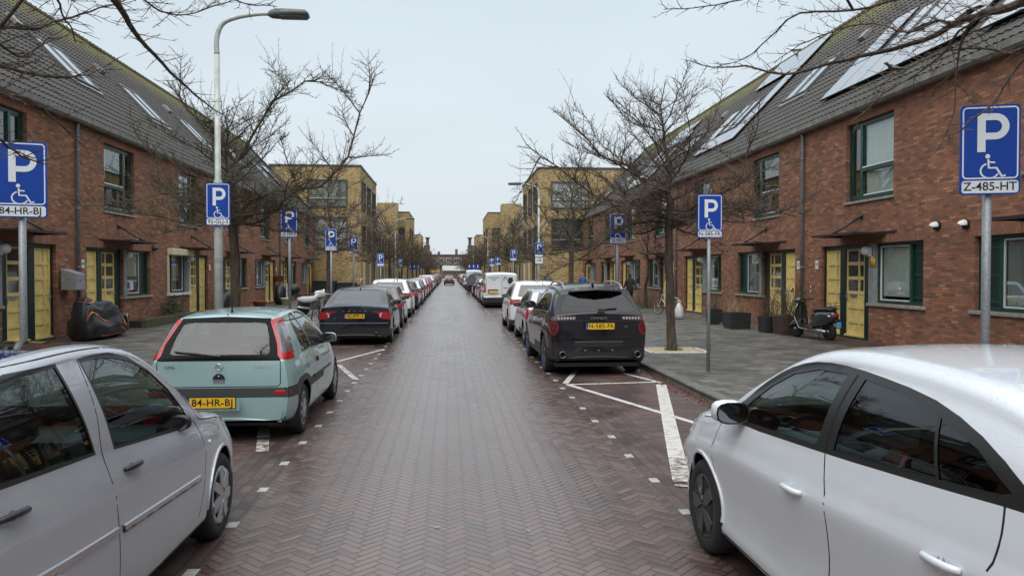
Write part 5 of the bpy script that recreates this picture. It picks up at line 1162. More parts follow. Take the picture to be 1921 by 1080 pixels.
def handle(mb, sh, y, z, mat, sg=1, ln=.17, recess=True, cup=('mid_grey', 'dark_grey')):
    p, n = sh.hit('x', y, z, sg); pf, _ = sh.hit('x', y + ln / 2, z - .004, sg); pb, _ = sh.hit('x', y - ln / 2, z + .004, sg)
    if recess:      # flush disc behind the grip, the hollow's shade put into its darker centre
        ring = [(sh.hit('x', y + .005 + .045 * math.cos(a), z - .004 + .038 * math.sin(a), sg)[0] + n * .0015) for a in [2 * math.pi * i / 14 for i in range(14)]]
        inner = [r.lerp(p, .45) - n * .0 for r in ring]; mb.loft([[tuple(v) for v in ring], [tuple(v + n * .001) for v in inner]], cup[0], closed=True); mb.add([tuple(v + n * .001) for v in inner], [tuple(range(14))], cup[1])
    mb.tube([pf + n * .004, pf.lerp(p, .35) + n * .026, p + n * .032, pb.lerp(p, .35) + n * .028, pb + n * .004], [.011, .014, .015, .015, .012], mat, 8)
def repaint(root, src, dst):
    """give a copied vehicle another paint on its own object slots"""
    for o in [root] + list(root.children_recursive):
        if o.type != 'MESH': continue
        for sl in o.material_slots:
            if sl.material and sl.material.name == src:
                sl.link = 'OBJECT'; sl.material = MATS[dst]
PLAN = lambda L, a=.80, b=.78: [(0, a), (.03, a + .07), (.08, a + .115), (.18, a + .16), (.40, .985), (.9, 1.0), (L - 1.2, 1.0), (L - .7, .975), (L - .35, .925), (L - .15, .86), (L - .05, b + .02), (L, b - .06)]
def seam(sh, mb, pts, sg=1, w=.009): sh.strip(mb, 'x', ssm(pts, 4, False), w, 'seam', -.001, sg)

# ---------------- near left: silver five-door hatchback, seen from its right rear quarter
def silver_car():
    root = thing('parked_car', 'silver five-door hatchback with black door handles and bright rub strip, closest on the left', 'car', (-2.425, 2.45, 0), 0, 'cars parked along the left side')
    sp = dict(L=3.92, W=1.68, paint='paint_silver', k=4, res=(22, 10, 6, 10), yr=.70, yf=3.13, r=.30, ra=.345, tw=.185, tumble=.33, rr=.08, bow=.02,
        sil=[(.06, .28), (0, .42), (.01, .6), (.05, .8), (.08, 1.0), (.16, 1.14), (.34, 1.36), (.50, 1.47), (.9, 1.515), (1.5, 1.53), (2.0, 1.485), (2.32, 1.36), (2.66, 1.13), (2.87, .975), (3.0, .93), (3.42, .855), (3.68, .74), (3.85, .58), (3.92, .42), (3.88, .24)],
        belt=[(0, 1.08), (1.3, 1.005), (2.5, .905), (2.85, .86), (3.4, .78), (3.7, .66), (3.92, .5)], plan=PLAN(3.92), sill=[(0, .26), (.6, .2), (3.3, .2), (3.92, .22)],
        prof=[(0, .93), (.05, .965), (.12, .975), (.25, .99), (.5, 1.0), (.74, .995), (.80, .985), (.9, .958), (1.0, .925)])
    sh = Shell(sp)
    fw = [(1.50, 1.012), (2.46, .925), (2.60, .925), (2.52, 1.03), (2.40, 1.165), (2.22, 1.29), (2.02, 1.375), (1.80, 1.42), (1.60, 1.435), (1.455, 1.435)]
    rw = [(1.27, 1.035), (.42, 1.095), (.30, 1.13), (.40, 1.30), (.55, 1.40), (.80, 1.435), (1.20, 1.44)]
    def grow(p, d):
        c = (sum(a for a, b in p) / len(p), sum(b for a, b in p) / len(p))
        return [(c[0] + (a - c[0]) * (1 + d / abs(max(.3, math.hypot(a - c[0], b - c[1])))), c[1] + (b - c[1]) * (1 + 2.2 * d / max(.3, math.hypot(a - c[0], b - c[1])))) for a, b in p]
    sh.cut('x', grow(fw, .020), 'trim_black'); sh.cut('x', grow(rw, .020), 'trim_black')
    sh.cut('x', fw, 'car_glass', 'side_window'); sh.cut('x', rw, 'car_glass', 'side_window')
    sh.cut('y', [(-.60, 1.09), (-.50, 1.40), (.50, 1.40), (.60, 1.09)], 'car_glass', 'rear_window')
    sh.cut('y', [(-.66, .99), (.66, .99), (.60, 1.2), (.50, 1.41), (0, 1.43), (-.50, 1.41), (-.60, 1.2)], 'car_glass', 'windscreen', 'front')
    sh.cut('z', [(-.52, .62), (.52, .62), (.50, 2.12), (-.50, 2.12)], 'dark_glass', 'roof_panel')
    sh.cut('x', [(3.9, .58), (3.72, .60), (3.60, .70), (3.72, .74), (3.9, .66)], 'lamp_clear', 'headlight')
    sh.cut('y', [(.62, 1.06), (.84, 1.06), (.84, .72), (.66, .74)], 'lamp_red', 'taillight', mirror=True)
    sh.arches([(sp['yr'], sp['r']), (sp['yf'], sp['r'])], sp['ra'])
    sh.finish(root); add_wheels(root, sp, 'swirl'); wheel_wells(root, sp); interior(root, sp, 1.55, wheel_side=-1)
    for sg in (1, -1):
        t = M()
        seam(sh, t, [(1.43, 1.45), (1.395, 1.2), (1.35, 1.02), (1.36, .8), (1.40, .4), (1.37, .25)], sg)
        seam(sh, t, [(2.66, .92), (2.71, .86), (2.72, .7), (2.66, .45), (2.60, .3)], sg)
        seam(sh, t, [(.42, .98), (.40, .8), (.52, .72), (.70, .68)], sg)
        sh.strip(t, 'x', [(1.42, .238), (2.7, .238)], .010, 'seam', 0, sg)
        seam(sh, t, [(.50, 1.475), (1.0, 1.485), (1.5, 1.488), (1.9, 1.462), (2.2, 1.385), (2.46, 1.23), (2.64, 1.08), (2.76, .945)], sg, .011)
        seam(sh, t, [(2.76, .945), (2.82, .895), (3.25, .83), (3.5, .77)], sg)
        ring = [(sp['yf'] + .350 * math.cos(a), .3 + .350 * math.sin(a)) for a in [math.pi * (i / 24) for i in range(25)]]
        sh.strip(t, 'x', ring, .022, 'paint_silver', .008, sg); sh.strip(t, 'x', [(a - 2.43, b) for a, b in ring], .022, 'paint_silver', .008, sg)
        t.obj('trim', root)
        b = M(); sh.strip(b, 'x', [(1.42, .625), (2.58, .565)], .036, 'chrome', .010, sg); sh.strip(b, 'x', [(1.42, .612), (2.58, .552)], .012, 'trim_black', .010, sg); sh.strip(b, 'x', [(.62, .682), (1.36, .635)], .036, 'chrome', .010, sg); b.obj('rub_strip', root)
        for y, z in ((1.60, .885), (.55, .965)):
            h = M(); handle(h, sh, y, z, 'trim_black', sg, .19, True, ('paint_silver', 'mid_grey')); h.obj('door_handle', root)
        q = M(); p, n = sh.hit('x', 2.86, .735, sg); q.ball(p, (.008, .022, .016), 'lamp_clear', 8, 6); q.obj('side_indicator', root)
        mirror(root, sg * .70, 2.38, .95, 'trim_black', sg, .62)
    a = M(); a.tube([(0, .55, 1.51), (0, .18, 1.78)], [.006, .003], 'post_grey', 5); a.obj('antenna', root)
    t = M(); sh.strip(t, 'y', [(-.60, 1.04), (-.58, .66), (.58, .66), (.60, 1.04)], .010, 'seam', 0); t.obj('tailgate_seam', root)
    plate(root, None, -.004, .50)
    return root

pr('cup_shade', (.30, .32, .34), .4)  # white paint as it looks shaded inside the handle recess, put into the colour
# ---------------- near right: white hatchback
def white_car():
    root = thing('parked_car', 'glossy white hatchback with rain drops and black window surrounds, closest on the right', 'car', (2.56, 1.68, 0), 0, 'cars parked along the right side')
    sp = dict(L=4.22, W=1.77, paint='paint_white_near', k=4, res=(26, 10, 6, 10), yr=.72, yf=3.34, r=.31, ra=.355, tw=.20, tumble=.40, rr=.10, bow=.03, crown=.035,
        sil=[(.06, .30), (0, .45), (.01, .62), (.05, .80), (.09, 1.0), (.17, 1.12), (.34, 1.32), (.55, 1.44), (.85, 1.50), (1.35, 1.525), (1.9, 1.52), (2.3, 1.46), (2.72, 1.28), (3.12, 1.05), (3.28, .985), (3.65, .925), (3.95, .82), (4.13, .66), (4.22, .46), (4.17, .24)],
        belt=[(0, 1.16), (.7, 1.13), (1.3, 1.07), (1.9, 1.015), (2.9, .955), (3.3, .90), (3.7, .83), (4.0, .70), (4.22, .5)], plan=PLAN(4.22, .80, .74), sill=[(0, .28), (.6, .19), (3.5, .19), (4.22, .22)],
        prof=[(0, .90), (.05, .955), (.12, .972), (.22, .958), (.38, .960), (.56, .982), (.70, 1.0), (.765, 1.0), (.80, .982), (.88, .962), (1.0, .925)])
    sh = Shell(sp)
    frame = [(3.02, .958), (1.9, 1.02), (1.2, 1.078), (.62, 1.13), (.46, 1.148), (.54, 1.215), (.78, 1.315), (1.10, 1.385), (1.5, 1.415), (1.85, 1.425), (2.15, 1.41), (2.40, 1.355), (2.62, 1.255), (2.85, 1.10)]
    fw = [(2.86, .988), (1.83, 1.046), (1.80, 1.392), (2.10, 1.378), (2.36, 1.32), (2.56, 1.225), (2.72, 1.115)]
    rw = [(1.68, 1.062), (1.1, 1.112), (.62, 1.165), (.58, 1.18), (.78, 1.275), (1.08, 1.345), (1.38, 1.380), (1.64, 1.390)]
    sh.cut('x', ssm(frame, 2), 'trim_black')
    sh.cut('x', fw, 'car_glass', 'side_window'); sh.cut('x', rw, 'car_glass_dark', 'side_window')
    sh.cut('y', [(-.58, 1.12), (-.46, 1.38), (.46, 1.38), (.58, 1.12)], 'car_glass_dark', 'rear_window')
    sh.cut('y', [(-.66, 1.0), (.66, 1.0), (.58, 1.2), (.46, 1.42), (0, 1.445), (-.46, 1.42), (-.58, 1.2)], 'car_glass', 'windscreen', 'front')
    sh.cut('x', [(4.2, .60), (4.02, .62), (3.78, .72), (3.86, .765), (4.1, .71), (4.2, .66)], 'lamp_clear', 'headlight')
    sh.cut('y', [(.44, .90), (.88, .94), (.88, .80), (.62, .79), (.46, .83)], 'lamp_red', 'taillight', mirror=True); sh.cut('y', [(-.92, .2), (.92, .2), (.92, .40), (-.92, .40)], 'trim_black', side='lamp')
    sh.arches([(sp['yr'], sp['r']), (sp['yf'], sp['r'])], sp['ra'])
    sh.finish(root); add_wheels(root, sp, 'aero'); wheel_wells(root, sp); interior(root, sp, 1.75, wheel_side=-1)
    for sg in (1, -1):
        t = M()
        seam(sh, t, [(1.75, 1.03), (1.69, .93), (1.62, .80), (1.62, .6), (1.68, .35), (1.66, .22)], sg, .010)
        seam(sh, t, [(3.03, .955), (3.10, .90), (3.13, .75), (3.07, .5), (2.98, .3), (2.94, .22)], sg, .010)
        seam(sh, t, [(.60, 1.14), (.58, 1.02), (.62, .90), (.80, .76), (1.02, .60), (1.06, .45)], sg, .010)
        seam(sh, t, [(3.05, .955), (3.2, .925), (3.6, .865), (3.85, .80)], sg)
        ring = [(sp['yf'] + .360 * math.cos(a), .31 + .360 * math.sin(a)) for a in [math.pi * (i / 24) for i in range(25)]]
        sh.strip(t, 'x', ring, .024, 'paint_white_near', .009, sg); sh.strip(t, 'x', [(a - 2.62, b) for a, b in ring], .024, 'paint_white_near', .009, sg)
        sh.strip(t, 'x', [(1.06, .250), (2.94, .250)], .012, 'seam', 0, sg)
        sh.strip(t, 'x', [(1.755, 1.04), (1.74, 1.2), (1.72, 1.40)], .010, 'seam', .001, sg); sh.strip(t, 'x', [(.93, 1.13), (1.04, 1.345)], .018, 'trim_black', -.001, sg)
        t.obj('trim', root)
        for y, z in ((1.94, .815), (.80, .885)):
            h = M(); handle(h, sh, y, z, 'paint_white_near', sg, .20, True, ('paint_white_near', 'cup_shade')); h.obj('door_handle', root)
        mirror(root, sg * .79, 2.72, 1.045, 'paint_white_near', sg, .92)
    t = M(); sh.strip(t, 'y', [(-.60, .99), (-.58, .66), (.58, .66), (.60, .99)], .010, 'seam', 0); t.obj('tailgate_seam', root)
    plate(root, None, .0, .56)
    return root

# ---------------- mint green three-door hatchback
pr('gloss_black', (.006, .006, .007), .25, spec=.08)
def mint_car():
    root = thing('parked_car', 'mint green three-door hatchback with tall red tail lamps and yellow plate 84-HR-BJ', 'car', (-2.50, 8.50, 0), 0, 'cars parked along the left side')
    sp = dict(L=3.82, W=1.66, paint='paint_mint', k=4, res=(20, 9, 6, 12), yr=.68, yf=3.17, r=.29, ra=.335, tw=.18, tumble=.50, rr=.07, crown=.045, bow=.02,
        sil=[(.10, .26), (.02, .34), (.0, .46), (.015, .52), (.035, .60), (.05, .64), (.07, .80), (.09, .92), (.17, 1.06), (.30, 1.24), (.40, 1.355), (.52, 1.40), (1.0, 1.435), (1.6, 1.44), (2.05, 1.38), (2.45, 1.20), (2.88, .97), (3.0, .93), (3.35, .86), (3.6, .74), (3.76, .58), (3.82, .40), (3.78, .24)],
        belt=[(0, .92), (.6, .93), (1.5, .90), (2.6, .86), (3.0, .82), (3.5, .70), (3.82, .5)], plan=[(0, .70), (.02, .775), (.05, .835), (.10, .885), (.18, .93), (.32, .965), (.6, .99), (1.0, 1.0), (2.6, 1.0), (3.1, .975), (3.47, .925), (3.67, .85), (3.77, .76), (3.82, .62)], lampdepth=.30, sill=[(0, .27), (.5, .2), (3.3, .2), (3.82, .22)])
    sh = Shell(sp)
    sh.cut('x', [(-.1, .50), (-.1, .615), (.30, .625), (.42, .68), (.68, .70), (.9, .66), (1.04, .58), (1.0, .30), (.4, .30), (.33, .50)], 'trim_grey')
    sh.cut('y', [(-.9, .505), (.9, .505), (.9, .612), (-.9, .612)], 'trim_grey')
    sh.cut('y', [(-.66, .915), (.66, .915), (.60, 1.10), (.52, 1.30), (.485, 1.355), (0, 1.375), (-.485, 1.355), (-.52, 1.30), (-.60, 1.10)], 'gloss_black')
    sh.cut('y', [(-.535, .99), (-.50, .975), (.50, .975), (.535, .99), (.505, 1.15), (.455, 1.29), (.425, 1.315), (-.425, 1.315), (-.455, 1.29), (-.505, 1.15)], 'car_glass_rear', 'rear_window')
    q = ssm([(.86, .955), (1.32, .965), (1.36, 1.0), (1.30, 1.30), (1.22, 1.35), (1.05, 1.33), (.90, 1.20), (.84, 1.02)], 3)
    fwn = [(1.45, .955), (2.50, .91), (2.56, .93), (2.40, 1.06), (2.20, 1.20), (1.95, 1.31), (1.70, 1.355), (1.41, 1.365)]
    sh.cut('x', [(c[0] * 1.0, c[1]) for c in ssm([(.81, .94), (1.36, .945), (1.395, .98), (1.33, 1.33), (1.24, 1.375), (1.02, 1.355), (.86, 1.22), (.80, 1.0)], 3)], 'trim_black')
    sh.cut('x', [(1.42, .935), (2.56, .89), (2.62, .92), (2.42, 1.08), (2.21, 1.225), (1.96, 1.335), (1.70, 1.38), (1.385, 1.39)], 'trim_black')
    sh.cut('x', q, 'car_glass', 'quarter_window'); sh.cut('x', fwn, 'car_glass', 'side_window')
    sh.cut('y', [(-.66, .96), (.66, .96), (.58, 1.2), (.50, 1.36), (-.50, 1.36), (-.58, 1.2)], 'car_glass', 'windscreen', 'front')
    # tall lamps on the rear pillars: red rim, smoked lens
    lo = ssm([(.655, .925), (.92, .93), (.92, 1.12), (.72, 1.29), (.58, 1.355), (.490, 1.335), (.525, 1.25), (.60, 1.08)], 3)
    pid = sh.cut('y', lo, 'lamp_red', 'taillight', mirror=True)
    k = sh.mi('lamp_smoke')
    for mm in (1, -1):
        pl = [(mm * a, b) for a, b in ssm([(.655, 1.0), (.725, 1.0), (.715, 1.12), (.625, 1.24), (.555, 1.30), (.540, 1.28), (.615, 1.12)], 2)]
        pid2 = sh.cut('y', pl, 'lamp_smoke', 'taillight')
    sh.arches([(sp['yr'], sp['r']), (sp['yf'], sp['r'])], sp['ra'])
    sh.finish(root); add_wheels(root, sp, 'cap'); wheel_wells(root, sp); interior(root, sp, 1.6, wheel_side=-1)
    t = M()
    sh.strip(t, 'y', [(-.655, .905), (-.655, .66), (-.63, .625), (.63, .625), (.655, .66), (.655, .905)], .010, 'seam', 0)
    sh.strip(t, 'y', [(-.655, .912), (.655, .912)], .008, 'seam', 0)
    sh.strip(t, 'y', [(-.48, 1.005), (-.25, .985), (.02, .955)], .016, 'trim_black', .018)
    for sg in (1, -1):
        seam(sh, t, [(1.40, 1.38), (1.43, .95), (1.40, .8), (1.42, .55), (1.40, .3)], sg); seam(sh, t, [(2.58, .90), (2.64, .8), (2.62, .6), (2.5, .3)], sg)
        sh.strip(t, 'x', [(1.22, .60), (1.40, .60), (2.50, .60)], .038, 'trim_grey', .010, sg)
        sh.strip(t, 'z', [(sg * .565, .46), (sg * .585, .8), (sg * .585, 1.4), (sg * .57, 1.9)], .016, 'seam', 0, sg)
        ring = [(.93 + .062 * math.cos(a), .80 + .072 * math.sin(a)) for a in [2 * math.pi * i / 16 for i in range(16)]]
        if sg > 0: sh.strip(t, 'x', ring, .007, 'seam', 0, sg, closed=True)
    t.obj('trim', root)
    for sg in (1, -1):
        h = M(); p, n = sh.hit('x', 1.52, .775, sg); h.ball(p + n * .002, (.012, .03, .045), 'trim_black', 8, 6); h.tube([p + n * .02 + Vector((0, -.01, .03)), p + n * .024 + Vector((0, .0, -.03))], .009, 'dark_grey', 6); h.obj('door_handle', root)
        mirror(root, sg * .74, 2.28, .98, 'paint_mint', sg, .88)
    bb = M(); p, n = sh.hit('y', 0, .80)
    T = TR((0, p.y - .006, .845)); bb.tube([(.032 * math.cos(a), -.004, .032 * math.sin(a)) for a in [2 * math.pi * i / 20 for i in range(21)]], .0045, 'chrome', 5, T=T)
    bb.poly([(-.055, -.006, -.008), (.0, -.006, -.002), (.0, -.006, .008), (-.01, -.006, .012)], 'chrome', .004, T); bb.poly([(.055, -.006, .008), (.0, -.006, .002), (.0, -.006, -.008), (.01, -.006, -.012)], 'chrome', .004, T)
    bb.text('OPEL', .042, 'chrome', TR((-.52, sh.hit('y', -.52, .84)[0].y - .004, .845)), bold=.01, th=.002, sx=1.3); bb.text('CORSA 1.2', .038, 'chrome', TR((.47, sh.hit('y', .47, .84)[0].y - .004, .845)), bold=.01, th=.002, sx=1.1)
    T2 = TR((0, sh.hit('y', 0, .72)[0].y - .003, .70)); hp = [(.065 * math.cos(a), -.002, .01 + .062 * math.sin(a)) for a in [math.pi * i / 12 for i in range(13)]]
    bb.poly(hp[::-1], 'trim_black', .004, T2); bb.poly([(-.06, -.001, -.035), (.06, -.001, -.035), (.064, -.001, .008), (-.064, -.001, .008)], 'mid_grey', .004, T2); bb.tube([(0, -.008, .035), (0, -.008, .05)], .008, 'chrome', 6, T=T2)
    bb.obj('badge', root)
    rl = M(); sh.strip(rl, 'y', [(.60, .555), (.76, .56)], .05, 'lamp_red', .004); sh.strip(rl, 'y', [(-.60, .555), (-.76, .56)], .05, 'lamp_red', .004); rl.obj('rear_reflector', root)
    a = M(); a.add([(0, .62, 1.50), (.012, .66, 1.40), (-.012, .66, 1.40), (0, .57, 1.40)], [(0, 1, 2), (0, 3, 1), (0, 2, 3), (1, 3, 2)], 'black'); a.ball((0, .46, 1.395), .010, 'black', 6, 5); a.obj('antenna', root)
    pr_ = M(); pr_.box(-.36, .24, .0, .03, .385, .503, 'paint_mint'); pr_.obj('plate_recess', root)
    plate(root, '84-HR-BJ', -.005, .470, x=-.06)
    return root

pr('tip_steel', (.16, .16, .165), .35, .8)
# ---------------- black crossover with blue accents
def black_suv():
    root = thing('parked_car', 'black crossover with blue wheel accents, roof rails and yellow plate N-585-FK', 'car', (2.70, 13.55, 0), R(.6), 'cars parked along the right side')
    sp = dict(L=4.54, W=1.86, paint='paint_black', k=4, res=(18, 9, 6, 12), yr=.93, yf=3.66, r=.36, ra=.40, tw=.235, tumble=.47, rr=.10, crown=.06, bow=.02,
        sil=[(.14, .34), (.05, .42), (.0, .55), (.0, .70), (.05, .74), (.06, .92), (.05, 1.02), (.07, 1.10), (.16, 1.16), (.34, 1.34), (.50, 1.52), (.60, 1.60), (1.1, 1.665), (1.8, 1.68), (2.4, 1.63), (2.9, 1.42), (3.35, 1.15), (3.5, 1.09), (4.05, 1.02), (4.38, .88), (4.52, .66), (4.54, .5), (4.48, .28)],
        belt=[(0, 1.10), (.9, 1.12), (2.5, 1.06), (3.3, 1.0), (4.1, .92), (4.54, .7)], plan=[(0, .78), (.03, .85), (.08, .90), (.18, .94), (.40, .975), (.9, 1.0), (3.3, 1.0), (3.85, .975), (4.2, .925), (4.4, .86), (4.5, .78), (4.54, .70)], sill=[(0, .36), (.6, .26), (3.8, .26), (4.54, .26)],
        prof=[(0, .93), (.08, .965), (.2, .975), (.35, .985), (.6, 1.0), (.72, .995), (.84, .965), (.92, .945), (1.0, .92)])
    sh = Shell(sp)
    sh.cut('x', [(0.0, .2), (0.0, .50), (.5, .50), (.54, .3), (1.34, .3), (1.34, .38), (3.26, .38), (3.26, .2)], 'trim_black')
    sh.cut('y', [(-.93, .3), (.93, .3), (.93, .52), (.62, .50), (.5, .44), (-.5, .44), (-.62, .50), (-.93, .52)], 'trim_black')
    sh.cut('y', [(-.69, 1.20), (-.66, 1.172), (.66, 1.172), (.69, 1.20), (.62, 1.34), (.53, 1.475), (0, 1.505), (-.53, 1.475), (-.62, 1.34)], 'car_glass_dark', 'rear_window')
    sh.cut('x', [(.62, 1.15), (1.42, 1.155), (1.42, 1.50), (1.15, 1.49), (.85, 1.36)], 'car_glass_dark', 'quarter_window')
    sh.cut('x', [(1.48, 1.15), (2.18, 1.13), (2.18, 1.54), (1.48, 1.52)], 'car_glass_dark', 'side_window'); sh.cut('x', [(2.25, 1.125), (3.12, 1.09), (2.85, 1.32), (2.60, 1.46), (2.25, 1.54)], 'car_glass_dark', 'side_window')
    sh.cut('y', [(-.7, 1.14), (.7, 1.14), (.55, 1.56), (-.55, 1.56)], 'car_glass_dark', 'windscreen', 'front')
    sh.cut('y', ssm([(.76, .95), (.90, .97), (.90, .80), (.83, .76), (.765, .83)], 3), 'lamp_red_dark', 'taillight', mirror=True)
    sh.cut('y', [(.42, 1.03), (.90, 1.01), (.90, 1.075), (.42, 1.085)], 'lamp_smoke', 'taillight', mirror=True)
    sh.arches([(sp['yr'], sp['r']), (sp['yf'], sp['r'])], sp['ra'], flare=.045)
    sh.finish(root); add_wheels(root, sp, 'blue'); wheel_wells(root, sp)
    t = M(); sh.strip(t, 'y', [(-.90, 1.0), (.90, 1.0)], .022, 'black', .002); sh.strip(t, 'y', [(-.56, 1.0), (-.62, .80), (-.58, .715), (.58, .715), (.62, .80), (.56, 1.0)], .009, 'seam', 0)
    sh.strip(t, 'y', [(-.44, .58), (.44, .58)], .11, 'trim_black', .004); sh.strip(t, 'y', [(-.62, .69), (.62, .69)], .02, 'paint_black', .012)
    for sg in (1, -1):
        for i in range(7): sh.strip(t, 'y', [(sg * (.46 + i * .055), 1.035), (sg * (.455 + i * .055), 1.075)], .020, 'lamp_clear' if i < 6 else 'lamp_red', .003)
        ring = ssm([(sg * .745, .93), (sg * .82, .985), (sg * .885, .93), (sg * .88, .82), (sg * .82, .755), (sg * .755, .83)], 3); sh.strip(t, 'y', ring, .012, 'lamp_red', .004, closed=True)
        sh.strip(t, 'y', [(sg * .80, .55), (sg * .80, .63)], .03, 'lamp_red_dark', .004)
        seam(sh, t, [(2.22, 1.13), (2.2, .8), (2.22, .4)], sg); seam(sh, t, [(3.10, 1.08), (3.2, .8), (3.1, .45)], sg); seam(sh, t, [(1.40, 1.14), (1.36, .9), (1.1, .78)], sg)
        sh.strip(t, 'x', [(.62, 1.14), (1.4, 1.14), (3.12, 1.075)], .014, 'steel', .004, sg)
    for x in (-.25, 0, .25): t.ball((x, sh.hit('y', x, .47)[0].y, .47), .012, 'steel', 6, 5)
    t.obj('trim', root)
    acc = M()
    for sg in (1, -1): sh.strip(acc, 'x', ssm([(.58, 1.16), (.80, 1.35), (1.05, 1.505), (1.25, 1.545)], 4, False), .020, 'blue_accent', .004, sg)
    acc.obj('blue_trim', root)
    for sg in (1, -1):
        e = M(); e.lathe([(.046, .045), (.050, .002), (.060, 0), (.063, .02), (.060, .12)], 'tip_steel', 18, 'y', c=(sg * .68, -.01, .41)); e.lathe([(.047, .030), (.01, .032)], 'black', 14, 'y', c=(sg * .68, -.01, .41)); e.obj('exhaust_pipe', root)
        r_ = M(); pts = [tuple(sh.hit('z', sg * .545, y)[0] + Vector((0, 0, h))) for y, h in ((.66, -.01), (.74, .025), (.90, .05), (1.2, .06), (1.6, .06), (2.0, .055), (2.35, .045), (2.55, .02), (2.66, -.01))]
        r_.tube(catmull(pts, 3), .017, 'steel', 8); r_.obj('roof_rail', root)
        mirror(root, sg * .82, 2.75, 1.20, 'paint_black', sg, 1.05)
        for y in (1.75, 2.55):
            h = M(); handle(h, sh, y, .98, 'paint_black', sg, .2, False); h.obj('door_handle', root)
    s_ = M(); s_.loft([[(x, y0, 1.545 - .05 * (x / .50) ** 2), (x, y0 + .02, 1.575 - .05 * (x / .50) ** 2), (x, .62, 1.615 - .05 * (x / .50) ** 2), (x, .60, 1.58 - .05 * (x / .50) ** 2)] for x, y0 in ((-.50, .48), (-.32, .39), (0, .35), (.32, .39), (.50, .48))], 'paint_black', cap=True); s_.obj('spoiler', root)
    w_ = M(); sh.strip(w_, 'y', [(.02, 1.20), (.2, 1.215), (.34, 1.22)], .03, 'black', .02); w_.box(-.02, .12, .10, .16, 1.18, 1.215, 'black'); w_.obj('rear_wiper', root)
    a = M(); a.loft([[(-.018, .70, 1.625), (.018, .70, 1.625), (.018, .86, 1.63), (-.018, .86, 1.63)], [(-.005, .68, 1.685), (.005, .68, 1.685), (.005, .74, 1.68), (-.005, .74, 1.68)]], 'black', cap=True); a.obj('antenna', root)
    b = M(); y0 = sh.hit('y', 0, 1.04)[0].y - .006; b.text('LYNK&CO', .055, 'chrome', TR((0, y0, 1.053)), bold=.03, th=.002, sx=1.15); b.text('01', .045, 'chrome', TR((.50, sh.hit('y', .5, .9)[0].y - .006, .90)), bold=.01, th=.002, sx=1.2); b.obj('badge', root)
    plate(root, 'N-585-FK', .035, .915)
    return root

# ---------------- black saloon
def black_saloon():
    root = thing('parked_car', 'black saloon with yellow plate 45-PFF-3, parked behind the mint green hatchback', 'car', (-2.42, 19.95, 0), 0, 'cars parked along the left side')
    sp = dict(L=4.63, W=1.86, paint='paint_navy', k=3, res=(14, 8, 5, 10), yr=1.0, yf=3.78, r=.33, ra=.37, tw=.225, tumble=.46, rr=.08, crown=.05, bow=.02,
        sil=[(.08, .24), (.01, .34), (0, .52), (.05, .60), (.07, .64), (.06, .80), (.03, .98), (.07, 1.015), (.40, 1.055), (.62, 1.11), (1.0, 1.27), (1.35, 1.39), (1.8, 1.47), (2.3, 1.48), (2.75, 1.41), (3.2, 1.18), (3.5, 1.02), (4.1, .92), (4.45, .76), (4.6, .56), (4.63, .4), (4.6, .22)],
        belt=[(0, .96), (1.0, .98), (2.5, .94), (3.4, .89), (4.2, .80), (4.63, .6)], plan=PLAN(4.63, .83), sill=[(0, .26), (.6, .2), (3.9, .2), (4.63, .22)])
    sh = Shell(sp)
    sh.cut('y', [(-.66, 1.075), (.66, 1.075), (.60, 1.2), (.52, 1.385), (0, 1.41), (-.52, 1.385), (-.60, 1.2)], 'far_glass', 'rear_window')
    sh.cut('x', [(.85, 1.06), (1.75, 1.03), (1.75, 1.37), (1.4, 1.33), (1.1, 1.22)], 'far_glass', 'side_window'); sh.cut('x', [(1.82, 1.03), (2.95, .98), (2.7, 1.20), (2.4, 1.35), (1.82, 1.38)], 'far_glass', 'side_window')
    sh.cut('y', [(-.7, 1.02), (.7, 1.02), (.52, 1.40), (-.52, 1.40)], 'far_glass', 'windscreen', 'front')
    sh.cut('y', [(.47, .885), (.93, .86), (.93, .67), (.64, .70), (.60, .83), (.47, .86)], 'lamp_red', 'taillight', mirror=True)
    sh.cut('y', [(-.94, .24), (.94, .24), (.94, .42), (-.94, .42)], 'trim_black')
    sh.arches([(sp['yr'], sp['r']), (sp['yf'], sp['r'])], sp['ra'])
    sh.finish(root, liner=False); add_wheels(root, sp, 'alloy'); wheel_wells(root, sp)
    t = M(); sh.strip(t, 'y', [(-.58, .93), (-.56, .68), (-.48, .615), (.48, .615), (.56, .68), (.58, .93)], .010, 'seam', 0); sh.strip(t, 'y', [(-.86, .575), (.86, .575)], .014, 'steel', .002); sh.strip(t, 'y', [(-.60, .40), (.60, .40)], .03, 'black', .006)
    for sg in (1, -1):
        sh.strip(t, 'y', [(sg * .66, .73), (sg * .655, .80), (sg * .70, .83)], .035, 'lamp_clear', .003)
        t.lathe([(.045, 0), (.036, .01), (.034, .06), (0, .06)], 'dark_grey', 12, 'y', c=(sg * .56, -.005, .32))
        seam(sh, t, [(1.78, 1.0), (1.75, .8), (1.8, .4)], sg)
    t.obj('trim', root)
    b = M()
    for i, ch in enumerate('VOLVO'): b.text(ch, .05, 'chrome', TR(((i - 2) * .14, sh.hit('y', 0, .885)[0].y - .006, .885)), bold=.01, th=.002, sx=1.3)
    b.text('S60', .032, 'steel', TR((-.50, sh.hit('y', -.5, .72)[0].y - .008, .70)), th=.002); b.obj('badge', root)
    for sg in (1, -1): mirror(root, sg * .80, 2.72, 1.02, 'paint_navy', sg, .95)
    a = M(); a.loft([[(-.018, 1.45, 1.40), (.018, 1.45, 1.40), (.018, 1.6, 1.43), (-.018, 1.6, 1.43)], [(-.005, 1.44, 1.465), (.005, 1.44, 1.465), (.005, 1.5, 1.46), (-.005, 1.5, 1.46)]], 'black', cap=True); a.obj('antenna', root)
    plate(root, '45-PFF-3', .035, .755)
    return root

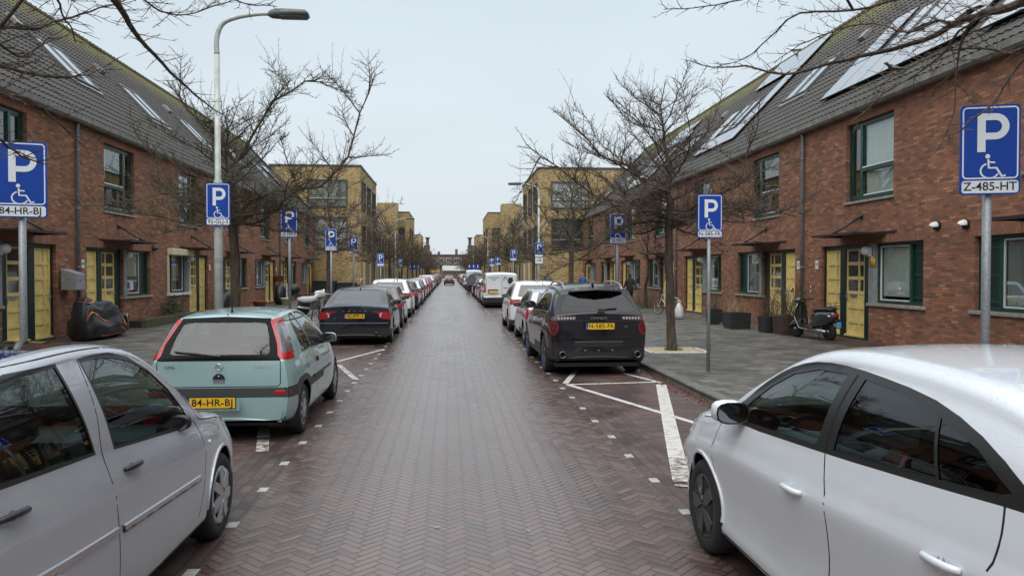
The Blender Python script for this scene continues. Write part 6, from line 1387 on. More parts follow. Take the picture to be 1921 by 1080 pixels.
# ---------------- plainer cars farther down the street
def far_car(kind, paint, lamp='tall', text=None, wheel='alloy', rails=False, proto_label='', cat='car'):
    root = thing('parked_car', proto_label, cat)
    if kind == 'hatch':
        sp = dict(L=4.15, W=1.77, yr=.80, yf=3.35, r=.31, ra=.35, sil=[(.08, .26), (0, .42), (.02, .60), (.06, .72), (.09, .95), (.20, 1.10), (.38, 1.32), (.50, 1.43), (1.0, 1.48), (1.7, 1.48), (2.25, 1.42), (2.7, 1.20), (3.1, 1.0), (3.25, .96), (3.7, .87), (4.0, .72), (4.13, .5), (4.1, .24)], belt=[(0, .98), (1.5, .95), (3.0, .90), (3.8, .76), (4.15, .5)])
        rg = [(-.62, .99), (.62, .99), (.56, 1.2), (.50, 1.36), (-.50, 1.36), (-.56, 1.2)]; zw = 1.0; lampp = [(.64, .94), (.90, .94), (.90, .70), (.68, .72)]; H_ = 1.36; pz = .80; lw = [(.62, 1.01), (1.55, .985), (1.55, 1.38), (1.0, 1.37), (.78, 1.25)]; lf = [(1.62, .985), (2.72, .945), (2.5, 1.12), (2.2, 1.31), (1.62, 1.39)]
    elif kind == 'suv':
        sp = dict(L=4.40, W=1.83, yr=.88, yf=3.52, r=.35, ra=.39, sil=[(.10, .32), (0, .48), (.01, .66), (.06, .76), (.08, 1.02), (.18, 1.14), (.36, 1.36), (.50, 1.54), (.62, 1.60), (1.2, 1.63), (1.9, 1.63), (2.4, 1.56), (2.9, 1.32), (3.25, 1.12), (3.4, 1.07), (3.95, .98), (4.25, .80), (4.38, .56), (4.35, .3)], belt=[(0, 1.08), (1.5, 1.06), (3.1, 1.0), (4.0, .86), (4.4, .6)])
        rg = [(-.64, 1.12), (.64, 1.12), (.58, 1.32), (.52, 1.48), (-.52, 1.48), (-.58, 1.32)]; lampp = [(.52, 1.03), (.93, 1.05), (.93, .86), (.72, .88)]; H_ = 1.5; pz = .86; lw = [(.62, 1.12), (1.62, 1.09), (1.62, 1.50), (1.0, 1.49), (.75, 1.36)]; lf = [(1.69, 1.09), (2.90, 1.05), (2.65, 1.25), (2.35, 1.44), (1.69, 1.51)]
    sp.update(paint=paint, k=3, res=(12, 7, 4, 8), tw=.20, tumble=.38, rr=.08, crown=.045, plan=PLAN(sp['L'], .83), sill=[(0, .28), (.6, .2), (3.4, .2), (4.4, .24)])
    sh = Shell(sp)
    sh.cut('y', rg, 'far_glass', 'rear_window'); sh.cut('x', lw, 'far_glass', 'side_window'); sh.cut('x', lf, 'far_glass', 'side_window')
    sh.cut('y', [(-.66, 1.05 if kind == 'suv' else .98), (.66, 1.05 if kind == 'suv' else .98), (.5, H_ + .02), (-.5, H_ + .02)], 'far_glass', 'windscreen', 'front')
    sh.cut('y', lampp, 'lamp_red', 'taillight', mirror=True); sh.cut('y', [(-.95, .2), (.95, .2), (.95, .40), (-.95, .40)], 'trim_black')
    sh.arches([(sp['yr'], sp['r']), (sp['yf'], sp['r'])], sp['ra'])
    sh.finish(root, liner=False); add_wheels(root, sp, wheel); wheel_wells(root, sp)
    for sg in (1, -1): mirror(root, sg * .78, sp['L'] * .60, .98 + (.1 if kind == 'suv' else 0), paint, sg, .9)
    t = M(); sh.strip(t, 'y', [(-.62, .95), (-.62, .62), (.62, .62), (.62, .95)], .010, 'seam', 0)
    for sg in (1, -1): seam(sh, t, [(1.585, 1.0), (1.56, .7), (1.6, .35)], sg); seam(sh, t, [(2.75, .95), (2.8, .7), (2.7, .3)], sg)
    t.obj('trim', root)
    if rails:
        for sg in (1, -1):
            r_ = M(); r_.tube(catmull([(sg * .56, .65, 1.58), (sg * .57, .8, 1.65), (sg * .57, 1.5, 1.67), (sg * .57, 2.2, 1.64), (sg * .56, 2.35, 1.56)], 2), .016, 'steel', 6); r_.obj('roof_rail', root)
    plate(root, text, sh.hit('y', 0, pz)[0].y - .012, pz)
    return root

def white_van():
    root = thing('parked_van', 'white delivery van with green lettering on its rear doors', 'van', (2.78, 40.6, 0), 0, 'cars parked along the right side')
    sp = dict(L=4.75, W=1.92, yr=.80, yf=3.85, r=.33, ra=.375, paint='paint_white', k=3, res=(12, 8, 5, 8), tw=.2, tumble=.10, rr=.12, crown=.05, bow=.01,
        sil=[(.08, .30), (0, .42), (0, .60), (.03, .66), (.04, 1.2), (.08, 1.70), (.14, 1.84), (.5, 1.90), (1.6, 1.92), (2.8, 1.90), (3.1, 1.82), (3.55, 1.40), (3.85, 1.12), (4.3, 1.02), (4.6, .82), (4.74, .55), (4.7, .28)], belt=[(0, 1.05), (3.4, 1.05), (4.3, .92), (4.75, .6)], plan=PLAN(4.75, .86), sill=[(0, .3), (.6, .25), (4.75, .28)])
    sh = Shell(sp)
    sh.cut('y', [(.35, 1.30), (.62, 1.30), (.60, 1.62), (.37, 1.62)], 'far_glass', 'rear_window'); sh.cut('x', [(2.55, 1.10), (3.40, 1.10), (3.1, 1.55), (2.6, 1.62)], 'far_glass', 'side_window')
    sh.cut('y', [(-.98, .2), (.98, .2), (.98, .56), (-.98, .56)], 'trim_black'); sh.cut('x', [(-.1, .2), (-.1, .56), (.42, .56), (.42, .2)], 'trim_black'); sh.cut('y', [(.83, .82), (.98, .82), (.98, 1.28), (.83, 1.28)], 'lamp_red', 'taillight', mirror=True)
    sh.cut('y', [(-.75, 1.15), (.75, 1.15), (.68, 1.78), (-.68, 1.78)], 'far_glass', 'windscreen', 'front')
    sh.arches([(sp['yr'], sp['r']), (sp['yf'], sp['r'])], sp['ra'])
    sh.finish(root, liner=False); add_wheels(root, sp, 'cap'); wheel_wells(root, sp)
    t = M(); sh.strip(t, 'y', [(.02, .60), (.02, 1.82)], .014, 'seam', 0); sh.strip(t, 'y', [(-.80, .62), (-.80, 1.74), (.80, 1.74), (.80, .62)], .012, 'seam', 0); sh.strip(t, 'y', [(.10, 1.06), (.32, 1.07)], .035, 'black', .01)
    sh.strip(t, 'y', [(-.72, .965), (-.18, .965)], .05, 'trim_black', .015); t.obj('trim', root)
    b = M(); y0 = sh.hit('y', -.4, 1.5)[0].y - .012
    pr('green_text', (.03, .20, .14), .5) if 'green_text' not in MATS else None
    b.text('SCHILDERWERKEN', .078, 'green_text', TR((-.40, y0, 1.62)), bold=.02, sx=.85); b.text('SIMPELS', .078, 'green_text', TR((-.40, y0, 1.50)), bold=.02, sx=.95)
    b.ribbon([(v[0], v[1]) for v in catmull([(.12, 1.45), (.14, 1.60), (.21, 1.66), (.28, 1.56), (.36, 1.42), (.44, 1.36)], 4)], .035, 'black', TR((0, y0 - .002, 0)), th=.002)
    b.poly([(.40, y0 - .004, 1.30), (.62, y0 - .004, 1.30), (.62, y0 - .004, 1.42), (.52, y0 - .004, 1.47), (.42, y0 - .004, 1.40)], 'black', .002); b.obj('lettering', root)
    for sg in (1, -1): mirror(root, sg * .9, 3.1, 1.25, 'trim_black', sg, 1.2)
    plate(root, None, .01, .86, x=-.45)
    return root
# ================================================================ parked and driving vehicles
silver_car(); white_car(); mint_car(); black_suv(); black_saloon(); white_van()
HP = far_car('hatch', 'paint_silver_far'); SP = far_car('suv', 'paint_white', rails=False); WG = far_car('hatch', 'paint_darkgrey', wheel='alloy', rails=True)
PROTOP = {'h': (HP, 'paint_silver_far'), 's': (SP, 'paint_white'), 'w': (WG, 'paint_darkgrey')}
FARCARS = [
 ('w', 'paint_grey', -2.42, 25.75, 'dark grey estate car right beyond the black saloon, left row', 'L'), ('s', 'paint_white', -2.46, 31.9, 'white crossover with black rear window in the left row', 'L'),
 ('h', 'paint_black', -2.42, 38.6, 'black hatchback half hidden beyond the white crossover, left row', 'L'), ('h', 'paint_silver_far', -2.40, 44.2, 'silver hatchback fifth beyond the mint one, left row', 'L'), ('w', 'paint_grey', -2.42, 50.2, 'dark grey car just before the red car, left row', 'L'),
 ('h', 'paint_silver_far', -2.42, 56.6, 'pale silver hatchback nose to tail with the red car, left row', 'L'), ('h', 'paint_red', -2.42, 64.2, 'bright red hatchback, the only red one in the left row', 'L'), ('h', 'paint_blue', -2.45, 74.5, 'dark blue hatchback beyond the red car, left row', 'L'), ('s', 'paint_white', -2.5, 82.5, 'white tall car far down the left row', 'L'),
 ('h', 'paint_silver_far', 2.80, 19.15, 'silver hatchback parked right beyond the black crossover', 'R'), ('s', 'paint_white', 2.80, 23.9, 'white crossover between the silver hatchback and the white van', 'R'), ('h', 'paint_darkgrey', 2.72, 46.6, 'dark hatchback with glowing red lamp beyond the white van', 'R'),
 ('h', 'paint_silver_far', 2.75, 52.2, 'pale hatchback beyond the dark one, right row', 'R'), ('s', 'paint_black', 2.75, 58.5, 'black tall car before the grey skip, right row', 'R'), ('h', 'paint_white', 2.7, 96, 'white hatchback beyond the far white van, right row', 'R')]
for kind, paint, x, y, lb, row in FARCARS:
    src, p0 = PROTOP[kind]; c = copy_tree(src, (x, y, 0), label=lb, group='cars parked along the left side' if row == 'L' else 'cars parked along the right side')
    if paint != p0: repaint(c, p0, paint)
rr = random.Random(4)
for row, x, ys in (('left', -2.45, (89.5, 96, 103, 111, 118, 126, 135, 144, 154, 166)), ('right', 2.75, (103, 110, 118, 127, 136, 146, 157, 170))):
    for i, y in enumerate(ys):
        src, p0 = PROTOP[rr.choice('hhsw')]; c = copy_tree(src, (x + rr.uniform(-.05, .05), y, 0), label='far parked car too small to tell from its neighbours, %s row beyond the skip' % row, group='far parked cars %s row' % row, skip=('interior',)); repaint(c, p0, rr.choice(['paint_darkgrey', 'paint_black', 'paint_silver_far', 'paint_blue', 'paint_grey', 'paint_white']))
d = copy_tree(HP, (.05, 120, 0), label='silver grey car driving away in the middle of the street with lit tail lamps', group='driving cars', scale=(.95, 1, 1)); del d['group']; repaint(d, 'paint_silver_far', 'paint_grey'); repaint(d, 'lamp_red', 'lamp_lit')
v2 = copy_tree([o for o in bpy.data.objects if o.name.startswith('parked_van')][0], (2.75, 84, 0), label='second white van beyond the grey skip, right row', group='cars parked along the right side', scale=(1, 1, 1.15), skip=('lettering',))
for p in (HP, SP, WG):
    for o in list(p.children_recursive): bpy.data.objects.remove(o)
    bpy.data.objects.remove(p)
# grey-blue skip with rubble
root = thing('builders_skip', 'grey blue open skip heaped with dark waste, right row far down the street', 'skip', (2.55, 70.5, 0)); m = M()
P = [[(-.85, 0, .75), (.85, 0, .75), (.9, 0, 1.5), (-.9, 0, 1.5)], [(-.85, .9, .1), (.85, .9, .1), (.9, .9, 1.3), (-.9, .9, 1.3)], [(-.85, 2.6, .1), (.85, 2.6, .1), (.9, 2.6, 1.3), (-.9, 2.6, 1.3)], [(-.85, 3.5, .75), (.85, 3.5, .75), (.9, 3.5, 1.5), (-.9, 3.5, 1.5)]]
m.loft(P, 'skip_blue', cap=True, smooth=False); m.box(-.95, .95, .6, 2.9, .02, .10, 'concrete'); m.obj('hopper', root); m = M(); m.ball((0, 1.7, 1.35), (.75, 1.3, .55), 'black', 12, 8); m.obj('rubble', root)
m = M(); m.box(3.62, 3.75, 72, 72.15, 0, 3.2, 'skip_blue'); m.obj('grey_post', label='stout blue grey post standing at the skip', cat='post')
for x, y, lb in ((3.0, 92, 'cluster of small blue signs above the far right row of cars'), (-4.3, 98, 'cluster of small blue signs above the far left row of cars')):
    root = thing('parking_sign', lb, 'sign', (x, y, .0)); m = M(); m.tube([(0, 0, 0), (0, 0, 2.9)], .05, 'galv', 8); m.obj('post', root)
    for i in (-1, 0, 1): m = M(); m.box(i * .5 - .2, i * .5 + .2, -.05, 0, 2.3, 2.9, 'sign_blue'); m.box(i * .5 - .10, i * .5 + .0, -.055, -.05, 2.5, 2.8, 'sign_white'); m.obj('sign_panel', root)
# a little wet winter air
# ================================================================ signs, lamps, cycles, tubs, people, birds
def sign_panel(parent, txt, w=.44, h=.75, arrow=False, name='sign_panel'):
    m = M(); r = .035
    def rr(x0, x1, z0, z1, r, y, n=5):
        P = []
        for cx, cz, a0 in ((x1 - r, z0 + r, -90), (x1 - r, z1 - r, 0), (x0 + r, z1 - r, 90), (x0 + r, z0 + r, 180)): P += [(cx + r * math.cos(R(a0 + 90 * i / n)), y, cz + r * math.sin(R(a0 + 90 * i / n))) for i in range(n + 1)]
        return P
    hw = w / 2; m.poly(rr(-hw, hw, 0, h, r, -.012), 'sign_blue', .024); m.poly(rr(-hw + .004, hw - .004, .004, h - .004, r, .0135)[::-1], 'sign_back')
    zb = .125; B = [(p[0], p[2]) for p in rr(-hw + .022, hw - .022, zb + .012, h - .022, .03, 0)]; m.ribbon(B + [B[0], B[1]], .012, 'sign_white', TR((0, -.0145, 0)), th=.0)
    T = TR((0, -.0150, 0)); k = w / .44
    m.poly([(-.095 * k, 0, .335 + .02), (-.035 * k, 0, .355), (-.035 * k, 0, .675), (-.095 * k, 0, .675)], 'sign_white', T=T)
    bowl = [(-.04 * k, .645)] + [((.035 + .075 * math.sin(R(a))) * k, .565 + .080 * math.cos(R(a))) for a in range(0, 181, 15)] + [(-.04 * k, .485)]; m.ribbon(bowl, .056, 'sign_white', T @ TR((0, -.0004, 0)))
    c = (-.018 * k, .318); m.poly([(c[0] + .019 * math.cos(R(a)), 0, c[1] + .019 * math.sin(R(a))) for a in range(0, 360, 30)], 'sign_white', T=T)
    m.ribbon([(-.014 * k, .292), (-.010 * k, .222), (.046 * k, .222), (.085 * k, .152), (.112 * k, .160)], .017, 'sign_white', T @ TR((0, -.0006, 0))); m.ribbon([(-.012 * k, .270), (.036 * k, .266)], .013, 'sign_white', T @ TR((0, -.0009, 0)))
    wh = [((-.004 + .066 * math.cos(R(a))) * k, .198 + .062 * math.sin(R(a))) for a in range(112, 350, 14)]; m.ribbon(wh, .014, 'sign_white', T @ TR((0, -.0012, 0)))
    m.poly(rr(-hw + .014, hw - .014, .014, zb - .008, .022, -.0146), 'sign_white'); 
    if txt: m.text(txt, .098, 'sign_black', TR((0, -.0160, .066)), bold=.012, sx=1.0 if len(txt) < 9 else .95)
    for z in (.22, .55): m.box(-.05, .05, .013, .03, z, z + .03, 'steel')
    return m.obj(name, parent)
def parking_sign(X, Y, zb, txt, label, rz=0, w=.44, h=.75, pole_r=.035, tilt=0, z0=.12):
    root = thing('parking_sign', label, 'sign', (X, Y, z0), rz, 'blue disabled parking signs'); root.rotation_euler.x = tilt
    p = M(); p.tube([(0, .035, -.1), (0, .035, zb - z0 + h * .9)], pole_r, 'galv', 14); p.lathe([(pole_r * 1.05, zb - z0 + h * .9), (pole_r * .9, zb - z0 + h * .9 + .012), (.004, zb - z0 + h * .9 + .014)], 'black', 12, 'z', c=(0, .035, 0)); p.obj('post', root)
    s = sign_panel(root, txt, w, h); s.location = (0, -.012, zb - z0); return root
parking_sign(4.50, 6.10, 2.52, 'Z-485-HT', 'blue disabled parking sign reading Z-485-HT, largest, at the right picture edge', R(-17), .455, .745)
parking_sign(-4.27, 8.10, 2.42, '84-HR-BJ', 'blue disabled parking sign reading 84-HR-BJ at the left picture edge', R(15), .47, .76)
parking_sign(4.60, 13.30, 2.49, 'N-585-FK', 'blue disabled parking sign reading N-585-FK, left of the scooter on the right pavement', R(-3), .445, .765, .032)
parking_sign(-4.11, 20.3, 2.79, '45-PFF-3', 'blue disabled parking sign reading 45-PFF-3, above the black saloon', 0, .43, .76)
parking_sign(4.22, 19.0, 2.60, '28-SFS-1', 'blue disabled parking sign reading 28-SFS-1, standing beyond the black crossover', R(-2), .43, .76)
parking_sign(-4.08, 27.2, 2.64, '16-ZK-HD', 'blue disabled parking sign in front of the left yellow block, nearer and taller of two', R(3), .40, .76)
parking_sign(-4.23, 34.7, 2.74, None, 'blue disabled parking sign in front of the left yellow block, farther of two', 0, .41, .76)
parking_sign(-4.05, 46.2, 2.27, None, 'small blue parking sign above the white crossover in the left row', 0, .41, .76)
parking_sign(-4.6, 73.7, 2.45, None, 'tiny blue parking sign on a dark post beside the second left lamp post', R(25), .41, .76)
parking_sign(4.36, 52, 2.70, None, 'blue parking sign above the white van on the right', 0, .42, .76)
parking_sign(4.25, 66.5, 2.56, None, 'small blue parking sign far down the right pavement, nearer of an overlapping pair', 0, .46, .76)
parking_sign(4.0, 71.5, 2.50, None, 'small blue parking sign far down the right pavement, farther of an overlapping pair', R(-20), .46, .70)
def street_lamp(X, Y, s, label, top=6.55, thick=3.4):
    root = thing('street_lamp', label, 'street lamp', (X, Y, .12), 0, 'street lamps'); z = top - .12
    p = M(); p.tube([(0, 0, -.1), (0, 0, thick), (0, 0, thick + .05), (0, 0, z - .75)], [.078, .074, .054, .048], 'lamp_pole', 16)
    arm = catmull([(0, 0, z - .75), (0, 0, z - .45), (s * .10, 0, z - .20), (s * .34, 0, z - .08), (s * .70, 0, z - .01), (s * .95, 0, z + .005)], 5); p.tube([tuple(v) for v in arm], [lerp(.048, .034, i / (len(arm) - 1)) for i in range(len(arm))], 'lamp_pole', 12); p.obj('post', root)
    h = M(); rings = []
    for t, wd, z0, z1 in ((.90, .03, -.03, .02), (.96, .07, -.06, .07), (1.05, .11, -.06, .09), (1.18, .14, -.055, .085), (1.40, .16, -.045, .075), (1.58, .155, -.04, .065), (1.63, .12, -.035, .03)):
        rings.append([(s * t, wd * a, z + lerp(z0, z1, b)) for a, b in ((-1, .35), (-.75, 0), (.75, 0), (1, .35), (.8, .9), (.3, 1), (-.3, 1), (-.8, .9))])
    h.loft(rings, 'lamp_head', cap=True, flip=s < 0); h.obj('lamp_head', root); g = M(); g.box(min(s * 1.12, s * 1.60), max(s * 1.12, s * 1.60), -.11, .11, z - .062, z - .048, 'lamp_glass'); g.obj('lens', root)
    return root
street_lamp(-4.16, 14.34, 1, 'tall pale grey street lamp on the left with the 92-GLJ-3 sign strapped to it')
s = sign_panel(None, '92-GLJ-3', .42, .76); s.name = 'parking_sign'; s.location = (-4.13, 14.235, 2.72); s.rotation_euler.z = R(3); tag(s, 'blue disabled parking sign reading 92-GLJ-3, strapped to the nearest street lamp', 'sign', 'blue disabled parking signs')
bd = M(); bd.lathe([(.0765, 0), (.0785, .01), (.0785, .09), (.0765, .10)], 'post_grey', 14, 'z'); bd.obj('metal_band', label='grey metal band round the nearest lamp post below its parking sign', cat='band', loc=(-4.16, 14.34, 2.05))
street_lamp(4.75, 40.5, -1, 'slim street lamp with a parking sign and arrow plate before the right yellow block')
root = thing('parking_sign', 'blue parking sign with a white arrow plate under it, on the right lamp post', 'sign', (4.75, 40.40, 2.62), 0, 'blue disabled parking signs'); s = sign_panel(root, None, .46, .78); s.location = (0, 0, .08)
m = M(); m.box(-.20, .20, -.015, 0, -.26, .05, 'sign_white'); m.box(-.13, .06, -.018, -.015, -.115, -.085, 'sign_black'); m.poly([(.05, -.0185, -.16), (.14, -.0185, -.10), (.05, -.0185, -.04)], 'sign_black'); m.obj('arrow_plate', root)
street_lamp(-4.6, 67, 1, 'distant street lamp on the left before the second yellow block'); street_lamp(5.0, 99, -1, 'distant street lamp on the right before the second yellow block'); street_lamp(5.0, 158, -1, 'farthest street lamp on the right, pale against dark trees')
# ---------------------------------------------------------------- cycles
def spokes(m, c, r, n=16, ax='x'):
    for i in range(n):
        a = 2 * math.pi * i / n; m.tube([c, (c[0], c[1] + r * math.cos(a), c[2] + r * math.sin(a))], .0022, 'steel', 3, cap=False)
def bicycle(label, loc, rz, lean=0.1, frame='black_steel', group=None):
    root = thing('bicycle', label, 'bicycle', loc, rz, group); root.rotation_euler = (0, lean, rz)
    for y in (0, 1.10):
        m = M(); m.tube([(0, y + .345 * math.cos(a), .355 + .345 * math.sin(a)) for a in [2 * math.pi * i / 28 for i in range(29)]], .018, 'black_rubber', 6, cap=False); m.obj('tyre', root)
        m = M(); m.tube([(0, y + .322 * math.cos(a), .355 + .322 * math.sin(a)) for a in [2 * math.pi * i / 28 for i in range(29)]], .009, 'steel', 5, cap=False); spokes(m, (0, y, .355), .32); m.lathe([(.02, -.04), (.02, .04)], 'steel', 8, 'x', c=(0, y, .355)); m.obj('rim', root)
    f = M(); bb = (0, .46, .30); seat = (0, .30, .82); head = (0, .92, .85); hd2 = (0, .96, .68)
    for a, b, r in ((bb, seat, .015), (bb, hd2, .018), ((0, .34, .70), head, .015), ((0, 0, .355), bb, .010), ((0, 0, .355), (0, .33, .72), .009), (head, hd2, .019), (hd2, (0, 1.10, .355), .012), (seat, (0, .28, .92), .012)): f.tube([a, b], r, frame, 7)
    f.tube([(0, .90, .85), (0, .88, 1.02), (0, .86, 1.06)], .013, 'steel', 7)
    f.lathe([(.09, -.01), (.09, .01)], 'dark_grey', 16, 'x', c=bb); f.tube([(.03, .46, .30), (.05, .40, .16), (.10, .40, .16)], .009, 'steel', 5); f.tube([(-.03, .46, .30), (-.05, .52, .44), (-.10, .52, .44)], .009, 'steel', 5); f.obj('frame', root)
    m = M(); m.loft([[(x * k, y, z) for x, z in ((-.075, .94), (0, .915), (.075, .94), (.04, .965), (-.04, .965))] for y, k in ((.16, 1), (.26, .9), (.36, .45), (.44, .2))], 'black', cap=True); m.obj('saddle', root)
    m = M(); m.tube([tuple(v) for v in catmull([(-.30, .66, 1.06), (-.29, .74, 1.07), (-.2, .84, 1.06), (0, .87, 1.06), (.2, .84, 1.06), (.29, .74, 1.07), (.30, .66, 1.06)], 3)], .011, 'steel', 6); m.obj('handlebar', root)
    m = M(); m.tube([(0, -.34, .42)] + [(0, .375 * math.cos(a), .355 + .375 * math.sin(a)) for a in [R(170 - i * 12) for i in range(12)]], .016, frame, 4); 
    for x in (-.06, .06): m.tube([(x, .25, .76), (x, -.18, .74), (x * .3, .0, .37)], .006, frame, 4)
    m.obj('mudguard', root); return root
bicycle('black bicycle leaning by the post beside the black saloon', (-4.35, 25.3, .12), R(-8), .12)
bicycle('bicycle leaning against the left brick front near the last yellow doors', (-9.75, 47.2, .12), R(4), -.10)
bicycle('bicycle with pale frame leaning beside yellow doors on the right, near a white bag', (9.15, 30.7, .12), R(20), .10, 'lamp_pole')
pr('bag_plastic', (.50, .50, .50), .45, var=.2, scale=9, bump=.5)
root = thing('carrier_bag', 'bulging white plastic bag standing behind the nearest right tree trunk', 'bag', (8.66, 28.4, .12)); m = M(); rg = []
for z, k in ((0, .7), (.03, .95), (.15, 1.08), (.30, 1.0), (.44, .8), (.54, .5), (.60, .3)): rg.append([(k * (.17 + .035 * math.sin(3 * t + z * 19)) * math.cos(t), k * (.22 + .04 * math.cos(5 * t + z * 17)) * math.sin(t), z + .02 * math.sin(2 * t)) for t in [2 * math.pi * i / 14 for i in range(14)]])
m.loft(rg, 'bag_plastic', cap=True); m.obj('bag', root); m = M(); m.tube([(-.05, 0, .58), (-.04, .02, .70), (.04, .0, .71), (.05, 0, .58)], .012, 'white_plastic', 5); m.obj('handle', root)
# black covered bike with orange straps
def lumpy(m, mat, prof, n=22, seed=1):
    r = random.Random(seed); ph = [r.uniform(0, 6.28) for _ in range(6)]; rings = []
    for y, hw, hh, z0 in prof:
        ring = []
        for i in range(n):
            a = 2 * math.pi * i / n; c_, s_ = math.cos(a), math.sin(a); w1 = 1 + .05 * math.sin(3 * a + ph[0] + y * 4) + .022 * math.sin(9 * a + ph[1] + y * 5) + .014 * math.sin(14 * a + ph[2] - y * 6)
            x = hw * math.copysign(abs(c_) ** .75, c_) * w1 * (1.15 if s_ < 0 else .8); z = z0 + max(0, hh * (.5 + .5 * math.copysign(abs(s_) ** .7, s_)) * (w1 if s_ > 0 else 1)); ring.append((x, y, z))
        rings.append(ring)
    m.loft(rings, mat, cap=True); return rings
root = thing('covered_bike', 'cargo bike under a black cover with orange straps, against the left brick wall', 'covered bike', (-9.35, 20.35, .12), R(-2)); m = M()
prof = [(0, .22, .55, .02), (.06, .33, .95, .0), (.22, .36, 1.08, 0), (.45, .38, 1.02, 0), (.70, .39, .93, 0), (.95, .38, 1.0, 0), (1.2, .37, 1.05, 0), (1.5, .36, .98, 0), (1.75, .34, .80, 0), (1.95, .30, .60, .02), (2.02, .2, .4, .06)]
prof = [(y, interp([(q[0], q[1]) for q in prof], y), interp([(q[0], q[2]) for q in prof], y) * (1 + .012 * math.sin(y * 9)), interp([(q[0], q[3]) for q in prof], y)) for y in [i * .0808 for i in range(26)]]; rg = lumpy(m, 'cover_black', prof, 52, 4); rg = [[q[j] for j in range(0, 52, 2)] for q in rg]; YS = [q[0] for q in prof]; U0 = [0, .06, .22, .45, .70, .95, 1.2, 1.5, 1.75, 1.95, 2.02]; m.obj('cover', root); st = M()
def hug(pts, w=.045):      # strap lying on the cover: (ring position, angle)
    P = []
    for u, a in pts:
        u = interp(list(enumerate(U0)), u) / .0808; i = min(int(u), len(rg) - 2); f = u - i; k = a / 360 * 26; j = int(k) % 26; g = k - int(k)
        q = lambda ring: Vector(ring[j]).lerp(Vector(ring[(j + 1) % 26]), g)
        v = q(rg[i]).lerp(q(rg[i + 1]), f); c = Vector((0, v.y, .45)); P.append(v + (v - c).normalized() * .012)
    P = [Vector(v) for v in catmull(P, 3)]; L1 = []
    for i, p in enumerate(P):
        d = (P[min(i + 1, len(P) - 1)] - P[max(i - 1, 0)]).normalized(); n_ = (p - Vector((0, p.y, .45))).normalized(); sdv = d.cross(n_).normalized() * w / 2; L1.append([tuple(p - sdv), tuple(p + sdv), tuple(p + sdv - n_ * .006), tuple(p - sdv - n_ * .006)])
    st.loft(L1, 'orange', cap=True, smooth=False)
hug([(.3, 30), (1.2, 22), (2.5, 12), (4, 2), (5.5, 352), (7, 340), (8.3, 330), (9.2, 320)]); hug([(1.2, 100), (1.4, 75), (1.8, 60), (2.6, 62), (3.2, 75), (3.4, 95)]); hug([(7.6, 80), (8.0, 50), (8.6, 25), (8.9, 355), (9.2, 330)]); hug([(2.5, 318), (4, 316), (6, 316), (8, 318)], .03); hug([(8.6, 15), (8.9, 350), (9.3, 325)], .03); st.obj('strap', root)
m = M(); m.box(-.26, .26, 2.0, 2.28, .10, .62, 'cover_black', bev=.06); m.tube([(.27, 2.05, .6), (.275, 2.12, .4), (.27, 2.1, .15)], .01, 'steel', 5); m.obj('rear_bag', root)
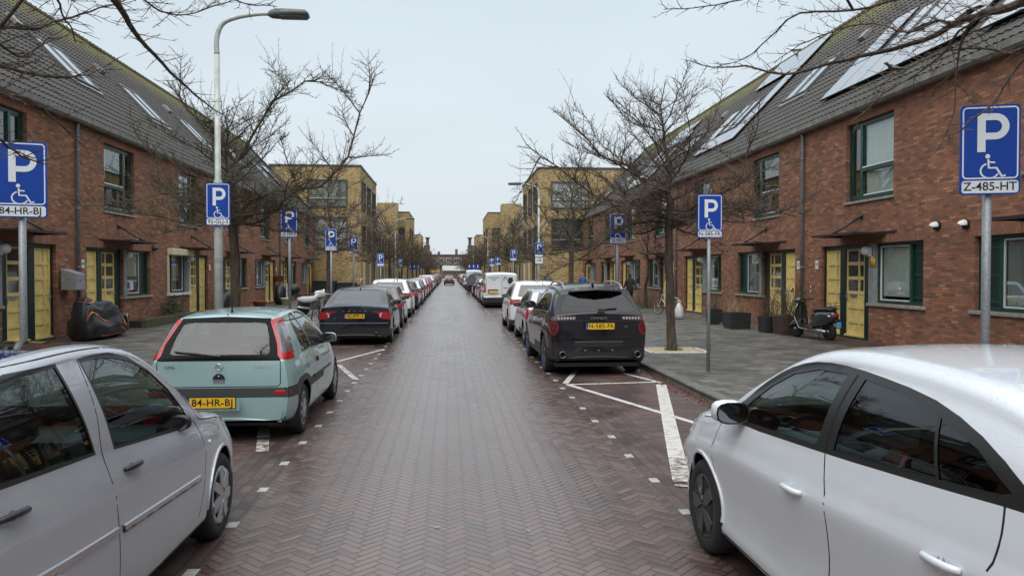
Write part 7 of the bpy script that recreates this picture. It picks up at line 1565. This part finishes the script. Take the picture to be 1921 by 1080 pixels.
# ---------------------------------------------------------------- scooter by the yellow doors
def scooter():
    root = thing('motor_scooter', 'dark grey motor scooter with leg shield and red tail lamp by the right yellow doors', 'scooter', (9.78, 19.05, .12), R(13)); root.rotation_euler = (0, R(-5), R(13))
    def wh(y):
        m = M(); m.lathe([(.13, -.05), (.20, -.055), (.235, -.03), (.24, 0), (.235, .03), (.20, .055), (.13, .05)], 'tyre', 24, 'x', c=(0, y, .24)); w = m.obj('wheel', root)
        m = M(); m.lathe([(.15, -.03), (.155, .0), (.15, .03)], 'alloy', 20, 'x', c=(0, y, .24)); m.lathe([(.04, -.07), (.05, .0), (.04, .07)], 'alloy', 12, 'x', c=(0, y, .24))
        for i in range(5): a = 6.283 * i / 5; m.tube([(0, y, .24), (0, y + .145 * math.cos(a), .24 + .145 * math.sin(a))], .014, 'alloy', 5)
        m.obj('rim', w)
    wh(0); wh(1.28)
    b = M()
    b.loft([[(wd * x, y, lerp(z0, z1, z)) for x, z in ((-1, .15), (-.7, 0), (.7, 0), (1, .15), (1.05, .5), (.85, .85), (.5, 1), (-.5, 1), (-.85, .85), (-1.05, .5))] for y, wd, z0, z1 in ((-.30, .05, .62, .72), (-.22, .13, .50, .78), (-.05, .19, .42, .80), (.18, .20, .36, .80), (.38, .17, .32, .76), (.50, .12, .28, .70))], 'paint_darkgrey', cap=True)
    b.loft([[(-.17, y, z), (.17, y, z), (.17, y, z + .05), (-.17, y, z + .05)] for y, z in ((.42, .30), (.6, .26), (.85, .26), (1.0, .32))], 'paint_darkgrey', cap=True, smooth=False)
    b.loft([[(x * wd, y + .05 * (1 - x * x), z) for x in (-1, -.7, -.35, 0, .35, .7, 1)] + [(x * wd, y + .03 + .05 * (1 - x * x), z) for x in (1, .7, .35, 0, -.35, -.7, -1)] for y, z, wd in ((.95, .28, .16), (1.04, .42, .21), (1.07, .62, .22), (1.04, .82, .18), (1.0, .95, .11))], 'paint_darkgrey', cap=True)
    b.loft([[(wd * math.cos(t), y, z + hh * math.sin(t)) for t in [math.pi * i / 8 for i in range(9)]] for y, z, wd, hh in ((1.02, .40, .06, .10), (1.12, .40, .10, .13), (1.30, .36, .11, .14), (1.48, .28, .09, .12), (1.55, .22, .04, .05))], 'paint_darkgrey', closed=False)
    b.tube([(0, 1.06, .95), (0, 1.12, .60), (.06, 1.24, .36), (.06, 1.28, .24)], .028, 'dark_grey', 8); b.obj('body', root)
    t = M(); t.tube([(-.22, 1.07, .62), (-.17, .97, .30), (-.17, .7, .27), (-.15, .45, .30)], .010, 'steel', 5); t.tube([(-.115, 1.0, .94), (-.185, 1.04, .82), (-.222, 1.07, .62)], .010, 'steel', 5); t.tube([(.22, 1.07, .62), (.17, .97, .30), (.17, .7, .27)], .010, 'steel', 5); t.loft([[(-.21, y, z), (-.205, y + .02, z + .025)] for y, z in ((-.2, .70), (0, .72), (.2, .70))], 'steel', closed=False)
    t.tube([(-.20, -.1, .26), (-.22, .15, .28), (-.16, .4, .26)], .045, 'alloy', 8); t.obj('trim', root)
    s = M(); s.loft([[(wd * x, y, z + dz * .07) for x, dz in ((-1, 0), (-.8, .8), (0, 1), (.8, .8), (1, 0))] for y, wd, z in ((-.24, .10, .79), (-.05, .16, .80), (.15, .17, .79), (.32, .15, .77), (.48, .09, .73))], 'black', cap=True, closed=True); s.obj('seat', root)
    h = M(); h.tube([(-.34, .93, 1.02), (-.15, .99, 1.03), (0, 1.0, 1.02), (.15, .99, 1.03), (.34, .93, 1.02)], .016, 'black', 7); h.loft([[(x, y, z) for x, z in ((-.11, .96), (.11, .96), (.12, 1.04), (.06, 1.08), (-.06, 1.08), (-.12, 1.04))] for y in (.95, 1.10)], 'paint_darkgrey', cap=True, smooth=False); h.obj('handlebar', root)
    for sx in (-1, 1):
        k = M(); k.tube([(sx * .20, .98, 1.05), (sx * .27, .97, 1.22), (sx * .30, .95, 1.28)], .007, 'chrome', 5); k.lathe([(.01, .02), (.055, .012), (.06, 0), (.055, -.006)], 'chrome', 14, 'y', c=(sx * .32, .94, 1.32)); k.obj('mirror', root)
    l = M(); l.box(-.07, .07, -.335, -.28, .62, .71, 'lamp_red', bev=.015); l.obj('taillight', root)
    for sx in (-1, 1): l = M(); l.ball((sx * .15, -.20, .66), (.03, .045, .028), 'lamp_clear', 8, 6); l.obj('indicator', root)
    p = M(); p.box(-.07, .07, -.37, -.36, .36, .50, 'plate_lightblue'); p.box(-.05, .05, -.3725, -.37, .42, .435, 'sign_blue'); p.obj('licence_plate', root); f = M(); f.loft([[(-.08, y, z), (.08, y, z), (.08, y + .015, z), (-.08, y + .015, z)] for y, z in ((-.27, .62), (-.34, .52), (-.355, .34))], 'black', cap=True, smooth=False); f.obj('mudguard', root)
    r = M()
    for z, k in ((.82, 1), (.90, 1.05), (.98, 1.1)): r.tube([(-.13 * k, -.30, z), (.13 * k, -.30, z), (.13 * k, -.12, z), (-.13 * k, -.12, z), (-.13 * k, -.30, z)], .005, 'black', 4)
    for x, y in ((-.13, -.3), (0, -.3), (.13, -.3), (.13, -.12), (-.13, -.12), (0, -.12)): r.tube([(x, y, .80), (x * 1.1, y, .98)], .005, 'black', 4)
    r.obj('carrier_rack', root); ks = M(); ks.tube([(-.08, .28, .28), (-.16, .22, .02)], .012, 'black', 5); ks.tube([(.08, .28, .28), (.16, .22, .0)], .012, 'black', 5); ks.obj('centre_stand', root); return root
pr('plate_lightblue', (.12, .42, .75), .5); scooter()
# white motorcycle with a black top box
root = thing('motorcycle', 'white motorcycle with a round black top box behind the mint hatchback', 'motorcycle', (-5.95, 32.3, .12), R(-38)); root.rotation_euler = (0, R(-6), R(-38))
for y in (0, 1.42):
    m = M(); m.lathe([(.22, -.06), (.29, -.065), (.315, -.03), (.32, 0), (.315, .03), (.29, .065), (.22, .06)], 'tyre', 26, 'x', c=(0, y, .32)); w_ = m.obj('wheel', root); m = M(); m.lathe([(.23, -.02), (.235, .02)], 'alloy', 20, 'x', c=(0, y, .32)); spokes(m, (0, y, .32), .22, 12); m.obj('rim', w_)
m = M(); m.loft([[(wd * x, y, lerp(z0, z1, z)) for x, z in ((-1, .2), (-.6, 0), (.6, 0), (1, .2), (.9, .8), (.5, 1), (-.5, 1), (-.9, .8))] for y, wd, z0, z1 in ((-.35, .06, .66, .74), (-.1, .20, .52, .80), (.3, .20, .50, .80), (.55, .14, .55, .82), (.8, .16, .70, 1.0), (1.05, .14, .72, 1.02), (1.2, .06, .8, .95))], 'white_plastic', cap=True); m.obj('body', root)
m = M(); m.loft([[(-wd, y, z), (wd, y, z), (wd * .8, y, z + .08), (-wd * .8, y, z + .08)] for y, wd, z in ((-.3, .12, .78), (.1, .16, .79), (.45, .12, .80), (.7, .06, .84))], 'black', cap=True); m.obj('seat', root)
m = M(); m.box(-.16, .16, .25, .85, .22, .60, 'dark_grey', bev=.05); m.tube([(.05, .4, .3), (.14, .1, .26), (.16, -.45, .34)], .05, 'steel', 8); m.tube([(0, 1.1, .95), (0, 1.42, .32)], .03, 'steel', 7); m.obj('engine', root)
m = M(); m.tube([(-.38, .88, 1.08), (-.2, 1.0, 1.06), (.2, 1.0, 1.06), (.38, .88, 1.08)], .015, 'black', 6); m.ball((0, 1.16, .96), (.09, .06, .10), 'chrome', 10, 7); m.obj('handlebar', root)
m = M(); m.ball((0, -.42, 1.08), (.26, .24, .20), 'black', 16, 10); m.box(-.1, .1, -.5, -.2, .80, .90, 'dark_grey'); m.lathe([(.262, -.012), (.266, 0), (.262, .012)], 'mid_grey', 20, 'z', c=(0, -.42, 1.16)) if 0 else None; m.obj('top_box', root)
m = M(); m.box(-.06, .06, -.40, -.34, .66, .74, 'lamp_red', bev=.01); m.obj('taillight', root)
# two covered motorcycles behind the crossover
for x, y, rz, lb in ((5.9, 34.5, R(72), 'motorcycle under a black cover beyond the right tree, seen over the silver cars'),):
    m = M(); lumpy(m, 'cover_black', [(-.3, .15, .7, 0), (-.1, .3, 1.15, 0), (.3, .33, 1.25, 0), (.7, .33, 1.15, 0), (1.1, .32, 1.2, 0), (1.4, .34, 1.62, 0), (1.6, .34, 1.50, 0), (1.85, .2, .8, 0)], 22, 9); m.obj('covered_motorcycle', label=lb, cat='covered motorcycle', loc=(x, y, .12), rz=rz)
# ---------------------------------------------------------------- tubs and pots
def tub(name, label, loc, w, h, mat, grass=0, rz=0, seed=1, mats=('twig_green',), gh=.6):
    root = thing(name, label, 'planter', loc, rz, 'plant tubs on the right pavement' if loc[0] > 0 else None); m = M(); t = .025
    m.loft([[(-a, -b, z), (a, -b, z), (a, b, z), (-a, b, z)] for a, b, z in ((w[0] / 2 * .94, w[1] / 2 * .94, 0), (w[0] / 2, w[1] / 2, h), (w[0] / 2 - t, w[1] / 2 - t, h), (w[0] / 2 - t, w[1] / 2 - t, h - .05))], mat, smooth=False); m.obj('pot', root)
    m = M(); m.add([(-w[0] / 2 + t, -w[1] / 2 + t, h - .045), (w[0] / 2 - t, -w[1] / 2 + t, h - .045), (w[0] / 2 - t, w[1] / 2 - t, h - .045), (-w[0] / 2 + t, w[1] / 2 - t, h - .045)], [(0, 1, 2, 3)], 'soil'); m.obj('soil', root)
    if grass:
        t_ = Tree(seed); r = t_.r
        for i in range(grass):
            p = Vector((r.uniform(-.42, .42) * w[0], r.uniform(-.42, .42) * w[1], h - .05)); q = t_.walk(p, Vector((r.uniform(-.5, .5), r.uniform(-.5, .5), 1)).normalized(), gh * r.uniform(.4, 1.1), .08, .14, -.02); k = len(q); t_.seg(t_.C, q, [lerp(.006, .002, j / (k - 1)) for j in range(k)], mats[0], 3)
            if r.random() < .5: t_.twigs(q, .003, .08, .2, 0, mats[-1], .2)
        t_.C.obj('plant', root)
    return root
tub('plant_tub', 'black square tub with dry yellow grass left of the nearer window on the right', (9.35, 24.55, .12), (.62, .62), .42, 'planter_black', 70, seed=3, mats=('grass_dry', 'grass_dry'), gh=.55)
tub('plant_tub', 'large empty black square tub under the right window', (9.05, 23.55, .12), (.66, .66), .50, 'planter_black', 12, seed=4, mats=('twig_green', 'grass_dry'), gh=.9)
tub('plant_tub', 'small grey pot before the dry grass tub on the right', (9.0, 25.6, .12), (.34, .34), .34, 'container_green', 0)
tub('plant_tub', 'round looking dark pot farthest in the right group of tubs, with bare stems', (9.35, 26.5, .12), (.46, .46), .46, 'planter_black', 40, seed=5, gh=1.0)
tub('plant_tub', 'black tub with tall bare stems before the yellow doors, left of the brown one', (9.42, 21.95, .12), (.50, .55), .46, 'planter_black', 60, seed=6, mats=('twig', 'leaf_litter'), gh=1.1)
tub('plant_tub', 'broad rusty brown tub with tall bare stems just left of the scooter', (9.62, 21.15, .12), (.62, .75), .52, 'planter_brown', 80, seed=7, mats=('twig', 'twig_green'), gh=1.25)
# low brick bed under the left windows
root = thing('brick_bed', 'low mossy block edged bed against the left brick wall holding a green bush', 'flower bed', (-9.88, 28.2, .12)); pr('moss_block', (.075, .075, .042), .9, var=.4, scale=9); m = M()
for i in range(14): m.box(.12, .30, -2.9 + i * .42 + .006, -2.9 + (i + 1) * .42 - .006, 0, .27 + .012 * math.sin(i * 2.2), 'moss_block', bev=.012)

m.obj('block_edging', root); m = M(); m.box(-.3, .12, -2.9, 2.98, 0, .22, 'soil'); m.obj('soil', root)
def round_pot(name, label, loc, r, h, mat, cat='pot'):
    m = M(); m.lathe([(r * .7, 0), (r * .95, h * .85), (r * 1.05, h * .86), (r * 1.05, h), (r * .93, h), (r * .9, h * .85), (.01, h * .84)], mat, 16, 'z'); return m.obj(name, label=label, cat=cat, loc=loc)
round_pot('wall_pot', 'terracotta pot fixed high beside the downpipe, left brick front', (-9.95, 46.3, 1.35), .28, .36, 'terracotta'); round_pot('flower_pot', 'cream pot on the left pavement beside white draped bags', (-8.9, 42.8, .12), .24, .38, 'cream')
round_pot('flower_pot', 'brown pot at the left wall before the window of the covered house', (-9.5, 39.6, .12), .36, .34, 'terracotta')
m = M(); lumpy(m, 'cover_black', [(-.4, .1, .6, 0), (-.2, .3, 1.05, 0), (.3, .3, 1.15, 0), (.7, .2, .9, 0), (.8, .05, .3, 0)], 18, 13); m.obj('covered_bike', label='small dark covered bike standing by the left wall beyond the lamp post', cat='covered bike', loc=(-9.3, 43.4, .12))
m = M(); m.loft([[(.2 + .02 * math.sin(i * 2.1 + k), i * .05 - .2, z) for i in range(9)] for k, z in ((0, .35), (1, .8), (2, 1.15))], 'white_plastic', closed=False); m.obj('white_bag', label='white bag draped over the dark covered bike at the left wall', cat='bag', loc=(-9.15, 43.5, .12))
m = M(); m.box(-.8, .8, -.3, .3, 0, .9, 'black', bev=.08) if 0 else lumpy(m, 'cover_black', [(-.9, .12, .5, 0), (-.7, .3, .9, 0), (0, .32, 1.0, 0), (.6, .28, .8, 0), (.8, .1, .4, 0)], 18, 17); m.obj('covered_bike', label='dark covered bike at the left wall seen just right of the lamp post foot', cat='covered bike', loc=(-9.5, 34.0, .12))
# ---------------------------------------------------------------- people
def person(label, loc, rz, top, legs, walk=.18, hood=False):
    J = {'p': (0, 0, .95, .13), 'w': (0, .01, 1.12, .125), 'c': (0, .02, 1.33, .15), 'n': (0, .02, 1.50, .055), 'h0': (0, .03, 1.58, .075), 'h': (0, .035, 1.67, .092), 'ht': (0, .03, 1.74, .065)}
    E = [('p', 'w'), ('w', 'c'), ('c', 'n'), ('n', 'h0'), ('h0', 'h'), ('h', 'ht')]
    for s, k in (('l', -1), ('r', 1)):
        f = walk * k
        J.update({s + 'sh': (k * .17, .02, 1.42, .065), s + 'el': (k * .25, -.02 - f * .3, 1.15, .048), s + 'wr': (k * .24, .08 - f * .9, .93, .034), s + 'ha': (k * .235, .12 - f, .86, .036), s + 'hp': (k * .09, 0, .90, .095), s + 'kn': (k * .10, .05 + f * .6, .50, .062), s + 'an': (k * .10, -.02 + f, .09, .042), s + 'to': (k * .11, .12 + f, .04, .038)})
        E += [('c', s + 'sh'), (s + 'sh', s + 'el'), (s + 'el', s + 'wr'), (s + 'wr', s + 'ha'), ('p', s + 'hp'), (s + 'hp', s + 'kn'), (s + 'kn', s + 'an'), (s + 'an', s + 'to')]
    keys = list(J); me = bpy.data.meshes.new('t'); me.from_pydata([J[k][:3] for k in keys], [(keys.index(a), keys.index(b)) for a, b in E], []); o = bpy.data.objects.new('t', me); COL.objects.link(o)
    o.modifiers.new('s', 'SKIN'); sm = o.modifiers.new('u', 'SUBSURF'); sm.levels = 1
    for v, k in zip(me.skin_vertices[0].data, keys): v.radius = (J[k][3],) * 2
    me.skin_vertices[0].data[0].use_root = True
    dg = bpy.context.evaluated_depsgraph_get(); ev = o.evaluated_get(dg); em = ev.to_mesh(); m = M(); m.v = [tuple(v.co) for v in em.vertices]
    for p in em.polygons:
        c = p.center; mt = 'skin' if (c.z > 1.52 and not (hood and c.y < .05)) or (abs(c.x) > .2 and c.z < .93) else top if c.z > .90 else 'black' if c.z < .08 else legs
        if c.z > 1.66 and (c.y < .06 or c.z > 1.72): mt = 'black'
        m.f.append(tuple(p.vertices)); m.m.append(m.mi(mt)); m.sm.append(True)
    ev.to_mesh_clear(); bpy.data.objects.remove(o); b = m.obj('person', label=label, cat='person', loc=loc, rz=rz); return b
pr('skin', (.42, .24, .17), .6); pr('blue_jacket', (.02, .07, .30), .7); pr('dark_coat', (.015, .015, .018), .8)
person('person in a blue jacket standing on the right pavement before the last red house', (8.25, 47.0, .12), R(150), 'blue_jacket', 'dark_grey', .05)
person('person in a dark coat walking on the right pavement, half hidden by the 28-SFS-1 post', (8.35, 35.0, .12), R(10), 'dark_coat', 'dark_coat', .2, True)
# ---------------------------------------------------------------- birds
def bird(label, loc, rz, body, wing, flying=False, s=1.0):
    m = M(); m.loft([[(r * math.cos(t) * s, y * s, (z + r * math.sin(t)) * s) for t in [2 * math.pi * i / 8 for i in range(8)]] for y, r, z in ((-.26, .010, .03), (-.16, .035, .05), (-.03, .070, .06), (.10, .065, .08), (.17, .035, .12), (.21, .038, .155), (.26, .025, .15), (.29, .008, .14))], body, cap=True)
    b = m.obj('gull' if not flying else 'gull', label=label, cat='bird', loc=loc, rz=rz); 
    w_ = M()
    if flying:
        for k in (-1, 1): w_.loft([[(k * x * s, y0 * s, z * s), (k * x * s, y1 * s, (z + .012) * s), (k * x * s, (y0 + y1) / 2 * s, (z + .022) * s)] for x, y0, y1, z in ((.04, -.08, .10, .08), (.22, -.05, .12, .17), (.42, -.10, .05, .16), (.60, -.20, -.12, .06))], wing, cap=True)
    else:
        for k in (-1, 1): w_.loft([[(k * (.062 - .01 * i) * s, y * s, (.10 - .01 * i) * s), (k * .075 * s, y * s, .06 * s), (k * .05 * s, y * s, .02 * s)] for i, y in enumerate((.10, 0, -.12, -.26))], wing, cap=True)
        for k in (-1, 1): w_.tube([(k * .03 * s, .02 * s, .02 * s), (k * .03 * s, .03 * s, -.06 * s)], .006 * s, 'orange', 4)
    w_.obj('wing', b); return b
bird('grey and white gull perched on the right roof ridge above the solar panels', (15.45, 33.5, 11.76), R(60), 'sign_white', 'post_grey', s=1.3)
bird('grey gull flying with spread wings in front of the right eaves', (6.86, 10.0, 5.20), R(-70), 'sign_white', 'post_grey', True, 1.0)
bird('dark pigeon sitting at the right gutter under the solar panels', (10.45, 17.4, 6.62), R(100), 'dark_grey', 'mid_grey', s=1.0)
